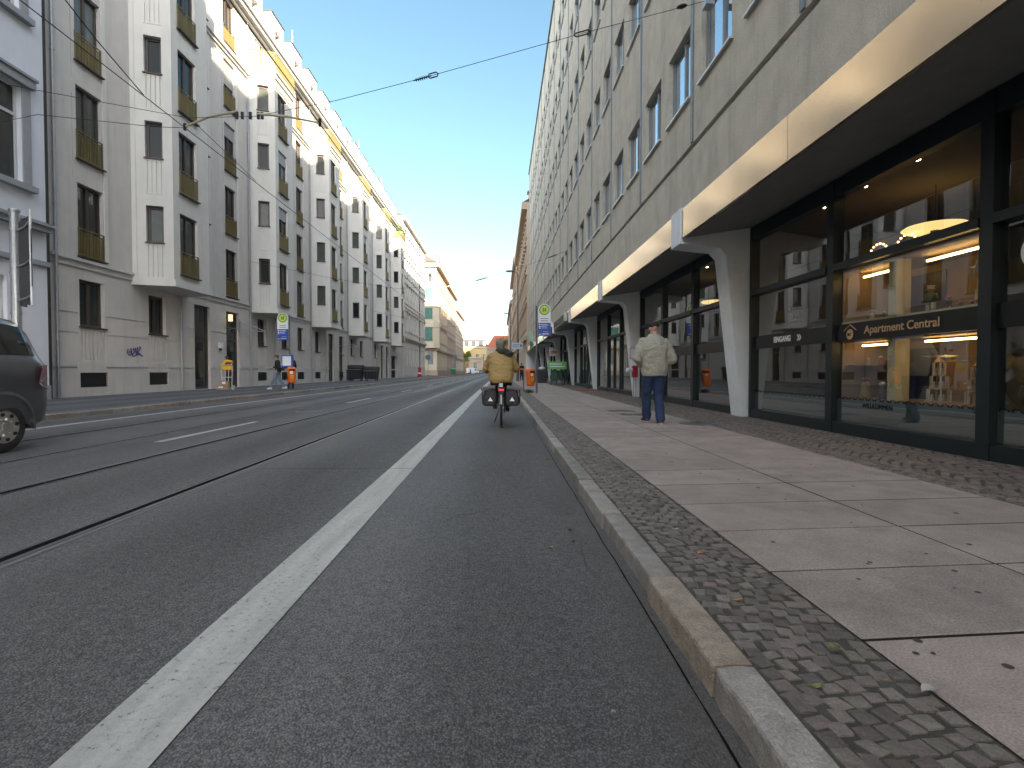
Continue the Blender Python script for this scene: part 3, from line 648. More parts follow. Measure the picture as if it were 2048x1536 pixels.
# pale shop name on the glass above EINGANG
t = thing('window_lettering', (XG, 8.8, 1.9), 'faint pale lettering KARL with a drop emblem on the dark glass above EINGANG', 'lettering')
M_pale = mat('pale_film', (.30, .29, .26), .6, var=.1)
text('lettering', 'KARL', .12, M_pale, face_mx((XG+.027, 8.86, 1.93)), t, .0005); mb = MB(); mb.ball((XG+.024, 8.93, 2.06), .05, (.1, .6, 1)); mb.build('drop_emblem', M_pale, t)
mb = MB(); mb.box(XG+.024, XG+.028, 8.45, 9.3, 1.83, 1.836); mb.box(XG+.024, XG+.028, 8.4, 8.8, 2.02, 2.025); mb.build('underline', M_pale, t)
for (a, b), lab in ((yA, 'frosted strip with small dark ornaments low on the window beneath EINGANG'), (yB, 'frosted strip with dark lettering WILLKOMMEN low on the lit window'), (yC_, 'frosted strip low on the nearest window at the right picture edge')):
    t = thing('frosted_strip', (XG, (a+b)/2, .3), lab, 'window film', 'frosted strips low on the shop windows')
    MB().box(XG+.036, XG+.04, a, b, .28, .62).build('film', M_frost, t)
    mb = MB(); n = int((b-a)/.13)
    for i in range(n): 
        c = a+.07+.13*i; mb.tube([(XG+.026, c+.05*math.cos(q_), .60+.035*math.sin(q_)) for q_ in [j*math.pi/6 for j in range(7)]], .004, 4)
    mb.build('ornament', M_tar, t)
    if (a, b) == yB: text('lettering', 'WILLKOMMEN', .085, M_tar, face_mx((XG+.027, 7.1, .53)), t, .0005)

# lit display cabinet behind the Apartment Central window
M_tan = mat('cabinet_wood', (.24, .165, .105), .7, var=.12, scale=3); M_cream = mat('cabinet_pillar', (.50, .44, .28), .6, var=.06)
M_led = mat('led_strip', (.9, .7, .3), .5, var=0, emit=(1.0, .60, .20), estr=3.6)
M_lamp = mat('lamp_glow', (.9, .8, .5), .5, var=0, emit=(1.0, .66, .24), estr=.28)
M_spot = mat('spot_glow', (.9, .8, .5), .5, var=0, emit=(1.0, .72, .35), estr=12)
cab = thing('display_cabinet', (5.4, 6.8, .1), 'lit wooden display cabinet in two tiers filled with carved figures behind the shop window', 'cabinet')
a, b = yB[0]+.02, yB[1]-.02; XB = 5.85
mb = MB()
for z0, z1 in ((.62, 1.42), (1.70, 2.44)):
    mb.box(XB, XB+.03, a, b, z0, z1)
    mb.box(XG+.10, XB, a-.03, a, z0, z1); mb.box(XG+.10, XB, b, b+.03, z0, z1)
    mb.box(XG+.10, XB+.03, a-.03, b+.03, z1, z1+.04); mb.box(XG+.10, XB+.03, a-.03, b+.03, z0-.05, z0)
mb.box(XG+.12, XB+.05, a, b, .12, .565)
mb.build('carcass', M_tan, cab)
mb = MB(); mid = 6.62
for z0, z1 in ((.62, 1.42), (1.70, 2.44)): mb.box(XG+.11, XG+.30, mid, mid+.13, z0, z1); mb.box(XG+.085, XG+.10, a, a+.03, z0, z1)
mb.box(XG+.075, XG+.098, a, b, 1.685, 1.715)
mb.build('pillar', M_cream, cab)
mb = MB(); M_nite = mat('night_panel', (.03, .025, .04), .4, var=.3, scale=5)
for z0, z1 in ((.62, 1.42), (1.70, 2.44)):
    mb.box(XB-.02, XB-.003, a, a+.66, z0, z1-.002); mb.box(XB-.02, XB-.003, mid+.15, mid+.72, z0, z1-.10)
mb.build('dark_panel', M_nite, cab)
mb = MB()
for z in (2.37, 1.375):
    mb.box(5.28, 5.31, 5.62, 6.42, z-.012, z+.012); mb.box(5.28, 5.31, 6.98, 7.55, z-.012, z+.012)
mb.build('light_strip', M_led, cab)
mb = MB(); mb.box(5.1, 5.7, 7.1, 7.9, 1.08, 1.09); mb.build('glass_shelf', mat('shelf_glass', (.10, .16, .10), .2, var=0), cab)
# figures
M_fw = mat('figure_white', (.50, .47, .42), .5, var=.1); M_fd = mat('figure_dark', (.05, .045, .06), .5, var=.3); M_fg = mat('figure_green', (.07, .12, .09), .5); M_fwood = mat('figure_wood', (.38, .24, .11), .5, var=.2); M_fr = mat('figure_red', (.28, .05, .04), .5)
def soldier(x, y, z, h, lab):
    t = thing('figurine', (x, y, z), lab, 'figurine', 'carved figures in the lit display')
    m = MB(); 
    for s_ in (-.12, .12): m.cyl((x, y+s_*h, z), (x, y+s_*h, z+.42*h), .07*h, .08*h, 8); m.ball((x-.03*h, y+s_*h, z+.02*h), .09*h, (1.3, 1, .6), 8, 6)
    m.build('leg', M_fw, t, smooth=True)
    m = MB(); m.lathe([(.14*h, .42*h), (.19*h, .46*h), (.15*h, .58*h), (.2*h, .74*h), (.06*h, .78*h)], (x, y, z), 10); 
    for s_ in (-1, 1): m.tube([(x, y+s_*.2*h, z+.72*h), (x, y+s_*.30*h, z+.58*h), (x-.05*h, y+s_*.26*h, z+.48*h)], .05*h, 6)
    m.build('torso', M_fg, t, smooth=True)
    MB().ball((x, y, z+.84*h), .09*h, (1, 1, 1), 10, 7).build('head', M_fwood, t, smooth=True)
    m = MB(); m.lathe([(.16*h, .90*h), (.16*h, .915*h), (.10*h, .92*h), (.12*h, 1.04*h)], (x, y, z), 12); m.build('hat', M_fw, t)
def pyramid(x, y, z, h, lab, tiers=3):
    t = thing('tiered_pyramid', (x, y, z), lab, 'ornament', 'carved figures in the lit display')
    m = MB(); p = MB(); r = .24*h; zz = z
    for k in range(tiers):
        m.lathe([(r, 0), (r, .02*h), (r*.9, .03*h)], (x, y, zz), 8)
        hh = .26*h
        for i in range(6):
            an = i*math.pi/3; p.cyl((x+r*.8*math.cos(an), y+r*.8*math.sin(an), zz+.03*h), (x+r*.8*math.cos(an), y+r*.8*math.sin(an), zz+hh), .018*h, n=6)
        for i in range(3):
            an = i*2.1; p.lathe([(.03*h, 0), (.035*h, .05*h), (.02*h, .09*h), (.025*h, .12*h), (.001, .14*h)], (x+r*.45*math.cos(an), y+r*.45*math.sin(an), zz+.03*h), 8)
        zz += hh; r *= .72
    m.lathe([(r, 0), (r*1.1, .02*h), (r*.3, .09*h), (.002, .16*h)], (x, y, zz), 10); m.build('platform', M_fwood, t); p.build('pillar', M_fw, t)
    w = MB(); top = zz+.14*h
    for i in range(6):
        an = i*math.pi/3+.3; c, s_ = math.cos(an), math.sin(an); L = .30*h
        w.q((x, y, top), (x+c*L*.5-s_*.03*h, y+s_*L*.5+c*.03*h, top+.01), (x+c*L, y+s_*L, top), (x+c*L*.5+s_*.03*h, y+s_*L*.5-c*.03*h, top-.02))
    w.build('propeller', M_fw, t)
def knob(x, y, z, h, prof, m_, cap, lab):
    t = thing('figurine', (x, y, z), lab, 'figurine', 'carved figures in the lit display')
    a_ = MB(); a_.lathe([(r_*h, z_*h) for r_, z_ in prof], (x, y, z), 10); a_.build('body', m_, t, smooth=True)
    MB().ball((x, y, z+h*1.02), h*.22, (1, 1, .7), 10, 6).build('cap', cap, t, smooth=True)
soldier(5.28, 6.34, 1.70, .34, 'standing soldier figure with white legs and a tall pale hat in the upper tier')
P1 = [(.26, 0), (.30, .1), (.18, .5), (.22, .75), (.1, .95)]
knob(5.22, 7.27, 1.70, .14, P1, M_fw, M_fw, 'small white figure at the far end of the upper tier')
knob(5.25, 7.08, 1.70, .11, P1, M_fr, M_fw, 'small red figure with a white cap in the upper tier')
knob(5.30, 6.92, 1.70, .22, P1, M_fd, M_fw, 'dark mushroom shaped figure with a white cap in the upper tier')
knob(5.25, 6.05, 1.70, .16, P1, M_fd, M_fr, 'dark squat figure right of the soldier in the upper tier')
for j in range(7): knob(5.2+.05*(j % 2), 5.97-.07*j, 1.70, .05+.02*(j % 3), P1, (M_fw, M_fd, M_fg)[j % 3], (M_fw, M_fwood)[j % 2], ['tiny white figure in the row at the near end of the upper tier', 'tiny dark figure second in the near row of the upper tier', 'tiny green figure third in the near row of the upper tier', 'tiny white figure fourth in the near row of the upper tier', 'tiny dark figure fifth in the near row of the upper tier', 'tiny green figure sixth in the near row of the upper tier', 'tiny white figure last in the near row of the upper tier'][j])
pyramid(5.35, 6.28, .62, .62, 'pale tiered pyramid with columns and propeller in the lower tier, the farther one')
pyramid(5.40, 5.82, .62, .55, 'tiered wooden pyramid with propeller in the lower tier, the nearer one')
pyramid(5.6, 5.98, 1.70, .5, 'tall brown tiered ornament in the upper tier', 3)
for j, (y_, h_, m_) in enumerate(((7.75, .10, M_fw), (7.45, .09, M_fwood), (7.2, .11, M_fr), (7.0, .08, M_fw))): knob(5.3, y_, 1.092 if y_ > 7.09 else .62, h_, P1, m_, M_fw, ['white figure at the far end of the glass shelf', 'wooden figure on the middle of the glass shelf', 'red figure at the near end of the glass shelf', 'small white figure low in the lower tier'][j])
knob(5.3, 7.5, .62, .26, P1, M_fwood, M_fr, 'brown figure with a red cap standing under the glass shelf')
knob(5.3, 7.15, .62, .2, P1, M_fd, M_fw, 'dark figure with a white cap standing under the glass shelf')
# star hanging in the window
t = thing('hanging_star', (5.2, 5.6, 2.1), 'pale folded star hanging at the near end of the upper tier', 'star'); mb = MB()
pts = []
for i in range(10): 
    r_ = .11 if i % 2 == 0 else .05; an = math.pi/2+i*math.pi/5; pts.append((5.2, 5.63+r_*math.cos(an), 2.12+r_*math.sin(an)))
for i in range(10): mb.q(pts[i], pts[(i+1) % 10], (5.17, 5.63, 2.12)); mb.q(pts[i], pts[(i+1) % 10], (5.23, 5.63, 2.12))
mb.build('star', M_fw, t); MB().cyl((5.2, 5.63, 2.22), (5.2, 5.63, 2.44), .002, n=4).build('thread', M_fw, t)
# lamps
def disc_lamp(x, y, z, r, lab):
    t = thing('pendant_lamp', (x, y, z), lab, 'lamp', 'glowing disc lamps in the shop')
    MB().lathe([(.02, .03), (r*.9, .03), (r, .0), (r*.9, -.03), (r*.45, -.035)], (x, y, z), 36).build('shade', M_lamp, t, smooth=True)
    m = MB(); m.cyl((x, y, z+.03), (x, y, 3.79), .006, n=6); m.cyl((x, y, z-.07), (x, y, z-.036), .06, n=14); m.build('cord', M_black, t)
disc_lamp(6.5, 7.75, 3.14, .42, 'glowing cream disc lamp hanging in the lit shop')
disc_lamp(6.3, 15.4, 3.05, .36, 'glowing disc lamp seen beside the near column')
for j, (x, y) in enumerate(((5.47, 6.83), (5.47, 7.82), (5.47, 8.83), (5.5, 12.4), (5.5, 13.9), (5.5, 14.9))):
    t = thing('ceiling_spot', (x, y, 3.78), ['nearest round spotlight in the shop ceiling', 'middle spotlight of the near three in the shop ceiling', 'third spotlight in the shop ceiling behind the EINGANG pane', 'spotlight just beyond the near column', 'second spotlight beyond the near column', 'third spotlight beyond the near column'][j], 'spotlight', 'ceiling spotlights')
    MB().cyl((x, y, 3.775), (x, y, 3.788), .055, n=14).build('rim', M_sill, t); MB().cyl((x, y, 3.768), (x, y, 3.7745), .035, n=12).build('bulb', M_spot, t)
t = thing('light_garland', (6.3, 8.6, 3.0), 'arched garland of tiny warm bulbs hanging in the shop', 'lights'); mb = MB(); wv = MB()
M_bulb = mat('bulb_glow', (1, .6, .3), .5, var=0, emit=(1, .45, .15), estr=3)
for c0 in (8.65, 8.05):
    pp = [(6.3, c0+.22*math.cos(q_), 2.92+.2*math.sin(q_)) for q_ in [j*math.pi/9 for j in range(10)]]; wv.tube(pp, .004, 4)
    for q_ in pp: mb.ball(q_, .016, (1, 1, 1), 8, 5)
mb.build('bulb', M_bulb, t); wv.build('wire', M_black, t)
# small things on the facade
t = thing('fascia_sign', (3.48, 30, 3.7), 'pale shop name box with raised letters on the canopy edge beyond the bus stop sign', 'sign')
MB().box(3.40, 3.53, 27.6, 33.2, 3.66, 4.12).build('sign_box', mat('sign_cream', (.5, .46, .40), .5, var=.05), t)
mb = MB()
for i in range(8):
    y = 28.1+.62*i; mb.box(3.36, 3.398, y, y+.17, 3.72, 4.05); mb.box(3.36, 3.398, y+.3, y+.45, 3.72, 4.05); mb.box(3.36, 3.398, y+.17, y+.3, 3.95 if i % 2 else 3.72, 4.05 if i % 2 else 3.82)
mb.build('letters', M_black, t)
t = thing('projecting_sign', (3.3, 35.4, 3.3), 'dark red box sign projecting from the canopy behind the bus stop sign', 'sign')
MB().box(2.95, 3.52, 35.3, 35.45, 3.35, 4.0).build('sign_box', mat('wine_red', (.10, .01, .03), .4), t); MB().box(2.95, 3.52, 35.3, 35.45, 4.002, 4.35).build('sign_top', M_white, t)
t = thing('projecting_sign', (3.2, 56, 4.0), 'narrow pale green sign sticking up from the canopy edge', 'sign')
MB().box(3.1, 3.5, 55.9, 56.0, 4.2, 5.3).build('sign_box', mat('mint_sign', (.30, .45, .40), .4), t); MB().box(3.3, 3.54, 58, 58.1, 3.5, 4.5).build('lower_box', mat('green_sign_dark', (.04, .22, .12), .4), t)
t = thing('hanging_sign', (4.45, 42.5, 2.3), 'white sign with red letters hanging under the canopy beyond the raked columns', 'sign')
MB().box(4.0, 4.75, 42.4, 42.45, 2.25, 2.95).build('sign_board', M_white, t); text('lettering', 'nie', .42, mat('red_letter', (.45, .03, .03), .5, var=0), face_my((4.08, 42.38, 2.58)), t, .004, .01)
t = thing('notice', (4.6, 18.3, 1.3), 'small white notice with a red edge on the second raked column', 'notice')
MB().box(4.55, 4.78, 18.322, 18.33, 1.45, 1.83).build('red_edge', mat('notice_red', (.4, .05, .04), .5), t); MB().box(4.57, 4.76, 18.315, 18.321, 1.47, 1.81).build('sheet', M_white, t)
t = thing('standpipe_box', (4.62, 17.95, .1), 'red box with a white round cap on two thin legs beside the second column', 'box')
MB().box(4.54, 4.72, 17.85, 18.05, .80, 1.20).build('box', mat('signal_red', (.32, .015, .02), .4, var=.1), t, bevel=.02)
m = MB(); m.cyl((4.58, 17.9, .1), (4.58, 17.9, .8), .015, n=8); m.cyl((4.67, 17.95, .1), (4.67, 17.95, .8), .015, n=8); m.build('leg', M_galv, t); MB().cyl((4.54, 17.95, 1.05), (4.34, 17.9, 1.05), .075, n=16).build('cap', M_white, t, bevel=.01)
# ------------------------------------------------------------------ GREY APARTMENT HOUSE with bays (left)
M_pl = mat('grey_plaster', (.54, .515, .49), .88, var=.06, scale=1.6, grit=.06, gscale=60, bump=.12, bscale=80, stain=.22, stcol=(.17, .16, .15))
M_bay = mat('pale_bay_plaster', (.60, .59, .555), .85, var=.05, scale=1.5, bump=.08, bscale=90, stain=.2, stcol=(.30, .30, .28))
M_trim = mat('pale_trim', (.53, .53, .51), .85, var=.08, scale=3, stain=.25, stcol=(.2, .19, .18))
M_brn = mat('brown_window_frame', (.045, .034, .030), .5, var=.1, objrand=.15)
M_glassL = pane_mat('house_glass', (.02, .024, .024), (.22, .235, .22), .22, .4)
M_glassS = pane_mat('bay_side_glass', (.014, .018, .018), (.11, .13, .12), .35, .12)
M_brass = mat('olive_railing', (.165, .130, .050), .5, .1, var=.15, scale=9, objrand=.12)
M_shut = mat('roller_shutter', (.30, .31, .32), .6, var=.05)
M_roofw = mat('white_render', (.60, .585, .56), .85, var=.05, scale=2, stain=.1, stcol=(.4, .38, .35))
M_tile = mat('dark_roof', (.06, .055, .055), .7, var=.2, scale=3)
XL = -15.0; SH = 3.45; Z1 = 5.13
grey = thing('apartment_house', (XL, 18, .1), 'long grey apartment house with five pale bays, brown windows and olive railings on the left', 'building')
Y0L, Y1L = 17.95, 81.5
bs = [21.9+10.1*k for k in range(6)]
def frw(w, h, shutter=0.0):           # french window, local: y along wall, x = depth (negative into wall)
    m = MB(); t = .085
    for a in ((0, w, 0, t), (0, w, h-t, h), (0, t, t, h-t), (w-t, w, t, h-t), (w*.5-.07, w*.5+.07, t, h-t)): m.box(-.08, .0, *a)
    m.cur = 1; m.q((-.05, t, t), (-.05, w-t, t), (-.05, w-t, h-t), (-.05, t, h-t)); m.cur = 0
    m.box(-.02, .26, -.06, w+.06, -.05, -.003)
    if shutter: m.cur = 2; m.box(-.03, .035, .003, w-.003, h-shutter, h-.003)
    return m
def railm(w, hr=1.0):
    m = MB(); m.box(.12, .155, -.03, w+.03, hr-.03, hr); m.box(.12, .155, -.03, w+.03, .05, .08); m.box(.135, .16, -.03, w+.03, hr-.14, hr-.12)
    n = int(w/.066)
    for i in range(n+1): y = i*w/n; m.box(.125, .145, y-.011, y+.011, .08, hr-.14)
    for y in (0, w/2, w): m.box(.11, .16, y-.018, y+.018, .02, hr)
    return m
FM = [M_brn, M_glassL, M_shut]
masters = {}
def place(kind, builder, mats, name, parent, M, ro=0):
    if kind not in masters:
        o = builder().build(name, mats, parent, org=(0, 0, 0)); masters[kind] = o
    else:
        o = masters[kind].copy(); COL.objects.link(o); o.parent = parent
    o.matrix_local = M; return o
def gl(x, y, z, rz=0.0): return Matrix.Translation(Vector((x, y, z))-ORG[grey.name]) @ Matrix.Rotation(rz, 4, 'Z')
rnd = random.Random(21)
fl = []; holes = []
for k, s in enumerate(bs):
    for off in (-2.75, 4.45):
        y = s+off
        if y+1.2 > Y1L-.3: continue
        for j in range(5):
            z = Z1+SH*j; h = 2.6 if j < 4 else 2.55
            holes.append((y, y+1.2, z, z+h, None)); fl.append((y, z, h, j))
    # flutes and shallow joints on the wall
    for j in range(1, 4): holes.append((s-2.95, s-2.91, Z1+SH*j-.7, Z1+SH*j+2.2, .02))
GW = []; GD = []
for k, s in enumerate(bs):
    under = (s+.95, s+2.1, 2.62, 4.28)
    if k < 5: GW.append((*under, k))
    else: holes.append((s+.3, s+4.6, .101, 3.2, 2.0))
    if k in (0, 3): 
        GW.append((s-2.75, s-1.55, 2.62, 4.30, k))
    if k in (2,):
        GW.append((s-2.75, s-1.55, 2.62, 4.30, k))
    if k in (0, 2, 4):
        GD.append((s+4.3, s+5.7, k)); GD.append((s+7.3, s+8.7, k))
    if k in (1, 3): GW.append((s+4.5, s+5.7, 2.62, 4.30, k))
for a, b, z0, z1, k in GW: holes.append((a, b, z0, z1, None))
GD = [d for d in GD if d[1] < Y1L-1]
for a, b, k in GD: holes.append((a, b, .12, 4.32, None))
vents = []
for a, b, z0, z1, k in GW: vents.append((a-.02, b+.12, .42, .96)); holes.append((a-.02, b+.12, .42, .96, .12))
# flutes under ground windows, joints
for a, b, z0, z1, k in GW:
    n = 7
    for i in range(n): u = a+.08+i*(b-a-.12)/(n-1); holes.append((u-.025, u+.025, 1.42, 2.52, .05))
for z in (1.13, 2.35, 3.05): 
    segs = sorted([(a-.12, b+.12) for a, b, *_ in GW if z > 2.5 or z < 1.2]+[(a-.1, b+.1) for a, b, *_ in GD]+[(a-.1, b+.1) for a, b, *_ in GW if 1.2 < z < 2.5]); u = Y0L
    for a, b in segs+[(Y1L, Y1L)]:
        if a > u: holes.append((u, min(a, Y1L), z, z+.05, .04))
        u = max(u, b)
mb = MB(); wall(mb, (XL, 0, 0), (0, 1, 0), (1, 0, 0), Y0L, Y1L, .1, 22.0, holes, .24)
mb.q((XL, Y0L, .1), (XL-14, Y0L, .1), (XL-14, Y0L, 22), (XL, Y0L, 22)); mb.q((XL, Y1L, .1), (XL-14, Y1L, .1), (XL-14, Y1L, 22), (XL, Y1L, 22))
mb.build('wall', M_pl, grey)
MB().box(XL-12, XL-.33, Y0L+.05, Y1L-.05, .0, 22.2).build('core', M_dark, grey)
# plinth, string courses, cornice
mb = MB()
def course(z0, z1, p, y0=Y0L, y1=Y1L, skip=()):
    u = y0
    for a, b in sorted(skip)+[(y1, y1)]:
        if a > u: mb.box(XL+.002, XL+p, u, min(a, y1), z0, z1)
        u = max(u, b)
gaps = [(s-.02, s+3.62) for s in bs]
course(4.92, 5.02, .10, skip=gaps); course(4.70, 4.74, .06, skip=gaps); course(18.35, 18.5, .10, skip=gaps); course(18.5, 18.72, .20, skip=gaps)
course(21.6, 21.75, .22); course(21.75, 22.0, .45); course(22.002, 22.10, .58)
course(1.17, 1.34, .03, skip=[(a-.0, b+.0) for a, b, *_ in GW]+[(a-.05, b+.05) for a, b, _ in GD]) 
mb.build('cornice', M_trim, grey)
for y in [s-2.75+1.2+.03 for s in bs]+[s+5.65+.03 for s in bs]:
    if y+.3 < Y1L: MB().box(XL+.002, XL+.035, y, y+.2, Z1-.05, Z1+2.75+SH*3).build('pilaster_strip', M_bay, grey)
for (y, z, h, j) in fl:
    sh = rnd.choice([0, 0, 0, .7, 1.3]) if z > 9 else 0
    key = ('fw', h, sh)
    place(key, (lambda h=h, sh=sh: frw(1.2, h, sh)), FM, 'french_window', grey, gl(XL-.13, y, z))
    place('rail', lambda: railm(1.2), M_brass, 'balcony_railing', grey, gl(XL-.13, y, z))
def gwin(w, h):
    m = MB(); t = .09
    for a in ((0, w, 0, t), (0, w, h-t, h), (0, t, t, h-t), (w-t, w, t, h-t), (w*.5-.08, w*.5+.08, t, h-t)): m.box(-.08, .0, *a)
    m.cur = 1; m.q((-.05, t, t), (-.05, w-t, t), (-.05, w-t, h-t), (-.05, t, h-t)); m.cur = 0; m.box(-.02, .22, -.05, w+.05, -.06, -.003); return m
for a, b, z0, z1, k in GW: place(('gw', round(b-a, 2)), (lambda w=b-a, h=z1-z0: gwin(w, h)), FM, 'window', grey, gl(XL-.15, a, z0))
def ventm(w):
    m = MB(); m.box(-.1, -.09, 0, w, 0, .54)
    for i in range(8): m.box(-.085, -.02, .01, w-.01, .03+i*.065, .055+i*.065)
    return m
M_vent = mat('vent_metal', (.03, .032, .034), .6, var=.1)
for a, b, z0, z1 in vents: place(('v', round(b-a, 2)), (lambda w=b-a: ventm(w)), M_vent, 'vent_grille', grey, gl(XL, a, z0))
def doorm(w, h):
    m = MB(); t = .11
    for a in ((0, w, 0, .12), (0, w, h-t, h), (0, t, .12, h-t), (w-t, w, .12, h-t), (t, w-t, 2.55, 2.66)): m.box(-.1, .0, *a)
    m.cur = 1; m.q((-.05, t, .12), (-.05, w-t, .12), (-.05, w-t, h-t), (-.05, t, h-t)); m.cur = 0; m.cyl((.03, w*.75, .9), (.03, w*.75, 1.6), .015, n=6); return m
M_glassD = pane_mat('door_glass', (.03, .033, .033), (.12, .12, .10), .3)
for i, (a, b, k) in enumerate(GD): place(('d', round(b-a, 2)), (lambda w=b-a: doorm(w, 4.2)), [M_brn, M_glassD], 'shop_door', grey, gl(XL-.14, a, .12))
# bays
PR = 1.4
def bay_wall():
    m = MB(); zb, zt = 4.60, 18.95
    D = .28
    # side faces (near and far), front face; local origin at (XL, s)
    L = math.hypot(PR, .45); ux = (PR/L, .45/L, 0); nn = (.45/L, -PR/L, 0)
    hs = []
    for j in range(4):
        z = Z1+SH*j+1.2; hs.append((.50, 1.12, z, z+1.5, None))
        for i in range(4): u = .56+i*.165; hs.append((u, u+.05, z-1.42, z-.12, .045))
        hs.append((.50, 1.14, z-1.50, z-1.47, .02))
    hs.append((0.16, .20, 4.9, 18.3, .025))
    wall(m, (0, 0, 0), ux, nn, 0, L, zb, zt, hs, D)
    wall(m, (0, 3.6, 0), (PR/L, -.45/L, 0), (.45/L, PR/L, 0), 0, L, zb, zt, hs[:0], D)
    fh = [(.45, 1.75, Z1+SH*j, Z1+SH*j+2.6, None) for j in range(4)]
    wall(m, (PR, .45, 0), (0, 1, 0), (1, 0, 0), 0, 2.7, zb, zt, fh, D)
    out = [(0, 0), (PR, .45), (PR, 3.15), (0, 3.6)]
    def slab(z0, z1, g):
        o = [(-.0, -g), (PR+g, .45-g*.6), (PR+g, 3.15+g*.6), (-.0, 3.6+g)]
        b = len(m.v); m.v += [(x, y, z0) for x, y in o]+[(x, y, z1) for x, y in o]
        for f in ((3, 2, 1, 0), (4, 5, 6, 7), (0, 1, 5, 4), (1, 2, 6, 5), (2, 3, 7, 6)): m.f.append(tuple(b+i for i in f)); m.mi.append(m.cur)
    slab(4.55, 4.78, .10); slab(4.782, 4.86, .05); slab(18.25, 18.33, .04); slab(18.70, 18.95, .10); slab(18.952, 19.10, .2)
    return m
def bay_core():
    m = MB(); o = [(-.0, .3), (PR-.3, .7), (PR-.3, 2.9), (-.0, 3.3)]; b = 0; m.v += [(x, y, 4.8) for x, y in o]+[(x, y, 18.6) for x, y in o]
    for f in ((3, 2, 1, 0), (4, 5, 6, 7), (0, 1, 5, 4), (1, 2, 6, 5), (2, 3, 7, 6)): m.f.append(f); m.mi.append(0)
    return m
def swin():
    m = MB(); w, h, t = .62, 1.5, .10
    for a in ((0, w, 0, t), (0, w, h-t, h), (0, t, t, h-t), (w-t, w, t, h-t)): m.box(-.07, .0, *a)
    m.cur = 1; m.q((-.04, t, t), (-.04, w-t, t), (-.04, w-t, h-t), (-.04, t, h-t)); m.cur = 0; m.box(-.0, .28, -.04, w+.04, -.05, -.003); return m
def bay_rail():
    m = MB(); out = [Vector((0, .0, 0)), Vector((PR+.12, .40, 0)), Vector((PR+.12, 3.2, 0)), Vector((0, 3.6, 0))]
    for a, b in zip(out, out[1:]):
        d = (b-a); L = d.length; d.normalize(); M = Matrix.Translation(a) @ Matrix.Rotation(math.atan2(d.y, d.x), 4, 'Z')
        m.box(0, L, -.02, .02, 1.05, 1.09, M); m.box(0, L, -.015, .015, .1, .13, M); n = int(L/.07)
        for i in range(n+1): x = i*L/n; m.box(x-.014, x+.014, -.01, .01, .13, 1.05, M)
    return m
aL = math.atan2(.45, PR)
for k, s in enumerate(bs):
    bw = place('bay', bay_wall, M_bay, 'bay', grey, gl(XL, s, 0))
    place('bayc', bay_core, M_dark, 'bay_core', grey, gl(XL, s, 0))
    for j in range(4):
        z = Z1+SH*j
        # near side window: on a face whose normal points (0.45,-PR)
        L = math.hypot(PR, .45); U = Vector((PR/L, .45/L, 0)); N = Vector((.45/L, -PR/L, 0)); p = Vector((XL, s, z+1.2))+U*.5-N*.21
        M = Matrix(((N.x, U.x, 0, p.x), (N.y, U.y, 0, p.y), (0, 0, 1, p.z), (0, 0, 0, 1)))
        place('swin', swin, [M_brn, M_glassS, M_shut], 'side_window', grey, Matrix.Translation(-ORG[grey.name]) @ M)
        sh = rnd.choice([0, 0, .7]) if j > 0 else 0
        place(('fw2', sh), (lambda sh=sh: frw(1.3, 2.6, sh)), FM, 'french_window', grey, gl(XL+PR-.12, s+.9, z))
        place('rail2', lambda: railm(1.3), M_brass, 'balcony_railing', grey, gl(XL+PR-.12, s+.9, z))
    place('brail', bay_rail, M_brass, 'terrace_railing', grey, gl(XL, s, 19.1))
    place('fw5', (lambda: frw(1.5, 2.3, 0)), FM, 'terrace_door', grey, gl(XL-.0, s+1.0, 19.12))
# downpipes
M_pipe = mat('zinc_pipe', (.34, .36, .38), .45, .5, var=.1, scale=4)
def dpipe(z1): 
    m = MB(); m.cyl((.10, 0, 0), (.10, 0, z1), .055, n=10); z = 1.4
    while z < z1: m.cyl((.10, 0, z), (.10, 0, z+.05), .068, n=10); z += 1.7
    return m
for k, s in enumerate(bs):
    if k: place('dp', lambda: dpipe(21.7), M_pipe, 'downpipe', grey, gl(XL, s-.16, .1))
    else: place('dps', lambda: dpipe(4.4), M_pipe, 'downpipe', grey, gl(XL, s+3.1, .1))
    if k in (1, 2): place('dps', lambda: dpipe(4.4), M_pipe, 'downpipe', grey, gl(XL, s+3.3, .1))
place('dp', lambda: dpipe(21.7), M_pipe, 'downpipe', grey, gl(XL, Y0L+.12, .1))
# roof storey: set back wall and white dormer boxes
mb = MB(); mb.box(XL-13, XL-2.0, Y0L, Y1L, 22.1, 24.3); mb.build('attic_wall', M_roofw, grey)
mb = MB(); mb.box(XL-13.2, XL-1.7, Y0L, Y1L, 24.302, 24.5); mb.build('attic_roof', M_tile, grey)
def dormer():
    m = MB(); wall(m, (0, 0, 0), (0, 1, 0), (1, 0, 0), 0, 2.0, 0, 3.1, [(.55, 1.45, .7, 2.25, None)], .5)
    m.q((0, 0, 0), (-3.5, 0, 0), (-3.5, 0, 3.1), (0, 0, 3.1)); m.q((0, 2, 0), (-3.5, 2, 0), (-3.5, 2, 3.1), (0, 2, 3.1)); m.q((0, 0, 3.1), (0, 2, 3.1), (-3.5, 2, 3.1), (-3.5, 0, 3.1))
    m.cur = 1; m.box(-3.5, .06, -.06, 2.06, 3.102, 3.18); m.cur = 2; m.q((-.42, .5, .65), (-.42, 1.5, .65), (-.42, 1.5, 2.3), (-.42, .5, 2.3)); return m
y = 19.4
while y < Y1L-2.1:
    place('dorm', dormer, [M_roofw, M_tile, M_glassL], 'dormer', grey, gl(XL-.35, y, 22.1)); y += 3.367
mb = MB(); 
for z in (22.5, 22.8, 23.1): mb.cyl((XL+.3, Y0L, z), (XL+.3, Y1L, z), .012, n=4)
n = 60
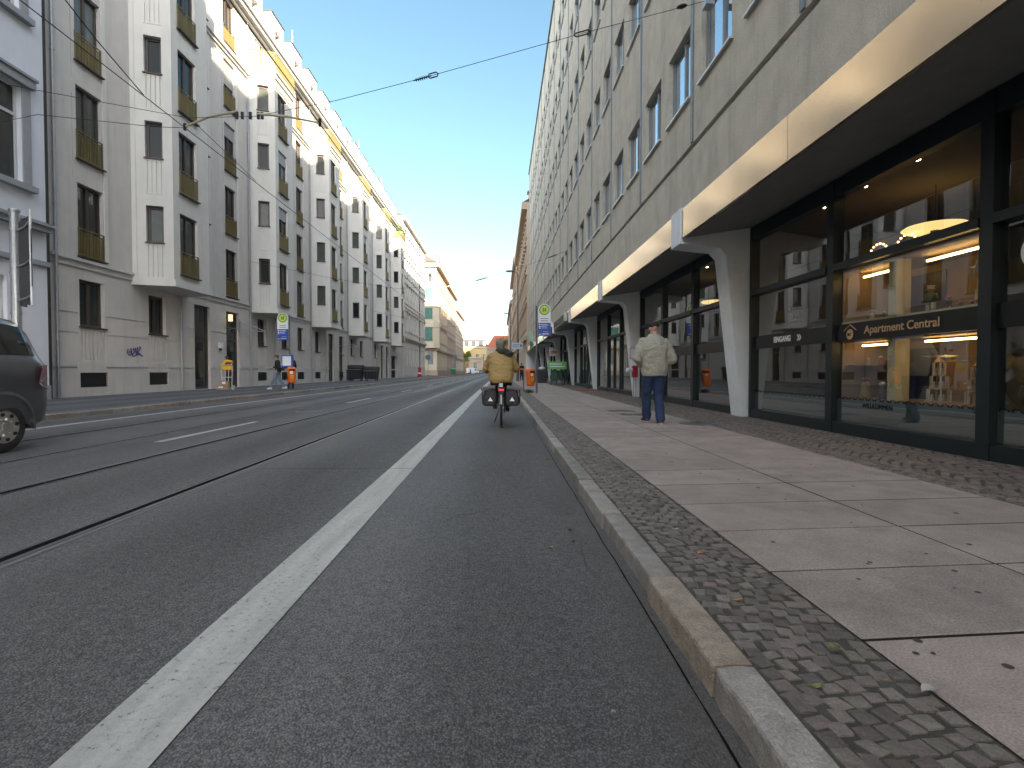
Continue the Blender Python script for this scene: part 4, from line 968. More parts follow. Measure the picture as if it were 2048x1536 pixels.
for i in range(n+1): yy = Y0L+(Y1L-Y0L)*i/n; mb.cyl((XL+.3, yy, 22.1), (XL+.3, yy, 23.1), .014, n=4)
mb.build('roof_railing', M_galv, grey)
mb = MB()
for yy in (41.5, 60.5, 72): mb.cyl((XL-1, yy, 25), (XL-1, yy, 27.3), .03, n=6)
mb.build('roof_mast', M_white, grey)
# purple graffiti tag
mb = MB(); M_gr = mat('purple_paint', (.05, .03, .16), .6, var=.2)
def gpt(px, py): Y = 15750/(1000-px); return (XL+.012, Y, 1-(py-743)/1050*Y)
for st in (((269, 699), (267, 706), (271, 711), (276, 708), (275, 703), (270, 705)), ((274, 697), (277, 712), (281, 704), (279, 698), (283, 697), (285, 711)), ((286, 711), (287, 696), (292, 700), (287, 705), (296, 713)), ((279, 713), (290, 709), (297, 713)), ((291, 694), (294, 698))):
    mb.tube([gpt(*p) for p in st], .022, 6)
mb.build('graffiti', M_gr, grey)
# bracket awnings and lamp on the ground floor
for (y, lab) in ((28.9, 'long steel bracket with a lit lantern beside the shop door, nearest of the brackets'), (48.9, 'long steel bracket beside the second pair of shop doors'), (69.2, 'long steel bracket beside the third pair of shop doors, farthest')):
    t = thing('wall_bracket', (XL, y, 3.6), lab, 'bracket', 'steel brackets on the grey house')
    m = MB(); m.tube([(XL+.02, y+1.7, 3.9), (XL+1.5, y+1.9, 3.3)], .022, 6); m.tube([(XL+.02, y+1.7, 3.35), (XL+1.5, y+1.9, 3.3)], .018, 6); m.tube([(XL+.02, y+.0, 3.4), (XL+1.5, y+1.9, 3.3)], .014, 6); m.build('arm', M_pipe, t)
    MB().box(XL+.005, XL+.04, y+1.6, y+1.8, 3.25, 4.0).build('wall_plate', M_galv, t)
t = thing('wall_lantern', (XL+.3, 29.0, 3.9), 'small glowing box lantern over the shop door behind the hand truck', 'lamp')
MB().box(XL+.15, XL+.33, 29.12, 29.26, 3.75, 4.12).build('lamp_glass', mat('lantern_glow', (1, .8, .5), .5, var=0, emit=(1, .72, .38), estr=.22), t); MB().box(XL+.003, XL+.15, 29.15, 29.3, 3.9, 3.95).build('arm', M_black, t)
t = thing('house_number', (XL, 28.5, 2.0), 'small white house number box on the wall between the two shop doors', 'sign'); MB().box(XL+.01, XL+.12, 28.35, 28.62, 2.25, 2.55).build('lamp_box', M_white, t); MB().box(XL+.002, XL+.1, 28.44, 28.54, 2.12, 2.248).build('base', M_black, t)
# balcony plants
M_leaf = mat('foliage', (.065, .10, .022), .6, var=.35, scale=2.5, island=.45)
def foliage(mb, c, r, n, s, rnd, flat=1.0):
    c = Vector(c)
    for _ in range(n):
        d = Vector((rnd.gauss(0, 1), rnd.gauss(0, 1), rnd.gauss(0, 1))).normalized()*r*rnd.uniform(.35, 1)**.6; d.z *= flat; p = c+d
        a = Vector((rnd.gauss(0, 1), rnd.gauss(0, 1), rnd.gauss(0, 1))).normalized()*s; b = a.orthogonal().normalized()*s*.6
        mb.q(p-a, p+b, p+a, p-b)
def bush(x, y, z, r, lab, name='balcony_plant', cat='plant', fl=1.2, pot=True, n=500, grp=None):
    t = thing(name, (x, y, z), lab, cat, grp); m = MB(); rr = random.Random(int(y*10))
    for _ in range(5): foliage(m, (x+rr.uniform(-.4, .4)*r, y+rr.uniform(-.4, .4)*r, z+r*fl+rr.uniform(-.3, .5)*r), r*.6, n//5, .09*max(1, r), rr, fl)
    m.build('leaves', M_leaf, t)
    if pot: MB().lathe([(.16, 0), (.22, .35), (.2, .36)], (x, y, z), 12).build('pot', mat('terracotta', (.25, .10, .05), .8), t)
    else: MB().cyl((x, y, z), (x, y, z+r*fl), .05, n=6).build('stem', mat('bark', (.07, .05, .035), .9), t)
bush(-13.9, 74.2, 19.12, .95, 'green shrub growing on the last terrace of the grey house', fl=1.5)
bush(-14.2, 73.2, 19.12, .55, 'smaller shrub beside the green one on the last terrace', fl=1.5)

# ------------------------------------------------------------------ WHITE HOUSE (far left)
M_wh = mat('white_blue_render', (.64, .66, .72), .85, var=.04, scale=1.5, bump=.05, bscale=120, stain=.12, stcol=(.36, .38, .42))
M_wtr = mat('grey_stone_trim', (.30, .31, .33), .8, var=.08, scale=4, stain=.25, stcol=(.18, .18, .18))
M_fr = mat('white_window_frame', (.50, .52, .52), .45, var=.05)
XW = -14.6
wh = thing('white_house', (XW, 10, .1), 'white house with grey stone window surrounds at the far left edge', 'building')
hs = []; wz = [(6.75, 9.7), (11.9, 14.8), (17.0, 19.6)]
wy = [16.55-1.45-3.1*i for i in range(6)]
for y in wy:
    for z0, z1 in wz: hs.append((y, y+1.45, z0, z1, None))
gwy = [13.4, 9.0, 4.6]
for y in gwy: hs.append((y, y+2.55, .9, 3.85, None))
mb = MB(); wall(mb, (XW, 0, 0), (0, 1, 0), (1, 0, 0), -2, 17.35, .1, 22.5, hs, .22); mb.q((XW, 17.35, .1), (XW-12, 17.35, .1), (XW-12, 17.35, 22.5), (XW, 17.35, 22.5)); mb.q((XW, -2, .1), (XW-12, -2, .1), (XW-12, -2, 22.5), (XW, -2, 22.5))
mb.build('wall', M_wh, wh); MB().box(XW-11, XW-.5, -1.9, 17.3, .05, 22.6).build('core', M_dark, wh)
mb = MB()
for y in wy:
    for z0, z1 in wz:
        for a in ((y-.28, y-.001, z0-.02, z1+.02), (y+1.451, y+1.73, z0-.02, z1+.02)): mb.box(XW+.003, XW+.05, *a)
        mb.box(XW+.003, XW+.16, y-.36, y+1.81, z1+.022, z1+.28); mb.box(XW+.003, XW+.22, y-.40, y+1.85, z1+.282, z1+.36); mb.box(XW+.003, XW+.18, y-.36, y+1.81, z0-.2, z0-.022)
mb.box(XW+.003, XW+.22, -2, 17.35, 5.42, 5.58); mb.box(XW+.003, XW+.3, -2, 17.35, 5.582, 5.68); mb.box(XW+.003, XW+.12, -2, 17.35, 4.35, 4.5); mb.box(XW+.003, XW+.5, -2, 17.5, 22.2, 22.6)
mb.box(XW+.003, XW+.06, -2, 17.35, .1, .55)
mb.build('stone_trim', M_wtr, wh)
def wwin():
    m = MB(); w, h, t = 1.45, 2.95, .08
    for a in ((0, w, 0, t), (0, w, h-t, h), (0, t, t, h-t), (w-t, w, t, h-t), (w/2-.05, w/2+.05, t, h-t), (t, w-t, h*.68, h*.68+.1)): m.box(-.07, 0, *a)
    m.cur = 1; m.q((-.04, t, t), (-.04, w-t, t), (-.04, w-t, h-t), (-.04, t, h-t)); return m
o0 = None
for y in wy:
    for z0, z1 in wz:
        if o0 is None: o0 = wwin().build('window', [M_fr, M_glassL], wh, org=(0, 0, 0)); o = o0
        else: o = o0.copy(); COL.objects.link(o); o.parent = wh
        o.matrix_local = Matrix.Translation(Vector((XW-.14, y, z0))-ORG[wh.name]) @ Matrix.Diagonal((1, 1, (z1-z0)/2.95, 1))
for y in gwy:
    m = MB(); t = .07
    for a in ((y, y+2.55, .9, .97), (y, y+2.55, 3.78, 3.85), (y, y+.07, .97, 3.78), (y+2.48, y+2.55, .97, 3.78)): m.box(XW-.2, XW-.12, *a)
    m.cur = 1; m.q((XW-.16, y+.07, .97), (XW-.16, y+2.48, .97), (XW-.16, y+2.48, 3.78), (XW-.16, y+.07, 3.78)); m.build('shop_window', [M_fr, M_glassR], wh)
# recess with brown pillar between the two houses
t = thing('party_wall', (XL, 17.6, .1), 'dark brown weathered wall strip between the white house and the grey house', 'wall')
MB().box(XL-6, XL+.02, 17.40, 17.93, .1, 22).build('strip', mat('brown_weathered', (.075, .070, .060), .9, var=.3, scale=3, bump=.4, stain=.6), t)
MB().box(XL+.022, XL+.10, 17.55, 17.72, .1, 21).build('pilaster', mat('brown_weathered2', (.10, .092, .080), .9, var=.3, scale=3, bump=.4, stain=.5), t)

# ------------------------------------------------------------------ generic older houses
def frontage(name, lab, X, N, y0, y1, ztop, wallm, trimm, rows, bayw, ww, gwin_=None, cornices=(), roofm=None, depth=12, ends=True, glass=None, framem=None, arched=False, roofh=2.5, grp=None, dorm=0):
    """X facade plane, N=+1 faces +X, -1 faces -X"""
    t = thing(name, (X, y0, .1), lab, 'building', grp); hs = []; L = y1-y0; n = int(L/bayw); w0 = (L-n*bayw)/2
    ops = []
    for i in range(n):
        c = y0+w0+bayw*(i+.5)
        for z0, z1 in rows: hs.append((c-ww/2, c+ww/2, z0, z1, None)); ops.append((c-ww/2, z0, z1-z0, ww))
        if gwin_: hs.append((c-ww*.55, c+ww*.55, gwin_[0], gwin_[1], None)); ops.append((c-ww*.55, gwin_[0], gwin_[1]-gwin_[0], ww*1.1))
    m = MB(); wall(m, (X, 0, 0), (0, 1, 0), (N, 0, 0), y0, y1, .1, ztop, hs, .22)
    for y in (y0, y1): m.q((X, y, .1), (X-N*depth, y, .1), (X-N*depth, y, ztop), (X, y, ztop))
    m.build('wall', wallm, t); MB().box(X-N*.4, X-N*(depth-.1), y0+.05, y1-.05, .05, ztop+.02).build('core', M_dark, t)
    m = MB()
    for (z0, z1, p) in cornices: m.box(X+N*.003, X+N*p, y0-.02, y1+.02, z0, z1)
    for (c, z0, h, w) in ops:
        if z0 > 4:
            m.box(X+N*.003, X+N*.05, c-.18, c-.002, z0-.1, z0+h+.15); m.box(X+N*.003, X+N*.05, c+w+.002, c+w+.18, z0-.1, z0+h+.15)
            m.box(X+N*.003, X+N*.22, c-.28, c+w+.28, z0+h+.2, z0+h+.36); m.box(X+N*.003, X+N*.16, c-.22, c+w+.22, z0-.22, z0-.04)
    m.build('trim', trimm, t)
    fm = framem or M_fr; gm = glass or M_glassL
    m = MB(); cnt = 0
    for (c, z0, h, w) in ops:
        o = MB(); f = .07; xo = X-N*.12
        for a in ((c, c+w, z0, z0+f), (c, c+w, z0+h-f, z0+h), (c, c+f, z0+f, z0+h-f), (c+w-f, c+w, z0+f, z0+h-f), (c+w/2-.04, c+w/2+.04, z0+f, z0+h-f), (c+f, c+w-f, z0+h*.68, z0+h*.68+.08)): o.box(xo-.05, xo, *a)
        o.cur = 1; o.q((xo-.03, c+f, z0+f), (xo-.03, c+w-f, z0+f), (xo-.03, c+w-f, z0+h-f), (xo-.03, c+f, z0+h-f))
        if cnt < 90: o.build('window', [fm, gm], t)
        else: b = len(m.v); m.v += o.v; m.f += [tuple(i+b for i in q) for q in o.f]; m.mi += o.mi
        cnt += 1
    if m.f: tag(m.build('far_windows', [fm, gm], t), kind='stuff')
    m = MB(); zt = ztop
    m.prism([(X+N*.55, y0, zt), (X-N*3.2, y0, zt+roofh), (X-N*depth, y0, zt+roofh+.3), (X-N*depth, y0, zt)], (0, -.05, 0), (0, y1-y0+.05, 0))
    rf = m.build('roof', roofm or M_tile, t)
    if dorm:
        for i in range(int(L/dorm)):
            c = y0+dorm*(i+.5); d = MB(); d.box(X-N*.3, X-N*2.6, c-.6, c+.6, zt+.2, zt+roofh*.85); d.box(X-N*.1, X-N*2.7, c-.75, c+.75, zt+roofh*.85+.002, zt+roofh*.85+.14); dd = d.build('dormer', trimm, t)
    return t
M_cream = mat('cream_render', (.58, .51, .39), .85, var=.05, scale=1, stain=.15, stcol=(.35, .30, .24))
M_palew = mat('pale_render', (.56, .55, .52), .85, var=.05, scale=1, stain=.25, stcol=(.3, .29, .27))
M_beige = mat('sandstone_beige', (.46, .38, .29), .85, var=.08, scale=2, stain=.3, stcol=(.24, .18, .13))
M_beige2 = mat('sandstone_rose', (.44, .35, .29), .85, var=.08, scale=2, stain=.3, stcol=(.22, .17, .14))
M_trimb = mat('sandstone_trim', (.40, .31, .23), .85, var=.08, scale=3, stain=.3, stcol=(.2, .15, .11))
M_greenf = mat('green_window_frame', (.05, .22, .17), .5, var=.1)
M_red = mat('red_roof_tiles', (.36, .10, .05), .8, var=.15, scale=3)
pale = frontage('pale_house', 'pale cream house with tall narrow windows beyond the grey house on the left', XL, 1, 82.0, 105.8, 25.0, M_palew, mat('pale_trim2', (.50, .48, .43), .85, var=.06, stain=.2, stcol=(.3, .28, .25)), [(7.6, 10.4), (12.0, 14.7), (16.2, 18.6), (20.2, 22.4)], 2.15, .95, (1.9, 4.9), [(5.9, 6.2, .18), (6.202, 6.5, .42), (11.1, 11.25, .1), (24.4, 25.0, .5), (.1, .5, .06)], roofh=1.6, ends=True)
MB().cyl((XL+.12, 98, .1), (XL+.12, 98, 24.4), .07, n=8).build('downpipe', M_tile, pale)
cor = frontage('corner_house', 'cream corner house with green framed oriel windows beyond the side street', -14.4, 1, 120.0, 143, 25.4, M_cream, M_trimb, [(7.9, 10.9), (12.8, 15.4), (17.3, 19.9), (21.4, 23.3)], 2.5, 1.1, (2.2, 4.9), [(5.7, 6.2, .3), (11.6, 12.0, .2), (16.2, 16.5, .2), (24.5, 25.4, .9), (.1, 1.3, .08)], framem=M_greenf, roofh=2.6, dorm=3.2)
# end face of the corner house with its oriel (faces the camera)
m = MB(); hs = [(-13, -12, z0, z1, None) for z0, z1 in ((21.4, 23.3),)]+[(-17.9, -16.9, z0, z1, None) for z0, z1 in ((2.4, 5.4),)]+[(-13.1, -12.0, 2.4, 5.6, None)]
wall(m, (0, 119.9, 0), (1, 0, 0), (0, -1, 0), -30, -14.38, .1, 25.4, [(-16.4, -15.2, 2.6, 5.6, None), (-16.2, -15.4, 21.3, 23.3, None), (-19.6, -18.9, 7.9, 10.9, None), (-19.6, -18.9, 12.8, 15.4, None), (-19.6, -18.9, 17.3, 19.9, None), (-19.4, -18.4, 2.6, 5.6, None)]+[(-30, -14.38, 1.35+.45*i, 1.38+.45*i, .03) for i in range(9)], .25)
m.build('end_wall', M_cream, cor); 
m = MB(); m.box(-30, -13.6, 119.1, 119.898, 24.6, 25.42); m.box(-30, -14.0, 119.5, 119.897, 5.75, 6.2); m.box(-30, -14.2, 119.75, 119.896, .1, 1.3); m.build('end_trim', M_trimb, cor)
m = MB(); m.q((-16.4, 119.985, 2.6), (-15.2, 119.985, 2.6), (-15.2, 119.985, 5.6), (-16.4, 119.985, 5.6)); m.q((-16.2, 119.985, 21.3), (-15.4, 119.985, 21.3), (-15.4, 119.985, 23.3), (-16.2, 119.985, 23.3))
for z0, z1 in ((7.9, 10.9), (12.8, 15.4), (17.3, 19.9)): m.q((-19.6, 119.985, z0), (-18.9, 119.985, z0), (-18.9, 119.985, z1), (-19.6, 119.985, z1))
m.build('end_pane', M_glassR, cor)
ori = MB(); op = [(-17.9, 119.88), (-17.25, 118.5), (-14.9, 118.5), (-13.7, 119.6), (-13.7, 121.8), (-14.38, 122.4)]
def poly_band(mb, z0, z1, g=0):
    cx = sum(p[0] for p in op)/6; cy = 120.2; P = [(cx+(x-cx)*(1+g), cy+(y-cy)*(1+g)) for x, y in op]; b = len(mb.v); n = 6
    mb.v += [(x, y, z0) for x, y in P]+[(x, y, z1) for x, y in P]; mb.f.append(tuple(b+i for i in reversed(range(n)))); mb.f.append(tuple(b+n+i for i in range(n))); mb.mi += [0, 0]
    for i in range(n): mb.f.append((b+i, b+(i+1) % n, b+n+(i+1) % n, b+n+i)); mb.mi.append(0)
for z0, z1, g in ((6.3, 7.6, 0), (7.6, 11.0, -.06), (11.0, 12.6, .04), (12.602, 15.5, -.05), (15.502, 17.1, .04), (17.102, 20.0, -.05), (20.002, 21.0, .05)): poly_band(ori, z0, z1, g)
ori.build('oriel', M_cream, cor)
for z0, z1 in ((7.9, 10.9), (12.8, 15.3), (17.3, 19.8)):
    o = MB(); a, b, y = -17.05, -15.15, 118.50
    for q_ in ((a, b, z0, z0+.12), (a, b, z1-.12, z1), (a, a+.12, z0+.12, z1-.12), (b-.12, b, z0+.12, z1-.12), (a+.6, a+.68, z0+.12, z1-.12), (b-.68, b-.6, z0+.12, z1-.12), (a+.12, b-.12, z1-.8, z1-.7)): o.box(q_[0], q_[1], y-.08, y+.02, q_[2], q_[3])
    o.cur = 1; o.q((a+.1, y-.02, z0+.1), (b-.1, y-.02, z0+.1), (b-.1, y-.02, z1-.1), (a+.1, y-.02, z1-.1)); o.build('oriel_window', [M_greenf, mat('green_curtained_glass', (.10, .20, .17), .15, var=.3, scale=2)], cor)
m = MB(); m.prism([(-30, 119.2, 25.42), (-14.0, 119.2, 25.42), (-15.8, 121.5, 27.9), (-30, 121.5, 27.9)], (0, 0, 0), (0, .01, 0)) 
m = MB(); m.q((-30, 119.1, 25.43), (-13.7, 119.1, 25.43), (-17.6, 122.5, 28.0), (-30, 122.5, 28.0)); m.build('end_roof', M_tile, cor)
frontage('town_house', 'cream terraced house with a dark eave directly beyond the corner house', -14.4, 1, 143.1, 172, 24.6, M_beige2, M_trimb, [(7.6, 10.2), (12.2, 14.8), (16.8, 19.2), (20.8, 22.8)], 2.9, 1.1, (1.9, 4.8), [(5.8, 6.2, .3), (24.0, 24.6, .8), (.1, 1.2, .08)], roofh=2.4, dorm=7)
frontage('town_house', 'lower pale house at the end of the left row before the crossing', -14.4, 1, 172.1, 208, 21.5, M_cream, M_trimb, [(6.8, 9.2), (10.8, 13.2), (14.8, 17.2)], 2.9, 1.1, (1.7, 4.4), [(5.2, 5.6, .3), (20.8, 21.5, .7), (.1, 1.2, .08)], roofh=2.4)
frontage('town_house', 'ornate beige sandstone house directly beyond the office block on the right', 3.75, -1, 72.6, 112, 24.3, M_beige, M_trimb, [(7.2, 9.9), (11.6, 14.2), (15.8, 18.2), (19.8, 22.0)], 2.6, 1.15, (1.7, 4.6), [(5.4, 5.9, .35), (10.4, 10.7, .2), (23.3, 24.3, .75), (.1, 1.2, .08)], roofh=2.2, dorm=4.2)
frontage('town_house', 'rose beige house with sunlit projecting parts behind the tall street lamp', 3.6, -1, 112.1, 152, 25.6, M_beige2, M_trimb, [(7.2, 9.9), (11.6, 14.2), (15.8, 18.2), (19.8, 22.0)], 2.7, 1.15, (1.7, 4.6), [(5.4, 5.9, .35), (14.9, 15.2, .2), (24.6, 25.6, .75), (.1, 1.2, .08)], roofh=2.2, dorm=5)
frontage('town_house', 'farthest pale house of the right row', 3.5, -1, 152.1, 225, 21.5, M_palew, M_trimb, [(7.2, 9.9), (11.6, 14.2), (15.8, 18.2)], 3.0, 1.15, (1.7, 4.6), [(5.4, 5.9, .35), (20.6, 21.5, .75)], roofh=2.5)
# end of the street
def endhouse(name, lab, x0, x1, y, z, wm, rm, rh, rows, bw, ww, mans=True):
    t = thing(name, ((x0+x1)/2, y, 0), lab, 'building'); hs = []; n = int((x1-x0)/bw); o = (x1-x0-n*bw)/2; ops = []
    for i in range(n):
        c = x0+o+bw*(i+.5)
        for z0, z1 in rows: hs.append((c-ww/2, c+ww/2, z0, z1, None)); ops.append((c-ww/2, z0, z1))
    m = MB(); wall(m, (0, y, 0), (1, 0, 0), (0, -1, 0), x0, x1, 0, z, hs, .3)
    for x in (x0, x1): m.q((x, y, 0), (x, y+14, 0), (x, y+14, z), (x, y, z))
    m.build('wall', wm, t); MB().box(x0+.1, x1-.1, y+.5, y+13.9, 0, z).build('core', M_dark, t)
    m = MB(); m.box(x0-.4, x1+.4, y-.5, y-.003, z-.7, z); m.box(x0, x1, y-.3, y-.003, 5.2, 5.6); m.build('cornice', M_trimb, t)
    for c, z0, z1 in ops:
        w = MB(); w.q((c, y+.25, z0), (c+ww, y+.25, z0), (c+ww, y+.25, z1), (c, y+.25, z1)); w.cur = 1; w.box(c+ww/2-.05, c+ww/2+.05, y+.2, y+.24, z0, z1); w.box(c, c+ww, y+.2, y+.239, z0+(z1-z0)*.66, z0+(z1-z0)*.66+.1); w.build('window', [M_glassR, M_fr], t)
    m = MB(); k = 1.6 if mans else 3.2; b = len(m.v)
    m.v += [(x0-.3, y-.3, z+.01), (x1+.3, y-.3, z+.01), (x1+.3, y+14, z+.01), (x0-.3, y+14, z+.01), (x0+k, y+k, z+rh), (x1-k, y+k, z+rh), (x1-k, y+12, z+rh), (x0+k, y+12, z+rh)]
    for f in ((0, 1, 5, 4), (1, 2, 6, 5), (2, 3, 7, 6), (3, 0, 4, 7), (4, 5, 6, 7)): m.f.append(f); m.mi.append(0)
    m.build('roof', rm, t)
    if mans:
        for i in range(n):
            c = x0+o+bw*(i+.5); d = MB(); d.box(c-.7, c+.7, y-.1, y+2, z+.3, z+2.4); dd = d.build('dormer', M_fr, t); q = MB(); q.q((c-.4, y-.11, z+.6), (c+.4, y-.11, z+.6), (c+.4, y-.11, z+2.1), (c-.4, y-.11, z+2.1)); q.build('pane', M_glassR, dd)
    return t
endhouse('end_house', 'sunlit cream house with dormered mansard roof closing the street', -20.5, -5.8, 262, 13.4, mat('yellow_render', (.36, .27, .13), .85, var=.05), mat('slate_roof', (.045, .046, .052), .7, var=.2), 3.4, [(7, 9.6), (2, 4.4)], 3.6, 1.3)
endhouse('low_house', 'lower tan stone house in front of the mansard house at the street end', -14.6, -8.6, 246, 7.6, M_beige, M_trimb, .4, [(2.0, 4.8)], 3.4, 1.3, False)
endhouse('red_roof_house', 'house with a big orange red roof glimpsed over the cyclist', -5.8, 8, 232, 11.5, M_beige2, M_red, 5.6, [(6.6, 8.8), (2, 4.4)], 3.4, 1.2, False)
endhouse('plain_house', 'plain pale house behind the trees at the far left of the street end', -48, -20.8, 240, 12, M_palew, M_tile, 3, [(6.6, 8.8), (2, 4.4)], 3.4, 1.2, False)
# houses behind the camera (they close the street for reflections and light)
frontage('town_house', 'pale house continuing the left row behind the camera', XL, 1, -68, -2.2, 22, M_palew, M_trimb, [(6.8, 9.4), (11.5, 14), (16.5, 18.8)], 4.2, 1.3, (1.7, 4.4), [(5.2, 5.6, .2), (21, 22, .6)])
t = thing('rear_house', (0, -82, 0), 'house closing the street far behind the camera', 'building')
m = MB(); wall(m, (0, -80, 0), (1, 0, 0), (0, 1, 0), -40, 4, 0, 21, [(x, x+1.3, z, z+2.3, None) for x in range(-38, 2, 3) for z in (2, 6, 10, 14)], .25); m.build('wall', M_beige2, t)
m = MB(); m.box(-40, 4, -92, -80.5, 0, 21.1); m.build('core', M_dark, t)

# ------------------------------------------------------------------ overhead wires
M_wire = mat('wire', (.03, .032, .035), .5, .5, var=0); M_arm = mat('beige_insulated_arm', (.45, .42, .30), .5, var=.05)
def sagline(a, b, sag, n=14):
    a, b = Vector(a), Vector(b); return [a.lerp(b, i/n)-Vector((0, 0, sag*4*(i/n)*(1-i/n))) for i in range(n+1)]
def wire(name, pts, r, lab, cat='wire', grp='overhead tram wires'):
    o = MB().tube(pts, r, 6).build(name, M_wire); tag(o, lab, cat, grp); return o
wire('contact_wire', [(-3.36, y, 5.62) for y in range(-40, 300, 20)], .008, 'tram contact wire running above the nearer track')
wire('contact_wire', [(-6.2, y, 5.80) for y in range(-40, 300, 20)], .008, 'tram contact wire running above the farther track')
t = thing('span_wire', (0, 10, 6.5), 'near span wire crossing the street from the office block to the left houses', 'wire', 'span wires across the street')
P = [(4.0, 10.9, 8.25), (3.6, 9.95, 7.93), (1.55, 10, 7.36), (-1.45, 10, 6.49), (-3.05, 10, 6.06), (-4.6, 10.1, 5.80), (-5.9, 10.2, 5.80), (-9.5, 10.4, 6.5), (-14.6, 10.8, 7.6)]
P = [(3.97, 9.95, 7.99)]+P[2:]
MB().tube(P, .0055, 6).build('wire', M_wire, t)
MB().box(3.84, 3.999, 9.85, 10.05, 7.85, 8.15).build('wall_anchor', M_galv, t)
def insul(p, d, L, r, par, open_=False):
    p = Vector(p); d = Vector(d).normalized(); m = MB()
    if open_:
        u = d.cross(Vector((0, 1, 0))).normalized(); m.tube([p-d*L/2, p-d*L*.35+u*r, p+d*L*.35+u*r, p+d*L/2, p+d*L*.35-u*r, p-d*L*.35-u*r], .012, 6, closed=True)
    else:
        for i in range(7): q = p+d*(i-3)*L/7; m.cyl(q-d*L/28, q+d*L/28, r*(1-.25*abs(i-3)/3), n=10)
        m.cyl(p-d*L*.62, p+d*L*.62, r*.35, n=8)
    return m.build('insulator', M_wire, par)
insul((1.55, 10, 7.36), (3, 0, .87), .34, .035, t, True); insul((-1.45, 10, 6.49), (3, 0, .87), .28, .035, t); insul((-1.25, 10, 6.548), (3, 0, .87), .2, .04, t, True)
insul((3.42, 9.96, 7.86), (3, 0, .78), .16, .045, t)
m = MB()
m.tube([(-6.2, 10.6, 5.82), (-5.6, 10.4, 5.93), (-4.95, 10.15, 5.83+.08)], [.016, .024, .022], 8); m.tube([(-3.36, 10.0, 5.64), (-4.0, 10.05, 5.78), (-4.55, 10.1, 5.84)], [.016, .024, .022], 8); m.build('steady_arm', M_arm, t)
m = MB()
for x in (-4.95, -4.85, -4.7, -4.55, -4.48): m.cyl((x, 10.12, 5.76), (x, 10.12, 5.88), .03, n=8)
m.tube([(-6.2, 10.6, 5.75), (-6.2, 10.6, 5.88)], .03, 6); m.tube([(-3.36, 10, 5.58), (-3.36, 10, 5.72)], .03, 6); m.build('clamp', M_wire, t)
wire('guy_wire', [(-6.0, 10.5, 5.9), (-6.15, 13.5, 5.8)], .006, 'short guy wire beside the left steady arm')
wire('bridle_wire', [(-15, 14.5, 7.3), (-9.8, 11.5, 6.45), (-6.9, 10.8, 5.9), (-6.2, 10.7, 5.84)], .006, 'thin bridle wire running to the left houses')
wire('upper_wire', [(-6.0, 4.5, 7.2), (-6.15, 8.3, 6.05), (-6.2, 9.4, 5.81)], .009, 'short feeder wire joining the farther contact wire')
t = thing('span_wire', (0, 32, 7), 'second span wire farther down the street above the cyclist', 'wire', 'span wires across the street')
MB().tube([(4.0, 32, 8.3), (1.0, 32, 7.2), (-1.1, 32, 6.6), (-3.3, 32, 6.2), (-6.2, 32, 6.0), (-10, 32, 6.6), (-15, 32, 7.6)], .008, 5).build('wire', M_wire, t); insul((-1.1, 32, 6.6), (3, 0, .85), .6, .06, t); insul((3.2, 32, 8.0), (3, 0, 1.1), .5, .05, t)
t = thing('span_wire', (0, 60, 7), 'third thin span wire in the distance', 'wire', 'span wires across the street'); MB().tube([(4.0, 60, 8.5), (-3, 60, 6.2), (-6.5, 60, 6.1), (-15, 60, 8)], .010, 5).build('wire', M_wire, t)

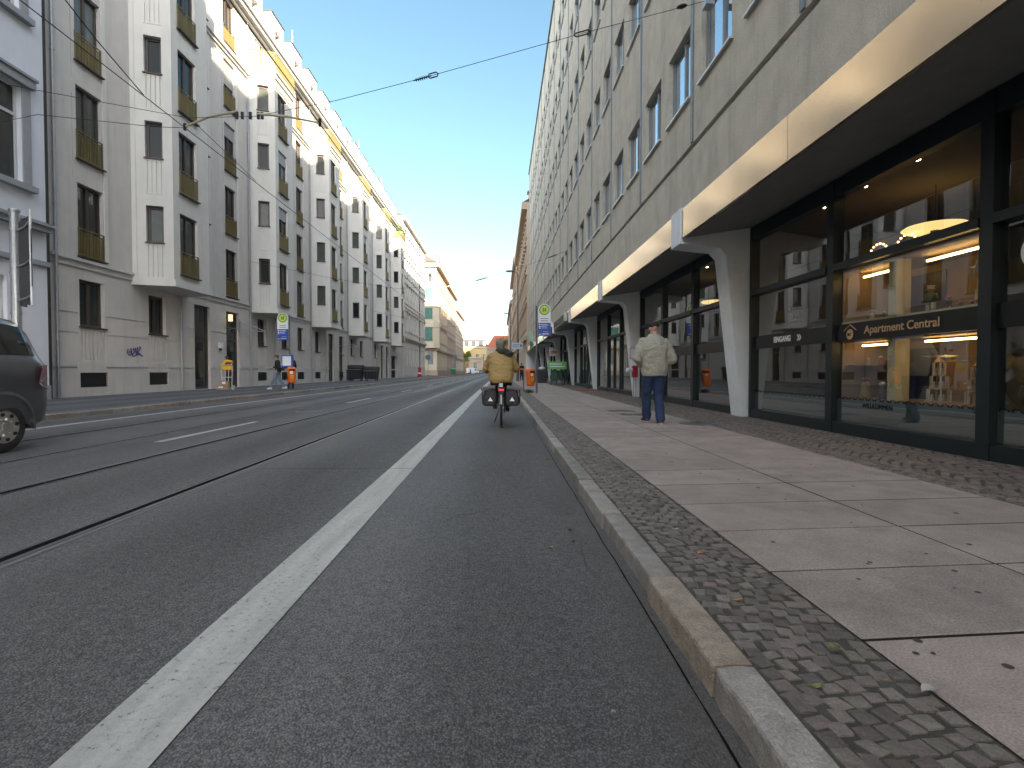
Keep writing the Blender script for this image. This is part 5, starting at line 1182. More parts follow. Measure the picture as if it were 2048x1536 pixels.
# ------------------------------------------------------------------ street furniture
M_hgreen = mat('stop_green', (.03, .33, .10), .35, var=.03); M_hyel = mat('stop_yellow', (.72, .62, .05), .35, var=.03); M_blue = mat('stop_blue', (.02, .075, .36), .35, var=.04); M_post = mat('grey_post', (.13, .13, .135), .5, .4, var=.15, scale=10)
M_orange = mat('bin_orange', (.72, .15, .02), .45, var=.08, scale=9, stain=.3, stcol=(.35, .08, .02))
def bus_stop(x, y, lab, side, zt, wide, pole_r=.04, white_top=False):
    """side=+1: plate to the right of the pole"""
    t = lthing('bus_stop_sign', (x, y, .1), lab, 'bus stop', 'bus and tram stop signs')
    MB().cyl((0, 0, 0), (0, 0, zt-.15), pole_r, n=14).build('pole', M_post, t)
    a, b = (pole_r+.02, pole_r+.02+wide) if side > 0 else (-pole_r-.02-wide, -pole_r-.02); c = (a+b)/2; h = 1.33*wide/.54
    zb = zt-wide*2.62; zm = zb+wide*1.02
    m = MB(); pts = [(a, 0, zm), (b, 0, zm)]+[(c+(b-a)/2*math.cos(q), 0, zt-.12-(wide*.36)+wide*.47*math.sin(q)) for q in [math.pi*j/12*1.0 for j in range(13)]]
    m.prism(pts, (0, -.012, 0), (0, .012, 0)); m.build('plate', M_white, t)
    m = MB(); m.box(a, b, -.013, .013, zb, zm-.001); m.build('blue_panel', M_blue, t)
    zc = zt-.12-wide*.36+wide*.0; rr = wide*.41
    for s_ in (-1, 1):
        yo = s_*.0125
        m = MB(); m.cyl((c, yo, zc), (c, yo+s_*.002, zc), rr, n=32); m.build('green_ring', M_hgreen, t)
        m = MB(); m.cyl((c, yo+s_*.0022, zc), (c, yo+s_*.004, zc), rr*.78, n=32); m.build('yellow_disc', M_hyel, t)
        m = MB(); w = rr*.14; hh = rr*.42; yy = yo+s_*.0042
        for q in ((-hh*.85, -hh*.85+2*w, -hh, hh), (hh*.85-2*w, hh*.85, -hh, hh), (-hh*.85+2*w, hh*.85-2*w, -w, w)): m.box(c+q[0], c+q[1], yy, yy+s_*.002, zc+q[2], zc+q[3])
        m.build('letter_h', M_hgreen, t)
    m = MB(); rn = random.Random(3)
    for i in range(2): m.box(c-wide*.3, c+wide*.3, -.0145, -.0125, zm+wide*.30-i*.09, zm+wide*.30-i*.09+.028)
    m.build('stop_name', M_post, t)
    m = MB()
    for (u, z, w, hh) in ((.06, .86, .12, .09), (.24, .88, .5, .03), (.24, .82, .6, .03), (.06, .68, .13, .10), (.24, .70, .45, .03), (.08, .56, .10, .08), (.24, .60, .5, .025), (.3, .12, .55, .05), (.08, .07, .1, .08), (.4, .30, .4, .02)): m.box(a+u*wide, a+(u+w)*wide, -.0155, -.0132, zb+z*wide, zb+(z+hh)*wide)
    m.build('timetable_print', M_white, t); return t
bus_stop(1.53, 21.95, 'bus stop sign with a green ringed H above a blue panel on the right pavement', 1, 3.78, .53)
tb = bus_stop(-10.78, 27.2, 'bus stop sign with a green ringed H above a blue panel on the left pavement', -1, 3.95, .55)
t = lthing('timetable_box', (-10.78, 27.1, .1), 'blue framed notice box with a white sheet on the pole above the left bin', 'notice box'); MB().box(-.36, .22, -.04, .04, 1.12, 1.74).build('frame', M_blue, t); MB().box(-.31, .12, -.048, -.041, 1.2, 1.68).build('sheet', M_white, t)
def bin_(x, y, zt, lab, rz=0.0, sc=1.0, hgt=.92):
    t = lthing('litter_bin', (x, y, .1), lab, 'litter bin', 'orange litter bins', rz); h = hgt; z0 = zt-h-.1
    m = MB(); secs = []
    for u, w, d in ((0, .10, .09), (.03, .15, .13), (.12, .165, .145), (.7, .185, .16), (.84, .195, .17), (.90, .19, .165), (.96, .165, .14), (1.0, .11, .09)): secs.append((0, 0, z0+u*h, w*sc, d*sc))
    st = []
    for c in secs:
        b = len(m.v); st.append(b)
        for i in range(24):
            a = 2*math.pi*i/24; e = .55; cx = abs(math.cos(a))**e*math.copysign(1, math.cos(a)); cy = abs(math.sin(a))**e*math.copysign(1, math.sin(a)); m.v.append((c[3]*cx, c[4]*cy, c[2]))
    m.rings(st, 24); m.build('body', M_orange, t, smooth=True)
    m = MB(); m.box(-.12*sc, .12*sc, -.178*sc, -.155*sc, z0+h*.76, z0+h*.86); m.build('slot', M_dark, t)
    m = MB(); m.box(-.13*sc, .13*sc, -.19*sc, -.165*sc, z0+h*.865, z0+h*.89); m.build('rim', M_orange, t)
    m = MB(); m.cyl((-.02, -.155*sc, z0+h*.66), (-.02, -.164*sc, z0+h*.66), .07*sc, n=16); m.build('round_sticker', M_white, t)
    m = MB(); 
    for q in ((-.05, .35), (.05, .35), (0, .28), (-.04, .44), (.04, .44)): m.box((q[0]-.022)*sc, (q[0]+.022)*sc, -.166*sc, -.155*sc, z0+h*q[1], z0+h*(q[1]+.05))
    m.build('emblem', M_hyel, t)
    m = MB(); m.box(.19*sc, .25*sc, -.02, .02, z0+h*.2, z0+h*.8); m.cyl((.22*sc, .0, 0), (.22*sc, .0, z0+h*.8), .02, n=8) if False else None; m.build('bracket', M_galv, t)
    return t
bin_(1.27, 21.9, 1.12, 'orange litter bin mounted beside the right bus stop pole', rz=.5, hgt=.74, sc=.95)
bin_(-10.6, 26.95, 1.24, 'orange litter bin at the left bus stop beside the walking woman', rz=.5, sc=1.12, hgt=.84)
t = lthing('railing_post', (1.0, 24, .1), 'low dark hoop with a red bar left of the right litter bin', 'barrier'); m = MB(); m.tube([(.08, 0, 0), (.08, 0, .95), (.0, 0, 1.0)], .03, 8); m.build('post', M_post, t); m = MB(); m.cyl((-.3, 0, 1.0), (.35, 0, 1.02), .02, n=8); m.build('bar', M_orange, t)
# street lamps
def lamp(x, y, h, lab, sgn=True):
    t = lthing('street_lamp', (x, y, .1), lab, 'street lamp', 'street lamps along the right pavement')
    m = MB(); m.cyl((0, 0, 0), (0, 0, 1.4), .14, n=14); m.cyl((0, 0, 1.4), (0, 0, 4.6), .12, .10, n=14); m.cyl((0, 0, 4.6), (0, 0, h-.3), .085, .055, n=12); m.tube([(0, 0, h-.35), (-.1, 0, h-.08), (-.5, 0, h)], .04, 8); m.build('pole', M_post, t)
    m = MB(); m.ball((-.75, 0, h), .42, (1, .42, .26), 16, 8); m.build('lamp_head', mat('lamp_housing', (.22, .26, .28), .4, .3), t, smooth=True)
    m = MB(); m.ball((-.78, 0, h-.04), .32, (1, .38, .26), 14, 8); m.build('lens', M_white, t, smooth=True); return t
l1 = lamp(1.68, 49.7, 10.35, 'tall street lamp with a dark pole carrying a pale street sign, nearest of the row')
lamp(1.7, 84, 10.2, 'second street lamp farther down the right pavement'); lamp(1.7, 126, 10.2, 'third, most distant street lamp on the right')
t = lthing('street_sign', (1.6, 49.5, 3.2), 'pale blue direction sign with two lines on the tall street lamp', 'sign'); MB().box(-.52, .55, -.03, .03, -.1, .5).build('sign_board', mat('pale_blue_sign', (.42, .52, .55), .5, var=.05), t); m = MB(); m.box(-.4, .2, -.036, -.031, .28, .34); m.box(-.4, .1, -.036, -.031, .1, .16); m.box(.28, .45, -.036, -.031, .12, .36); m.build('print', M_post, t)
t = lthing('sticker_band', (1.68, 49.55, 1.4), 'bands of dark stickers round the lower pole of the tall street lamp', 'sticker'); m = MB(); m.cyl((0, .15, .1), (0, .15, 1.3), .126, n=12); m.build('paper', M_black, t)
# big sign post at the far left
t = lthing('sign_post', (-10.2, 11.35, .1), 'thick galvanised post behind the dark car, carrying a road sign', 'post')
m = MB(); m.cyl((0, 0, 0), (0, 0, 4.25), .088, n=20); m.cyl((0, 0, 4.25), (0, 0, 4.30), .10, n=20)
for z in (3.85, 2.95, 2.1): m.cyl((0, 0, z), (0, 0, z+.06), .1, n=20)
m.build('pole', M_galv, t, smooth=False); m = MB(); m.cyl((0, 0, .9), (0, 0, 1.75), .0905, n=20); m.build('sticker', mat('ragged_stickers', (.12, .03, .04), .6, var=.9, scale=14), t)
t = lthing('road_sign', (-10.2, 11.35, .1), 'large dark backed road sign with a bright bent edge mounted on the thick left post', 'sign')
m = MB(); pts = [(.12, -.05), (.45, -.28), (.80, -.55), (1.02, -.80)]; 
for (a, b), (c, d) in zip(pts, pts[1:]): 
    m.prism([(a, b, 2.28), (c, d, 2.22), (c, d, 4.05), (a, b, 4.02)], (0, 0, 0), (.012, .016, 0))
m.build('panel', mat('sign_back', (.055, .055, .06), .6, .3, var=.1), t)
m = MB(); m.tube([(1.03, -.81, 2.2), (1.0, -.775, 2.7), (.985, -.76, 3.15), (1.0, -.78, 3.6), (1.03, -.81, 4.07)], .022, 6); m.build('edge', M_white, t)
m = MB()
for z in (2.4, 3.1, 3.85): m.tube([(.0, 0, z), (.5, -.33, z), (.98, -.77, z)], .02, 6)
m.tube([(.05, -.02, 2.4), (.05, -.02, 3.85)], .015, 6); m.build('bracket', M_galv, t)
# dumpsters
def dumpster(x, y, lab, rz, c=M_black, lid=None, W_=1.35, D=.95, H=1.15):
    t = lthing('waste_container', (x, y, .1), lab, 'waste container', 'wheeled waste containers', rz)
    m = MB(); b = len(m.v)
    for (w, d, z) in ((W_*.43, D*.40, .18), (W_*.5, D*.5, H*.85), (W_*.52, D*.52, H*.86), (W_*.52, D*.52, H*.93)): m.v += [(-w, -d, z), (w, -d, z), (w, d, z), (-w, d, z)]
    for k in range(3):
        for i in range(4): m.f.append((b+k*4+i, b+k*4+(i+1) % 4, b+k*4+4+(i+1) % 4, b+k*4+4+i)); m.mi.append(0)
    m.f += [(b+3, b+2, b+1, b), (b+12, b+13, b+14, b+15)]; m.mi += [0, 0]
    for i in range(5): m.box(-W_*.46+i*W_*.23-.02, -W_*.46+i*W_*.23+.02, -D*.5-.012, -D*.38, .3, H*.8)
    m.build('body', c, t, bevel=.015)
    m = MB(); n = 8; pr = [(-W_*.53, D*.53*math.cos(math.pi*i/n), H*.93+.26*math.sin(math.pi*i/n)) for i in range(n+1)]; m.prism(pr, (0, 0, 0), (W_*1.06, 0, 0)); m.build('lid', lid or c, t, smooth=False)
    for sx in (-1, 1):
        for sy in (-1, 1): MB().cyl((sx*W_*.36-.03, sy*D*.32, .09), (sx*W_*.36+.03, sy*D*.32, .09), .09, n=14).build('wheel', M_rubber, t)
    m = MB(); m.tube([(-W_*.5, -D*.54, H*.8), (W_*.5, -D*.54, H*.8)], .018, 6); m.build('handle', M_galv, t)
    return t
dumpster(-13.5, 49.6, 'black wheeled waste container with an arched lid by the grey house, nearer of the two', .0, W_=1.3, H=1.35)
dumpster(-12.2, 50.2, 'black wheeled waste container with pale stickers standing right of the arched one', .0, W_=1.3, H=1.2)
t = lthing('recycling_bin', (-14.3, 50.6, .1), 'dark blue bin beside the black containers', 'bin'); MB().box(-.3, .3, -.35, .35, .08, 1.0).build('body', mat('navy_plastic', (.015, .025, .06), .5), t, bevel=.03); MB().box(-.33, .33, -.38, .38, 1.002, 1.08).build('lid', M_black, t)
M_gpl = mat('green_plastic', (.04, .20, .08), .5, var=.1)
dumpster(-12.2, 137, 'green waste container by the cream corner house', .2, M_gpl, mat('light_green_lid', (.10, .42, .16), .5), W_=1.4, H=1.7)
# red standpipe / barrier at the side street
t = lthing('red_hydrant', (-13.5, 88.5, .1), 'stack of bright red barrier feet beside the downpipe of the pale house', 'barrier'); m = MB(); m.lathe([(.42, 0), (.42, .25), (.25, .3), (.35, .8), (.2, .9), (.3, 1.3), (.25, 1.6), (.1, 1.65)], n=14); m.build('body', mat('bright_red', (.42, .02, .02), .5), t); MB().lathe([(.36, .5), (.37, .7), (.33, .72)], n=14).build('white_ring', M_white, t)
def road_sign_back(x, y, h, lab, r=.33, blue=False):
    t = lthing('round_road_sign', (x, y, .1), lab, 'sign', 'traffic signs on posts'); MB().cyl((0, 0, 0), (0, 0, h), .035, n=8).build('post', M_post, t); MB().cyl((0, -.06, h-.2), (0, -.04, h-.2), r, n=24).build('disc', M_blue if blue else mat('sign_back_green', (.10, .16, .15), .6), t)
road_sign_back(-11.2, 82, 3.3, 'round sign seen from behind on a thin post before the corner house', .42)
road_sign_back(-10.6, 124, 4.6, 'dark sign on a post beside the corner house columns', .5)
for j, (x, y) in enumerate(((-10.4, 112), (-10.4, 150), (-10.4, 175))): 
    t = lthing('bollard', (x, y, .1), ['thin bollard at the mouth of the side street', 'thin bollard beyond the corner house', 'most distant thin bollard on the left'][j], 'bollard', 'bollards on the left pavement'); MB().lathe([(.05, 0), (.05, .9), (.07, .92), (.05, 1.0)], n=10).build('post', M_post, t); MB().cyl((0, 0, .7), (0, 0, .8), .055, n=10).build('band', M_white, t)

# ------------------------------------------------------------------ trees at the street end
def tree(x, y, h, r, lab, seed, z0=0):
    t = thing('tree', (x, y, z0), lab, 'tree', 'trees at the street end'); rr = random.Random(seed); m = MB(); tips = []
    m.tube([(x, y, z0), (x+.1, y, z0+h*.25), (x, y+.1, z0+h*.45)], [h*.028, h*.022, h*.017], 8)
    for i in range(9):
        a = i*2.4; z1 = z0+h*rr.uniform(.3, .5); e = Vector((x+math.cos(a)*r*rr.uniform(.4, .8), y+math.sin(a)*r*rr.uniform(.4, .8), z0+h*rr.uniform(.55, .95))); m.tube([(x, y, z1), ((x+e.x)/2, (y+e.y)/2, (z1+e.z)/2+.3), tuple(e)], [h*.012, h*.008, h*.003], 5); tips.append(e)
    m.build('trunk', mat('bark', (.07, .05, .035), .9), t)
    f = MB()
    for e in tips:
        for _ in range(3): foliage(f, e+Vector((rr.gauss(0, .5), rr.gauss(0, .5), rr.gauss(0, .4)))*r*.4, r*.38, 90, .22, rr)
    f.build('crown', mat('street_foliage', (.12, .15, .025), .6, var=.35, island=.5), t)
tree(-15.6, 225, 9.5, 2.6, 'yellow green tree left of the low tan house at the street end', 5)
tree(-22, 226, 8.5, 2.6, 'second tree left behind the end of the left row', 6)
tree(1.2, 226, 15.5, 2.6, 'tree showing above the cyclist beside the red roof', 8)
for x, y in ((-9.5, 236), (-7.8, 236)): bush(x, y, 0, 1.1, {-9.5: 'dark clipped bush in front of the low tan house, left one', -7.8: 'dark clipped bush in front of the low tan house, right one'}[x], 'bush', 'bush', pot=False, fl=.9)

# ------------------------------------------------------------------ people
M_skin = mat('skin', (.46, .27, .20), .55, var=.08, scale=20)
def limb(mb, pts, rs, n=12):
    """tapered limb through the joints, ready for remeshing"""
    for (a, b), (ra, rb) in zip(zip(pts, pts[1:]), zip(rs, rs[1:])): mb.cyl(a, b, ra, rb, n)
    for p, r in zip(pts, rs): mb.ball(p, r*1.0, (1, 1, 1), 12, 8)
def hand(mb, w, d, up, s=1.0, curl=.5):
    """palm with four unequal bent fingers and a thumb; w wrist, d direction, up = back of the hand"""
    w, d, up = Vector(w), Vector(d).normalized(), Vector(up).normalized(); sd = d.cross(up).normalized()
    for i in range(4): mb.ball(w+d*.045*s+sd*(i-1.5)*.018*s, .020*s, (1, 1, 1), 8, 6); mb.ball(w+d*.08*s+sd*(i-1.5)*.020*s, .014*s, (1, 1, 1), 8, 6)
    mb.ball(w+d*.02*s, .026*s)
    for i, L in enumerate((.062, .074, .070, .055)):
        p = w+d*.09*s+sd*(i-1.5)*.021*s; dd = d.copy(); r = .0085*s
        for k in range(3):
            dd = (dd-up*curl*.8).normalized(); q = p+dd*L*s*(.45, .32, .23)[k]; mb.cyl(p, q, r, r*.9, 8); mb.ball(q, r*.9, (1, 1, 1), 8, 6); p = q; r *= .9
    p = w+d*.03*s+sd*.03*s; q = p+(d*.6+sd*.7-up*.2).normalized()*.04*s; e = q+(d*.9+sd*.1-up*.4).normalized()*.03*s; mb.cyl(p, q, .012*s, .010*s, 8); mb.cyl(q, e, .010*s, .008*s, 8); mb.ball(e, .008*s, (1, 1, 1), 8, 6)
def head_geo(mb, c, f, s=1.0):
    """c centre, f facing direction (horizontal)"""
    c = Vector(c); f = Vector(f).normalized(); sd = f.cross(Vector((0, 0, 1))).normalized(); M = Matrix((tuple(sd), tuple(f), (0, 0, 1))).transposed()
    mb.ball(c+Vector((0, 0, .02*s)), .078*s, (.96, 1.18, 1.2), 18, 12, M); mb.ball(c+f*.022*s-Vector((0, 0, .055*s)), .058*s, (.92, 1.05, 1.0), 14, 9, M)
    mb.cyl(c+f*.085*s+Vector((0, 0, .015*s)), c+f*.112*s-Vector((0, 0, .02*s)), .008*s, .014*s, 8)
    for k in (-1, 1): mb.ball(c+sd*k*.078*s-f*.005*s-Vector((0, 0, .005*s)), .024*s, (.45, .9, 1.35), 10, 7, M)
    mb.cyl(c+f*.082*s-Vector((0, 0, .052*s))-sd*.02*s, c+f*.082*s-Vector((0, 0, .052*s))+sd*.02*s, .007*s, n=6)
def eyes(par, c, f, s=1.0):
    c = Vector(c); f = Vector(f).normalized(); sd = f.cross(Vector((0, 0, 1))).normalized(); m = MB()
    for k in (-1, 1): m.ball(c+f*.086*s+sd*k*.03*s+Vector((0, 0, .02*s)), .011*s, (1, 1, 1), 8, 6)
    m.build('eyes', M_dark, par, smooth=True)
def shoe(name, par, ank, f, m_, sole, L=.27, s=1.0, pitch=0.0):
    ank = Vector(ank); f = Vector(f).normalized(); f = Vector((f.x*math.cos(pitch), f.y*math.cos(pitch), -math.sin(pitch))); sd = f.cross(Vector((0, 0, 1))).normalized(); u = sd.cross(f).normalized()
    m = MB(); M = Matrix((tuple(sd), tuple(f), tuple(u))).transposed()
    b = ank-u*.045
    m.ball(b-f*.03, .05*s, (.85, 1.1, 1.0), 14, 9, M); m.ball(b+f*.06, .05*s, (.9, 1.5, .75), 14, 9, M); m.ball(b+f*.13-u*.01, .045*s, (1.0, 1.2, .62), 14, 9, M); m.ball(ank+u*.01, .046*s, (1, 1, 1), 12, 8, M)
    o = remesh(name, m, .009, m_, par, 3); q = MB()
    q.ball(b-f*.03-u*.042, .05*s, (.92, 1.15, .35), 14, 7, M); q.ball(b+f*.05-u*.042, .052*s, (.9, 1.6, .33), 14, 7, M); q.ball(b+f*.135-u*.040, .045*s, (1.05, 1.25, .36), 14, 7, M); remesh('sole', q, .009, sole, o, 2)
    return o

def person_walker():
    t = lthing('person', (2.68, 9.05, .1), 'man walking away on the right pavement in a pale jacket, blue jeans and dark cap', 'person')
    FL, FR = Vector((-.085, .20, .10)), Vector((.075, -.10, .085))
    pel = Vector((0, .02, .93)); hipL, hipR = Vector((-.095, .02, .90)), Vector((.095, .02, .90)); knL, knR = Vector((-.10, .13, .51)), Vector((.085, .05, .49))
    shL, shR = Vector((-.185, .03, 1.40)), Vector((.185, .03, 1.385)); elL, elR = Vector((-.315, -.04, 1.13)), Vector((.305, -.03, 1.11)); wrL, wrR = Vector((-.19, .15, 1.02)), Vector((.19, .16, .99))
    hc = Vector((0, .06, 1.645)); f = Vector((-.05, 1, 0))
    b = MB(); b.lofth([(0, .02, .82, .10, .09), (0, .02, .90, .155, .11), (0, .02, 1.05, .15, .11), (0, .03, 1.25, .165, .115), (0, .03, 1.40, .17, .105), (0, .035, 1.48, .10, .08)]); limb(b, [(0, .035, 1.44), (0, .05, 1.58)], [.065, .058]); head_geo(b, hc, f)
    for s_, e, w in ((shL, elL, wrL), (shR, elR, wrR)): limb(b, [s_, e, w], [.05, .042, .03]); hand(b, w, (0, .5, -.8), (1 if w.x > 0 else -1, 0, 0), 1.0, .4)
    for h, k, a in ((hipL, knL, FL), (hipR, knR, FR)): limb(b, [h, k, a], [.08, .055, .04])
    remesh('body', b, .008, M_skin, t, 4); eyes(t, hc, f)
    # jacket: roomy, blouson hem, elbows out, hands in the front pockets
    j = MB(); j.lofth([(0, .02, .835, .205, .155), (0, .02, .87, .212, .160), (0, .015, .90, .222, .168), (0, .01, 1.02, .225, .168), (0, .005, 1.18, .228, .165), (0, .01, 1.32, .240, .158), (0, .02, 1.40, .235, .145), (0, .025, 1.45, .19, .125), (0, .03, 1.49, .14, .10), (0, .035, 1.53, .085, .085)], 28)
    for s_, e, w in ((shL, elL, wrL), (shR, elR, wrR)): limb(j, [s_, s_.lerp(e, .5)+Vector((math.copysign(.012, e.x), 0, 0)), e, e.lerp(w, .5), w], [.090, .080, .074, .070, .055])
    m_j = mat('beige_jacket', (.335, .325, .265), .85, var=.10, scale=7, bump=.2, bscale=150, grit=.08, gscale=350)
    jo = remesh('jacket', j, .013, m_j, t, 3, wr=.028, wf=8.5, seed=3.3, wdir=(1, 1, 1.5))
    q = MB(); q.lofth([(0, .02, .822, .208, .158), (0, .02, .865, .218, .166)], 28); remesh('hem_band', q, .01, m_j, jo, 2, wr=.006, wf=25)
    q = MB(); q.tube([(math.cos(a)*.085, .04+math.sin(a)*.083, 1.525+.008*math.sin(a)) for a in [i*math.pi/10 for i in range(20)]], .02, 8, closed=True); q.cyl((0, .04, 1.50), (0, .04, 1.555), .092, .082, 20, cap=False); q.build('collar', m_j, jo, smooth=True)
    p = MB(); p.lofth([(0, .02, .80, .165, .125), (0, .02, .90, .175, .135), (0, .02, .96, .16, .12)], 24)
    limb(p, [hipL, hipL.lerp(knL, .5), knL, knL.lerp(FL, .5), FL+Vector((0, -.01, .0))], [.108, .100, .083, .078, .078]); limb(p, [hipR, hipR.lerp(knR, .5), knR, knR.lerp(FR, .5), FR+Vector((0, -.01, .01))], [.108, .100, .083, .078, .078])
    remesh('trousers', p, .012, mat('blue_jeans', (.018, .036, .088), .85, var=.28, scale=6, bump=.2, bscale=200, grit=.15, gscale=300), t, 3, wr=.015, wf=9, seed=8, wdir=(1, 1, 1.8))
    sh = mat('brown_suede', (.11, .065, .04), .8, var=.15, scale=20); so_ = mat('pale_sole', (.42, .38, .32), .7)
    shoe('shoe', t, FL+Vector((0, .0, .0)), (-.15, 1, 0), sh, so_); shoe('shoe', t, FR, (.12, 1, 0), sh, so_, pitch=.12)
    c = MB(); c.ball(hc+Vector((0, -.002, .055)), .086, (1.0, 1.16, .80), 22, 12); c.ball(hc+Vector((0, .085, .035)), .055, (1.0, 1.1, .2), 16, 7); co = remesh('cap', c, .006, mat('black_cap', (.014, .012, .013), .8, var=.2, scale=30), t, 2)
    q = MB(); q.ball(hc+Vector((0, -.080, .035)), .032, (1, .55, .62), 12, 8); q.build('strap_opening', M_skin, co, smooth=True)
    return t
person_walker()

def rings_wheel(cx, cy, cz, R_, par, tyre_r=.022, spokes=28, name='wheel'):
    w = MB(); n = 40
    w.tube([(cx, cy+(R_-.02)*math.cos(2*math.pi*i/n), cz+(R_-.02)*math.sin(2*math.pi*i/n)) for i in range(n)], tyre_r, 8, closed=True); o = w.build(name, M_rubber, par, smooth=True)
    r = MB(); r.tube([(cx, cy+(R_-.05)*math.cos(2*math.pi*i/n), cz+(R_-.05)*math.sin(2*math.pi*i/n)) for i in range(n)], .012, 6, closed=True); r.build('rim', M_galv, o)
    s_ = MB(); s_.cyl((cx-.05, cy, cz), (cx+.05, cy, cz), .022, n=12)
    for i in range(spokes): a = 2*math.pi*i/spokes; s_.cyl((cx+(.03 if i % 2 else -.03), cy, cz), (cx, cy+(R_-.055)*math.cos(a), cz+(R_-.055)*math.sin(a)), .0012, n=4)
    s_.build('spokes', M_galv, o); return o
def bicycle():
    t = lthing('bicycle', (.02, 9.42, 0), 'dark green bicycle ridden away in the cycle lane with panniers at the back', 'bicycle'); R_ = .345; rear = Vector((0, 0, R_)); front = Vector((0, 1.08, R_)); bb = Vector((0, .46, .29))
    fr = mat('bike_green', (.05, .085, .03), .35, .2, var=.1); M_bk = mat('bike_black', (.012, .012, .013), .4)
    rings_wheel(0, 0, R_, R_, t, name='wheel'); rings_wheel(0, 1.08, R_, R_, t, name='wheel')
    m = MB(); head0, head1 = Vector((0, .86, .80)), Vector((0, .90, .66)); seat = Vector((0, .30, .74)); 
    m.cyl(bb, seat, .017); m.cyl(bb, head1, .018); m.cyl(seat-Vector((0, 0, .08)), head0-Vector((0, -.01, .05)), .016); m.cyl(head0, head1, .02)
    for k in (-1, 1): m.tube([(k*.012, .42, .30), (k*.055, .2, .31), (k*.055, 0, R_)], .009, 6); m.tube([(k*.012, .30, .66), (k*.05, .12, .50), (k*.055, 0, R_)], .008, 6)
    m.build('frame', fr, t, smooth=False)
    m = MB(); m.tube([(0, .90, .66), (0, .93, .60)], .02, 8)
    for k in (-1, 1): m.tube([(k*.03, .93, .62), (k*.055, 1.0, .5), (k*.055, 1.08, R_)], .012, 6)
    m.build('fork', fr, t)
    m = MB(); m.tube([(0, .86, .80), (0, .845, .93)], .014, 8); m.tube([(-.29, .62, 1.0), (-.26, .74, 1.0), (-.12, .86, .97), (0, .86, .95), (.12, .86, .97), (.26, .74, 1.0), (.29, .62, 1.0)], .012, 8); hb = m.build('handlebar', M_galv, t)
    m = MB(); 
    for k in (-1, 1): m.cyl((k*.285, .74, 1.0), (k*.295, .60, 1.0), .018, n=10)
    m.build('grip', M_bk, hb)
    m = MB(); m.cyl(seat, seat+Vector((0, -.02, .06)), .013); m.build('seat_post', M_galv, t)
    m = MB(); m.ball((0, .20, .80), .12, (.95, .8, .28), 16, 8); m.ball((0, .36, .80), .06, (.6, 1.9, .4), 14, 8); remesh('saddle', m, .01, M_bk, t, 3)
    for (cy, nm) in ((0, 'rear_mudguard'), (1.08, 'front_mudguard')):
        m = MB(); a0, a1 = (.15, 2.95) if cy == 0 else (.6, 2.9)
        P = [(cy+(R_+.025)*math.cos(a0+(a1-a0)*i/16), R_+(R_+.025)*math.sin(a0+(a1-a0)*i/16)) for i in range(17)]
        for (ya, za), (yb, zb) in zip(P, P[1:]):
            m.q((-.028, ya, za-.006), (0, ya, za), (0, yb, zb), (-.028, yb, zb-.006)); m.q((.028, ya, za-.006), (0, ya, za), (0, yb, zb), (.028, yb, zb-.006))
        m.build(nm, M_bk, t, smooth=True)
    m = MB()
    for k in (-1, 1):
        m.tube([(k*.06, .22, .71), (k*.065, -.30, .71), (k*.05, -.33, .71)], .006, 6); m.tube([(k*.065, -.18, .71), (k*.06, 0, R_)], .005, 6); m.tube([(k*.065, .05, .71), (k*.06, 0, R_)], .005, 6)
    for y in (-.3, -.15, 0, .15): m.cyl((-.063, y, .71), (.063, y, .71), .005, n=6)
    m.build('rear_rack', M_bk, t)
    m = MB(); m.box(-.05, .05, -.362, -.335, .665, .70); m.build('tail_light', mat('tail_red', (.55, .02, .03), .3, emit=(1, .05, .05), estr=.12), t, bevel=.006)
    m = MB(); m.box(-.03, .03, -.36, -.33, .735, .80); m.build('light_bracket', M_galv, t)
    m = MB(); m.box(-.012, .012, -.39, -.36, .44, .60); m.build('rear_reflector', mat('pale_reflector', (.6, .6, .58), .3), t, bevel=.004)
    m = MB(); 
    for k, an in ((-1, .15), (1, .15+math.pi)):
        e = bb+Vector((0, math.cos(an)*.17, math.sin(an)*.17)); m.cyl(bb+Vector((k*.05, 0, 0)), e+Vector((k*.06, 0, 0)), .011, n=8); m.box(k*.07, k*.16, e.y-.035, e.y+.035, e.z-.012, e.z+.012)
    m.cyl(bb-Vector((.06, 0, 0)), bb+Vector((.06, 0, 0)), .022, n=12); m.cyl(bb+Vector((.045, 0, 0)), bb+Vector((.05, 0, 0)), .09, n=24); m.build('crank', M_galv, t)
    m = MB(); m.box(.05, .075, 0, .5, .26, .40); m.build('chain_guard', M_bk, t, bevel=.01)
    m = MB(); m.tube([(-.05, .1, .28), (-.12, .12, .08)], .01, 6); m.build('kickstand', M_bk, t)
    return t
bicycle()
M_pan = mat('pannier_fabric', (.040, .037, .040), .75, var=.25, scale=8, bump=.25, bscale=90); M_panl = mat('pannier_lid', (.15, .135, .13), .8, var=.15, scale=9, bump=.2); M_tri = mat('reflector_white', (.85, .85, .85), .3)
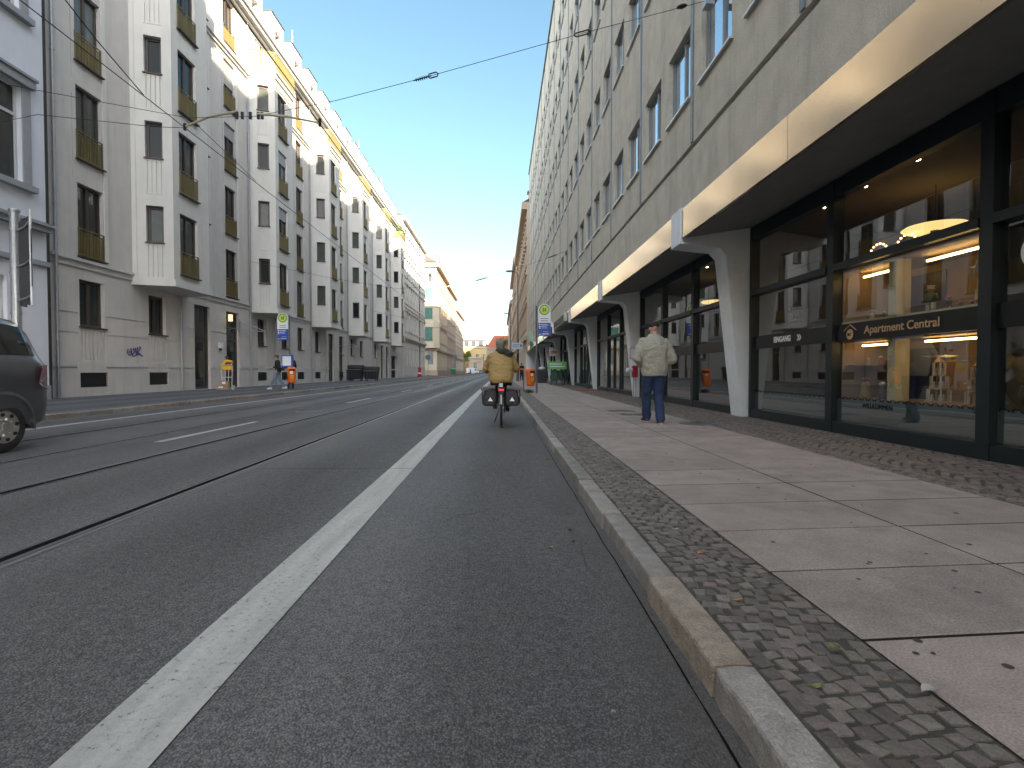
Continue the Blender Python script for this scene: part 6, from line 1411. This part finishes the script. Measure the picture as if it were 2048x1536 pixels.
for k, lab in ((-1, 'left dark pannier with a white triangle hanging on the bicycle rack'), (1, 'right dark pannier with a white triangle hanging on the bicycle rack')):
    t = lthing('pannier', (.02+k*.19, 9.30, .40), lab, 'bicycle bag', 'panniers on the bicycle')
    m = MB(); st = []
    for z, w, d, x0 in ((0, .095, .13, .01), (.02, .118, .15, .01), (.15, .12, .16, .005), (.26, .10, .155, 0), (.30, .09, .15, 0)):
        b = len(m.v); st.append(b)
        for i in range(24):
            a = 2*math.pi*i/24; m.v.append((k*x0+w*abs(math.cos(a))**.4*math.copysign(1, math.cos(a)), d*abs(math.sin(a))**.4*math.copysign(1, math.sin(a)), z))
    m.rings(st, 24); remesh('bag', m, .010, M_pan, t, 2, wr=.012, wf=14, seed=k)
    m = MB(); m.box(-.125, .125, -.175, .165, .285, .335, Matrix.Rotation(k*.12, 4, 'Y')); m.box(-.11*1, .11, -.178, -.150, .20, .30, Matrix.Rotation(k*.12, 4, 'Y')) if False else None; remesh('lid', m, .010, M_panl, t, 3, wr=.012, wf=12, seed=4+k)
    m = MB(); m.prism([(-.042, -.176, .085), (.042, -.176, .085), (0, -.176, .155)], (0, -.004, 0), (0, .01, 0)); m.build('reflector', M_tri, t)
    m = MB(); m.tube([(k*.125, -.06, .30), (k*.142, -.08, .20), (k*.132, -.06, .03)], .010, 6); m.build('strap', M_black, t)

def person_cyclist():
    t = lthing('person', (.02, 9.42, 0), 'cyclist seen from behind in a mustard jacket with a dark hood, riding the green bicycle', 'person')
    pel = Vector((0, .20, .90)); hipL, hipR = Vector((-.10, .22, .87)), Vector((.10, .22, .87)); ftL, ftR = Vector((-.12, .63, .34)), Vector((.12, .30, .33)); knL, knR = Vector((-.125, .60, .80)), Vector((.125, .52, .70))
    shL, shR = Vector((-.165, .39, 1.265)), Vector((.165, .39, 1.265)); elL, elR = Vector((-.265, .46, 1.06)), Vector((.265, .46, 1.06)); wrL, wrR = Vector((-.285, .62, 1.035)), Vector((.285, .62, 1.035))
    hc = Vector((-.015, .50, 1.475)); f = Vector((-.08, 1, 0))
    b = MB(); b.lofth([(0, .20, .84, .13, .11), (0, .22, .92, .15, .12), (0, .28, 1.08, .14, .11), (0, .36, 1.25, .16, .11), (0, .41, 1.36, .10, .08)]); limb(b, [(0, .42, 1.33), (-.01, .47, 1.43)], [.06, .055]); head_geo(b, hc, f)
    for s_, e, w in ((shL, elL, wrL), (shR, elR, wrR)): limb(b, [s_, e, w], [.05, .04, .028]); hand(b, w, (0, 1, -.25), (0, .25, 1), 1.0, .75)
    for h, k, a in ((hipL, knL, ftL), (hipR, knR, ftR)): limb(b, [h, k, a+Vector((0, 0, .06))], [.085, .055, .038])
    remesh('body', b, .008, M_skin, t, 4); eyes(t, hc, f)
    m_j = mat('mustard_jacket', (.335, .228, .085), .8, var=.10, scale=8, bump=.2, bscale=60)
    j = MB(); j.lofth([(0, .17, .80, .185, .16), (0, .18, .85, .215, .19), (0, .21, .93, .225, .185), (0, .26, 1.05, .225, .175), (0, .33, 1.18, .222, .16), (0, .375, 1.26, .205, .14), (0, .40, 1.33, .15, .115), (0, .415, 1.37, .11, .09), (0, .43, 1.41, .085, .08)], 28)
    for s_, e, w in ((shL, elL, wrL), (shR, elR, wrR)): limb(j, [s_, s_.lerp(e, .5), e, e.lerp(w, .6)], [.088, .085, .078, .062])
    jo = remesh('jacket', j, .013, m_j, t, 3, wr=.026, wf=8, seed=5.1, wdir=(1, 1, 2.0))
    h = MB(); dh = mat('dark_hood', (.028, .034, .026), .85, var=.25, scale=14, bump=.3)
    h.ball((.05, .32, 1.37), .10, (1.2, .8, .62), 14, 9); h.ball((.14, .31, 1.325), .09, (1.1, .8, .62), 14, 9); h.ball((-.03, .36, 1.40), .06, (1, .8, .6), 12, 8); remesh('hood', h, .011, dh, jo, 3, wr=.02, wf=14)
    p = MB(); p.lofth([(0, .2, .80, .155, .13), (0, .2, .90, .16, .14), (0, .22, .95, .14, .12)], 20)
    for hh, k, a in ((hipL, knL, ftL), (hipR, knR, ftR)): limb(p, [hh, k, k.lerp(a, .5), a+Vector((0, 0, .09))], [.105, .078, .066, .056])
    remesh('trousers', p, .013, mat('dark_trousers', (.018, .022, .035), .85, var=.2, scale=8), t, 3, wr=.012, wf=10)
    so_ = M_black; shoe('shoe', t, ftL+Vector((0, -.02, .05)), (0, 1, 0), mat('worn_brown_shoe', (.10, .06, .035), .7), so_, pitch=.1); shoe('shoe', t, ftR+Vector((0, -.02, .03)), (0, 1, 0), M_black, so_, pitch=.05)
    hr = MB(); hr.ball(hc+Vector((0, -.012, .045)), .084, (1.0, 1.12, 1.0), 18, 11); hr.ball(hc+Vector((0, -.045, .0)), .07, (1.0, .8, 1.0), 14, 9); remesh('hair', hr, .008, mat('grey_hair', (.19, .175, .16), .85, var=.25, scale=40, bump=.6, bscale=120), t, 2, wr=.008, wf=30)
    return t
person_cyclist()

def person_simple(loc, rz, lab, jacket, trous, P, hair, shoes, vx=1.0, sc=1.0, coat=0.0):
    t = lthing('person', loc, lab, 'person', rz=rz); t.scale = (sc, sc, sc); V = {k: Vector(v) for k, v in P.items()}
    lean = V['ch']-V['pe']; f = Vector((0, 1, 0)); b = MB(); pe, ch = V['pe'], V['ch']
    b.lofth([(pe.x, pe.y, pe.z-.08, .13, .10), (pe.x, pe.y, pe.z+.05, .15, .11), (pe.x*.5+ch.x*.5, (pe.y+ch.y)/2, (pe.z+ch.z)/2, .14, .10), (ch.x, ch.y, ch.z, .165, .11), (ch.x, ch.y, ch.z+.13, .10, .08)]); limb(b, [tuple(ch+Vector((0, 0, .1))), tuple(V['he']-Vector((0, .01, .08)))], [.06, .052]); head_geo(b, V['he'], f, .98)
    for s_ in 'LR': 
        limb(b, [V['s'+s_], V['e'+s_], V['w'+s_]], [.048, .038, .027]); hand(b, V['w'+s_], V['w'+s_]-V['e'+s_], (1 if s_ == 'R' else -1, 0, .2), .95, .4); limb(b, [V['h'+s_], V['k'+s_], V['a'+s_]], [.08, .052, .036])
    remesh('body', b, .010*vx, M_skin, t, 3); eyes(t, V['he'], f)
    j = MB(); c0 = pe.z-.06-coat
    j.lofth([(pe.x, pe.y, c0, .175, .14), (pe.x, pe.y, pe.z+.08, .18, .145), (pe.x*.5+ch.x*.5, (pe.y+ch.y)/2, (pe.z+ch.z)/2, .175, .135), (ch.x, ch.y, ch.z, .195, .13), (ch.x, ch.y, ch.z+.09, .16, .11), (ch.x, ch.y, ch.z+.15, .075, .07)], 20)
    for s_ in 'LR': limb(j, [V['s'+s_], V['e'+s_], V['e'+s_].lerp(V['w'+s_], .85)], [.072, .060, .045])
    jo = remesh('jacket', j, .014*vx, jacket, t, 3, wr=.012, wf=10)
    p = MB(); p.lofth([(pe.x, pe.y, pe.z-.1, .15, .12), (pe.x, pe.y, pe.z+.06, .155, .125)], 16)
    for s_ in 'LR': limb(p, [V['h'+s_], V['k'+s_], V['a'+s_]+(V['k'+s_]-V['a'+s_])*.08], [.095, .07, .055])
    remesh('trousers', p, .014*vx, trous, t, 3, wr=.01, wf=10)
    for s_ in 'LR': shoe('shoe', t, V['a'+s_], (0, 1, 0), shoes, shoes, pitch=P.get('pitch'+s_, 0) if not isinstance(P.get('pitch'+s_, 0), tuple) else 0)
    hr = MB(); hr.ball(V['he']+Vector((0, -.012, .045)), .084, (1.0, 1.12, 1.0), 16, 10); hr.ball(V['he']+Vector((0, -.045, -.01)), .07, (1, .8, 1), 12, 8); remesh('hair', hr, .010, hair, t, 2, wr=.006, wf=30)
    return t, jo
M_hairb = mat('brown_hair', (.09, .05, .035), .8, var=.2, scale=40); M_navy = mat('black_jacket', (.012, .012, .016), .8, var=.2); M_jeanl = mat('light_jeans', (.10, .17, .24), .85, var=.35, scale=5); M_wshoe = mat('white_sneaker', (.62, .64, .62), .6)
walkP = dict(pe=(0, 0, .93), ch=(0, .03, 1.35), he=(0, .07, 1.63), sL=(-.17, .03, 1.42), sR=(.17, .03, 1.42), eL=(-.22, -.10, 1.16), eR=(.22, .10, 1.16), wL=(-.2, .02, .98), wR=(.12, .28, 1.10),
             hL=(-.08, 0, .90), hR=(.08, 0, .90), kL=(-.07, .20, .50), kR=(.07, -.05, .48), aL=(-.06, .36, .09), aR=(.06, -.34, .12))
t, jo = person_simple((-11.35, 27.15, .1), R(100), 'woman striding left at the bus stop in a black jacket, blue jeans and white sneakers', M_navy, M_jeanl, walkP, M_hairb, M_wshoe, sc=1.0)
t2 = lthing('shoulder_bag', (-11.35, 27.15, .1), 'small dark grey bag slung behind the striding woman', 'bag', rz=R(100)); m = MB(); m.ball((.16, -.22, 1.05), .12, (.45, 1, 1.1), 14, 9); remesh('bag', m, .015, mat('grey_bag', (.10, .09, .10), .7), t2, 2); m = MB(); m.tube([(-.12, .1, 1.50), (-.02, .16, 1.38), (.14, .10, 1.18), (.17, -.12, 1.12)], .012, 6); m.tube([(.15, -.2, 1.12), (.14, -.05, 1.42), (.05, .0, 1.50)], .012, 6); m.build('strap', M_white, t2)
standP = dict(pe=(0, 0, .93), ch=(0, .01, 1.36), he=(0, .04, 1.63), sL=(-.17, 0, 1.42), sR=(.17, 0, 1.42), eL=(-.24, -.02, 1.15), eR=(.24, .0, 1.15), wL=(-.16, .18, 1.05), wR=(.16, .18, 1.05), hL=(-.08, 0, .90), hR=(.08, 0, .90), kL=(-.09, .03, .50), kR=(.09, .02, .50), aL=(-.10, 0, .09), aR=(.10, .02, .09))
person_simple((-10.95, 27.75, .1), R(15), 'person in a long dark green coat standing behind the left litter bin', mat('dark_green_coat', (.012, .022, .014), .85, var=.25), M_black, standP, M_black, M_black, coat=.38)
M_yel = mat('courier_yellow', (.62, .46, .02), .7, var=.08); M_redj = mat('courier_red', (.28, .015, .03), .75, var=.1)
cP = dict(pe=(0, -.03, .93), ch=(0, .10, 1.33), he=(0, .20, 1.58), sL=(-.17, .09, 1.40), sR=(.17, .09, 1.40), eL=(-.22, .20, 1.16), eR=(.22, .22, 1.18), wL=(-.14, .46, 1.20), wR=(.12, .48, 1.22), hL=(-.08, -.03, .90), hR=(.08, -.03, .90), kL=(-.09, .03, .49), kR=(.09, -.0, .49), aL=(-.09, -.05, .09), aR=(.10, -.08, .09))
t, jo = person_simple((-13.85, 27.2, .1), R(62), 'courier in a yellow and red jacket leaning over a hand truck by the shop door', M_redj, mat('courier_trousers', (.02, .02, .025), .85), cP, M_hairb, M_black)
y_ = MB(); 
for s_ in ('L', 'R'):
    a, b_, c_ = (Vector(cP[k+s_]) for k in 'sew'); limb(y_, [a, b_, b_.lerp(c_, .8)], [.080, .067, .052])
y_.ball((0, .08, 1.42), .17, (1.05, .7, .45), 16, 9); remesh('sleeves', y_, .014, M_yel, jo, 3, wr=.01)
t = lthing('hand_truck', (-13.45, 26.15, .1), 'pale tubular hand truck with a yellow plate and parcels by the courier', 'hand truck', rz=R(-6)); m = MB()
for x in (-.27, .27): m.tube([(x, .0, .12), (x, .05, 1.15), (x, -.02, 1.30)], .018, 8)
for x in (-.09, .09): m.tube([(x, .0, .30), (x, .05, 1.05)], .014, 8)
for z in (.12, .62, 1.22): m.cyl((-.27, .0+z*.04, z), (.27, .0+z*.04, z), .015, n=8)
m.box(-.30, .30, -.34, .0, .03, .05); m.build('frame', mat('pale_tube', (.52, .53, .52), .4, .3), t)
MB().box(-.26, .26, -.02, .03, .98, 1.18).build('yellow_plate', M_yel, t, bevel=.02)
for x in (-.30, .30): MB().cyl((x-.03, .06, .11), (x+.03, .06, .11), .11, n=20).build('wheel', mat('pale_wheel', (.30, .38, .37), .6), t)
for (x, y, z, w, d, h, rz, lab) in ((-.06, -.18, .15, .50, .30, .14, 0, 'flat white and brown parcel at the bottom of the hand truck'), (.02, -.14, .295, .34, .22, .24, .1, 'tan carton stacked on the flat parcel on the hand truck')):
    q = lthing('parcel', (-13.45+x, 26.15+y, z), lab, 'parcel', 'parcels on the hand truck', rz=rz); MB().box(-w/2, w/2, -d/2, d/2, 0, h).build('carton', mat('cardboard', (.30, .20, .12), .85, var=.15), q, bevel=.008); MB().box(-w*.35, w*.1, -d/2-.003, -d/2-.0005, h*.4, h*.85).build('label', M_white, q)
person_simple((2.15, 52.5, .1), R(0), 'distant person in black partly hidden behind the tall street lamp', M_navy, M_black, standP, M_black, M_black, vx=2.2)
person_simple((-9.9, 178, .1), R(80), 'tiny dark figure crossing in front of the far white van', M_navy, M_navy, walkP, M_black, M_black, vx=2.2)
person_simple((-4.6, 205, 0), R(180), 'tiny distant cyclist like figure in dark clothes near the street end', M_navy, M_navy, standP, M_black, M_black, vx=2.2)

# ------------------------------------------------------------------ vehicles
def car_paint(name, col, rough=.28):
    return mat(name, col, rough, .45, var=.04, scale=3, spec=.5, coat=.6)
def make_car(loc, rz, lab, paint, L=4.1, Wd=1.72, H=1.6, name='parked_car', grp=None):
    """local: +y = front, rear bumper at y=0"""
    t = lthing(name, loc, lab, 'car', grp, rz=rz); hw = Wd/2
    # stations: y, z_bottom, z_belt, z_roof, half width belt, half width roof
    st = [(.00, .36, .60, .62, .62, .60), (.03, .30, .90, .92, .74, .70), (.10, .26, 1.02, 1.20, .80, .62), (.20, .25, 1.06, 1.44, .83, .60), (.34, .25, 1.07, 1.545, .845, .61), (.70, .24, 1.07, 1.585, .855, .63), (1.4, .22, 1.05, 1.60, .86, .645), (2.1, .22, 1.02, 1.595, .86, .64),
          (2.55, .22, 1.00, 1.52, .86, .62), (3.05, .22, .98, 1.22, .855, .63), (3.30, .22, .96, 1.03, .845, .68), (3.70, .23, .88, .92, .80, .70), (3.95, .25, .72, .75, .72, .66), (4.08, .32, .55, .58, .60, .55)]
    sy, sz, sx = L/4.1, H/1.6, hw/.86
    def prof(s):
        y, zb, ze, zr, wb, wr = s; up = max(zr-ze, .001)
        P = [(0, zb), (wb*.80, zb), (wb*.95, zb+.06), (wb*1.0, zb+(ze-zb)*.32), (wb*1.0, zb+(ze-zb)*.62), (wb*.985, ze-.05), (wb*.955, ze), (wb+(wr-wb)*.42-.02, ze+up*.45), (wr+.03, ze+up*.86), (wr-.05, ze+up*.965), (wr*.55, zr-.0), (0, zr+.01)]
        return [(x*sx, y*sy, z*sz) for x, z in P]
    rows = [prof(s) for s in st]; m = MB(); nP = len(rows[0])
    full = [[(-x, y, z) for x, y, z in r_[::-1]][:-1]+r_ for r_ in rows]; n = len(full[0])
    for r_ in full: m.v += r_
    for i in range(len(full)-1):
        for j in range(n): m.f.append((i*n+j, i*n+(j+1) % n, (i+1)*n+(j+1) % n, (i+1)*n+j)); m.mi.append(0)
    m.f.append(tuple(range(n))); m.f.append(tuple((len(full)-1)*n+j for j in reversed(range(n)))); m.mi += [0, 0]
    o = m.build('body', paint, t, smooth=True)
    wy = (.76*sy, 3.28*sy); wr_ = .315
    cut = MB()
    for y in wy: cut.cyl((-2, y, .33), (2, y, .33), .385, n=36)
    c = cut.build('cut', paint, None); bo = o.modifiers.new('b', 'BOOLEAN'); bo.object = c; bo.operation = 'DIFFERENCE'; bo.solver = 'EXACT'
    ss = None
    dg = bpy.context.evaluated_depsgraph_get(); dg.update(); nm = bpy.data.meshes.new_from_object(o.evaluated_get(dg)); o.modifiers.clear(); o.data = nm; bpy.data.objects.remove(c)
    nm.polygons.foreach_set('use_smooth', [True]*len(nm.polygons))
    e = o.modifiers.new('e', 'EDGE_SPLIT'); e.split_angle = R(38)
    def surf(k, yy, u):   # point on the greenhouse side: k side, u 0 belt .. 1 roof
        for a, b in zip(st, st[1:]):
            if a[0] <= yy <= b[0]:
                f = (yy-a[0])/(b[0]-a[0]); s_ = [a[i]+(b[i]-a[i])*f for i in range(6)]; P = prof(s_); lo, mi, hi = P[6], P[7], P[8]
                q = [lo[i]+(mi[i]-lo[i])*u/.5 if u < .5 else mi[i]+(hi[i]-mi[i])*(u-.5)/.5 for i in range(3)]; return (k*(q[0]+.006), q[1], q[2])
    M_cg = pane_mat('car_glass', (.008, .009, .010), (.01, .01, .01), .0, .5, 1.5, .2)
    for k in (-1, 1):
        for ys in ([.26, .34, .5, .75, 1.0, 1.12], [1.20, 1.4, 1.7, 2.05], [2.13, 2.3, 2.5, 2.8]):
            g_ = MB()
            for a, b in zip(ys, ys[1:]):
                ta = .93 if a > .3 else .5; tb_ = .93
                for u0, u1 in ((.10, .5), (.5, .93)):
                    if a < .3 and u0 == .5: g_.q(surf(k, a, .5), surf(k, b, .5), surf(k, b, .93)); continue
                    g_.q(surf(k, a, u0), surf(k, b, u0), surf(k, b, u1), surf(k, a, u1))
            g_.build('side_window', M_cg, t, smooth=True)
        m = MB(); 
        for (z, yv) in ((.58, .0),): 
            m.q(*[(k*x*sx, y*sy, z_*sz) for x, y, z_ in ((.845, .22, .72), (.872, .30, .78), (.872, .24, 1.00), (.80, .085, 1.00), (.74, .02, .90), (.74, .015, .74), (.80, .07, .70))])
        m.build('tail_light', mat('tail_lamp', (.30, .01, .015), .15, coat=1.0, spec=.8), t)
        m = MB(); m.ball((k*.62*sx, 3.86*sy, .70*sz), .13, (1.3, .8, .7), 12, 8); m.build('headlight', mat('headlight', (.6, .62, .65), .1, coat=1), t, smooth=True)
        m = MB(); m.ball((k*.96*sx, 2.55*sy, 1.04*sz), .10, (.9, .55, .7), 12, 8); m.build('mirror', paint, t, smooth=True)
        m = MB(); 
        for y in (1.16, 2.09): m.tube([(k*(surf(1, y, .0)[0]+.001), y*sy, .30), (k*(.862*sx), y*sy, .6), (k*(surf(1, y, .1)[0]-.002), y*sy, 1.02*sz)], .005, 4)
        m.tube([(k*.868*sx, y*sy, .56*sz) for y in (1.3, 2.2, 3.0)], .016, 5); m.build('door_gap', M_black, t)
        for y in wy:
            w = MB(); cx = k*(hw-.088); w.tube([(cx, y+(wr_-.075)*math.cos(2*math.pi*i/36), wr_+(wr_-.075)*math.sin(2*math.pi*i/36)) for i in range(36)], .085, 12, closed=True); wo = w.build('wheel', M_rubber, t, smooth=True)
            w = MB(); cxo = k*(hw-.010); N_ = 8
            w.cyl((cx, y, wr_), (cxo-k*.012, y, wr_), .205, n=36); w.cyl((cxo-k*.012, y, wr_), (cxo, y, wr_), .205, .19, n=36); w.cyl((cxo, y, wr_), (cxo+k*.012, y, wr_), .065, .05, n=24)
            for i in range(8):
                a = 2*math.pi*i/8+.2; w.cyl((cxo-.002*k, y+.085*math.cos(a), wr_+.085*math.sin(a)), (cxo+k*.006, y+.115*math.cos(a), wr_+.115*math.sin(a)), .028, .02, n=8)
            w.build('hubcap', mat('hubcap_silver', (.34, .34, .33), .4, .5, var=.15), wo)
            for i in range(8 if loc[1] < 50 else 0):
                a = 2*math.pi*i/8+.2+math.pi/8; MB().ball((cxo-k*.0, y+.158*math.cos(a), wr_+.158*math.sin(a)), .026, (.35, 1.2, 1), 10, 6).build('hubcap_vent', M_dark, wo)
            w = MB(); nn = 20
            for i in range(nn):
                a0, a1 = math.pi*(-.06+1.12*i/nn), math.pi*(-.06+1.12*(i+1)/nn)
                p = lambda a, r_, x: (k*x, y+r_*math.cos(a), .33+r_*math.sin(a))
                w.q(p(a0, .383, hw-.02), p(a1, .383, hw-.02), p(a1, .383, .35), p(a0, .383, .35)); w.q(p(a0, .383, hw+.008), p(a1, .383, hw+.008), p(a1, .425, hw-.002), p(a0, .425, hw-.002)); w.q(p(a0, .383, hw+.008), p(a1, .383, hw+.008), p(a1, .383, hw-.02), p(a0, .383, hw-.02))
            w.build('wheel_arch', paint if False else M_black if False else paint, t, smooth=True)
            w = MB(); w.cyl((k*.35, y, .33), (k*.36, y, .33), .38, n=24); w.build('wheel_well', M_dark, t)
    m = MB(); m.box(-.55*sx, .55*sx, -.012, .02, .50, .62); m.build('number_plate', M_white, t)
    m = MB(); m.q((-.52*sx, .058*sy, 1.08*sz), (.52*sx, .058*sy, 1.08*sz), (.50*sx, .20*sy, 1.46*sz), (-.50*sx, .20*sy, 1.46*sz)); m.build('rear_window', M_cg, t)
    m = MB(); m.q((-.62*sx, 3.22*sy, 1.08*sz), (.62*sx, 3.22*sy, 1.08*sz), (.55*sx, 2.66*sy, 1.49*sz), (-.55*sx, 2.66*sy, 1.49*sz)); m.build('windscreen', M_cg, t)
    m = MB(); m.box(-.60*sx, .60*sx, -.03, .16, .34, .50); m.build('rear_bumper', mat('bumper_grey', (.035, .037, .042), .5), t, bevel=.04)
    return t
make_car((-6.93, 7.33, 0), math.pi, 'dark grey compact car cut off by the left picture edge, driving towards the camera', car_paint('car_dark_grey', (.095, .10, .115)), name='car', Wd=1.74, H=1.74)
make_car((-7.4, 208, 0), math.pi, 'small distant car coming with a bright headlight near the street end', car_paint('car_far_blue', (.10, .11, .15)), name='car')
def make_van(loc, rz, lab):
    t = lthing('van', loc, lab, 'van', rz=rz); wp = mat('van_white', (.68, .70, .74), .35, coat=.4, var=.03)
    m = MB(); pr = [(0, .35), (5.2, .35), (5.25, 1.0), (4.9, 1.25), (4.2, 1.45), (3.65, 2.35), (3.4, 2.45), (.1, 2.5), (0, 2.3)]
    m.prism([(-.95, y, z) for y, z in pr], (0, 0, 0), (1.9, 0, 0)); m.build('body', wp, t, bevel=.06)
    m = MB(); m.q((-.8, 4.25, 1.48), (.8, 4.25, 1.48), (.75, 3.68, 2.36), (-.75, 3.68, 2.36)); m.build('windscreen', M_glassR, t)
    for k in (-1, 1):
        MB().q((k*.956, 2.9, 1.4), (k*.956, 4.0, 1.4), (k*.956, 3.6, 2.2), (k*.956, 2.9, 2.2)).build('side_window', M_glassR, t)
        for y in (.9, 4.2): w = MB(); w.cyl((k*.75, y, .35), (k*.96, y, .35), .35, n=24); wo = w.build('wheel', M_rubber, t); MB().cyl((k*.961, y, .35), (k*.97, y, .35), .19, n=18).build('hubcap', M_galv, wo)
    m = MB(); 
    for k in (-1, 1): m.box(k*.75-.1, k*.75+.1, -.02, .01, .9, 1.4)
    m.build('tail_light', mat('tail_lamp2', (.35, .02, .02), .3), t)
    return t
make_van((-13.8, 222, 0), R(-62), 'white van parked across the far left end of the street')
# cargo bikes by the far columns
def cargo(x, y, lab, sign):
    t = lthing('cargo_bike', (x, y, .1), lab, 'cargo bike', 'cargo bikes under the canopy'); m = MB()
    m.box(-.34, .34, -.1, .65, .32, .92); m.box(-.37, .37, -.13, .68, .922, .97); m.build('box', mat('cargo_green', (.02, .07, .04), .5), t, bevel=.02)
    for (cx, cy) in ((-.40, .25), (.40, .25), (0, -1.0)): rings_wheel(cx, cy, .33, .33, t, spokes=12)
    m = MB(); m.tube([(0, -.1, .45), (0, -.6, .35), (0, -1.0, .33)], .022, 6); m.tube([(0, -.6, .35), (0, -.78, .85)], .018, 6); m.tube([(-.28, -.28, 1.02), (0, -.2, 1.0), (.28, -.28, 1.02)], .014, 6); m.tube([(0, -.2, 1.0), (0, -.12, .5)], .016, 6); m.build('frame', M_black, t)
    MB().ball((0, -.8, .90), .1, (.9, 1.3, .35), 12, 7).build('saddle', M_black, t, smooth=True)
    if sign: 
        MB().box(-.62, .62, -.16, -.135, 1.05, 1.55).build('sign_board', mat('light_green_board', (.16, .45, .12), .5), t); m = MB(); m.box(-.5, .3, -.167, -.161, 1.36, 1.42); m.box(-.5, .45, -.167, -.161, 1.2, 1.26); m.build('print', M_white, t)
    return t
cargo(3.75, 34.5, 'dark green cargo bike carrying a light green signboard under the canopy', True)
cargo(4.35, 36.6, 'dark cargo bike parked behind the one with the green signboard', False)
t = lthing('waste_bin', (3.3, 41.2, .1), 'dark bin with rubbish bags on top beside a far raked column', 'bin'); MB().box(-.35, .35, -.35, .35, 0, 1.05).build('body', M_black, t, bevel=.04); m = MB(); m.ball((0, 0, 1.15), .22, (1.2, 1, .6), 12, 8); m.build('rubbish_bag', M_white, t, smooth=True)
t = lthing('door_mat', (4.2, 25.2, .102), 'faded red mat on the pavement between two far raked columns', 'mat'); MB().box(-.5, .55, -.9, .9, 0, .012).build('mat', mat('red_mat', (.25, .06, .04), .9), t)
t = lthing('advert_panel', (4.7, 27.8, .1), 'dark leaning board at the shop door beyond the second column', 'board'); MB().box(-.03, .03, -.25, .25, 0, 1.3, Matrix.Rotation(.12, 4, 'Y')).build('panel', mat('dark_green_board', (.02, .05, .045), .5), t)
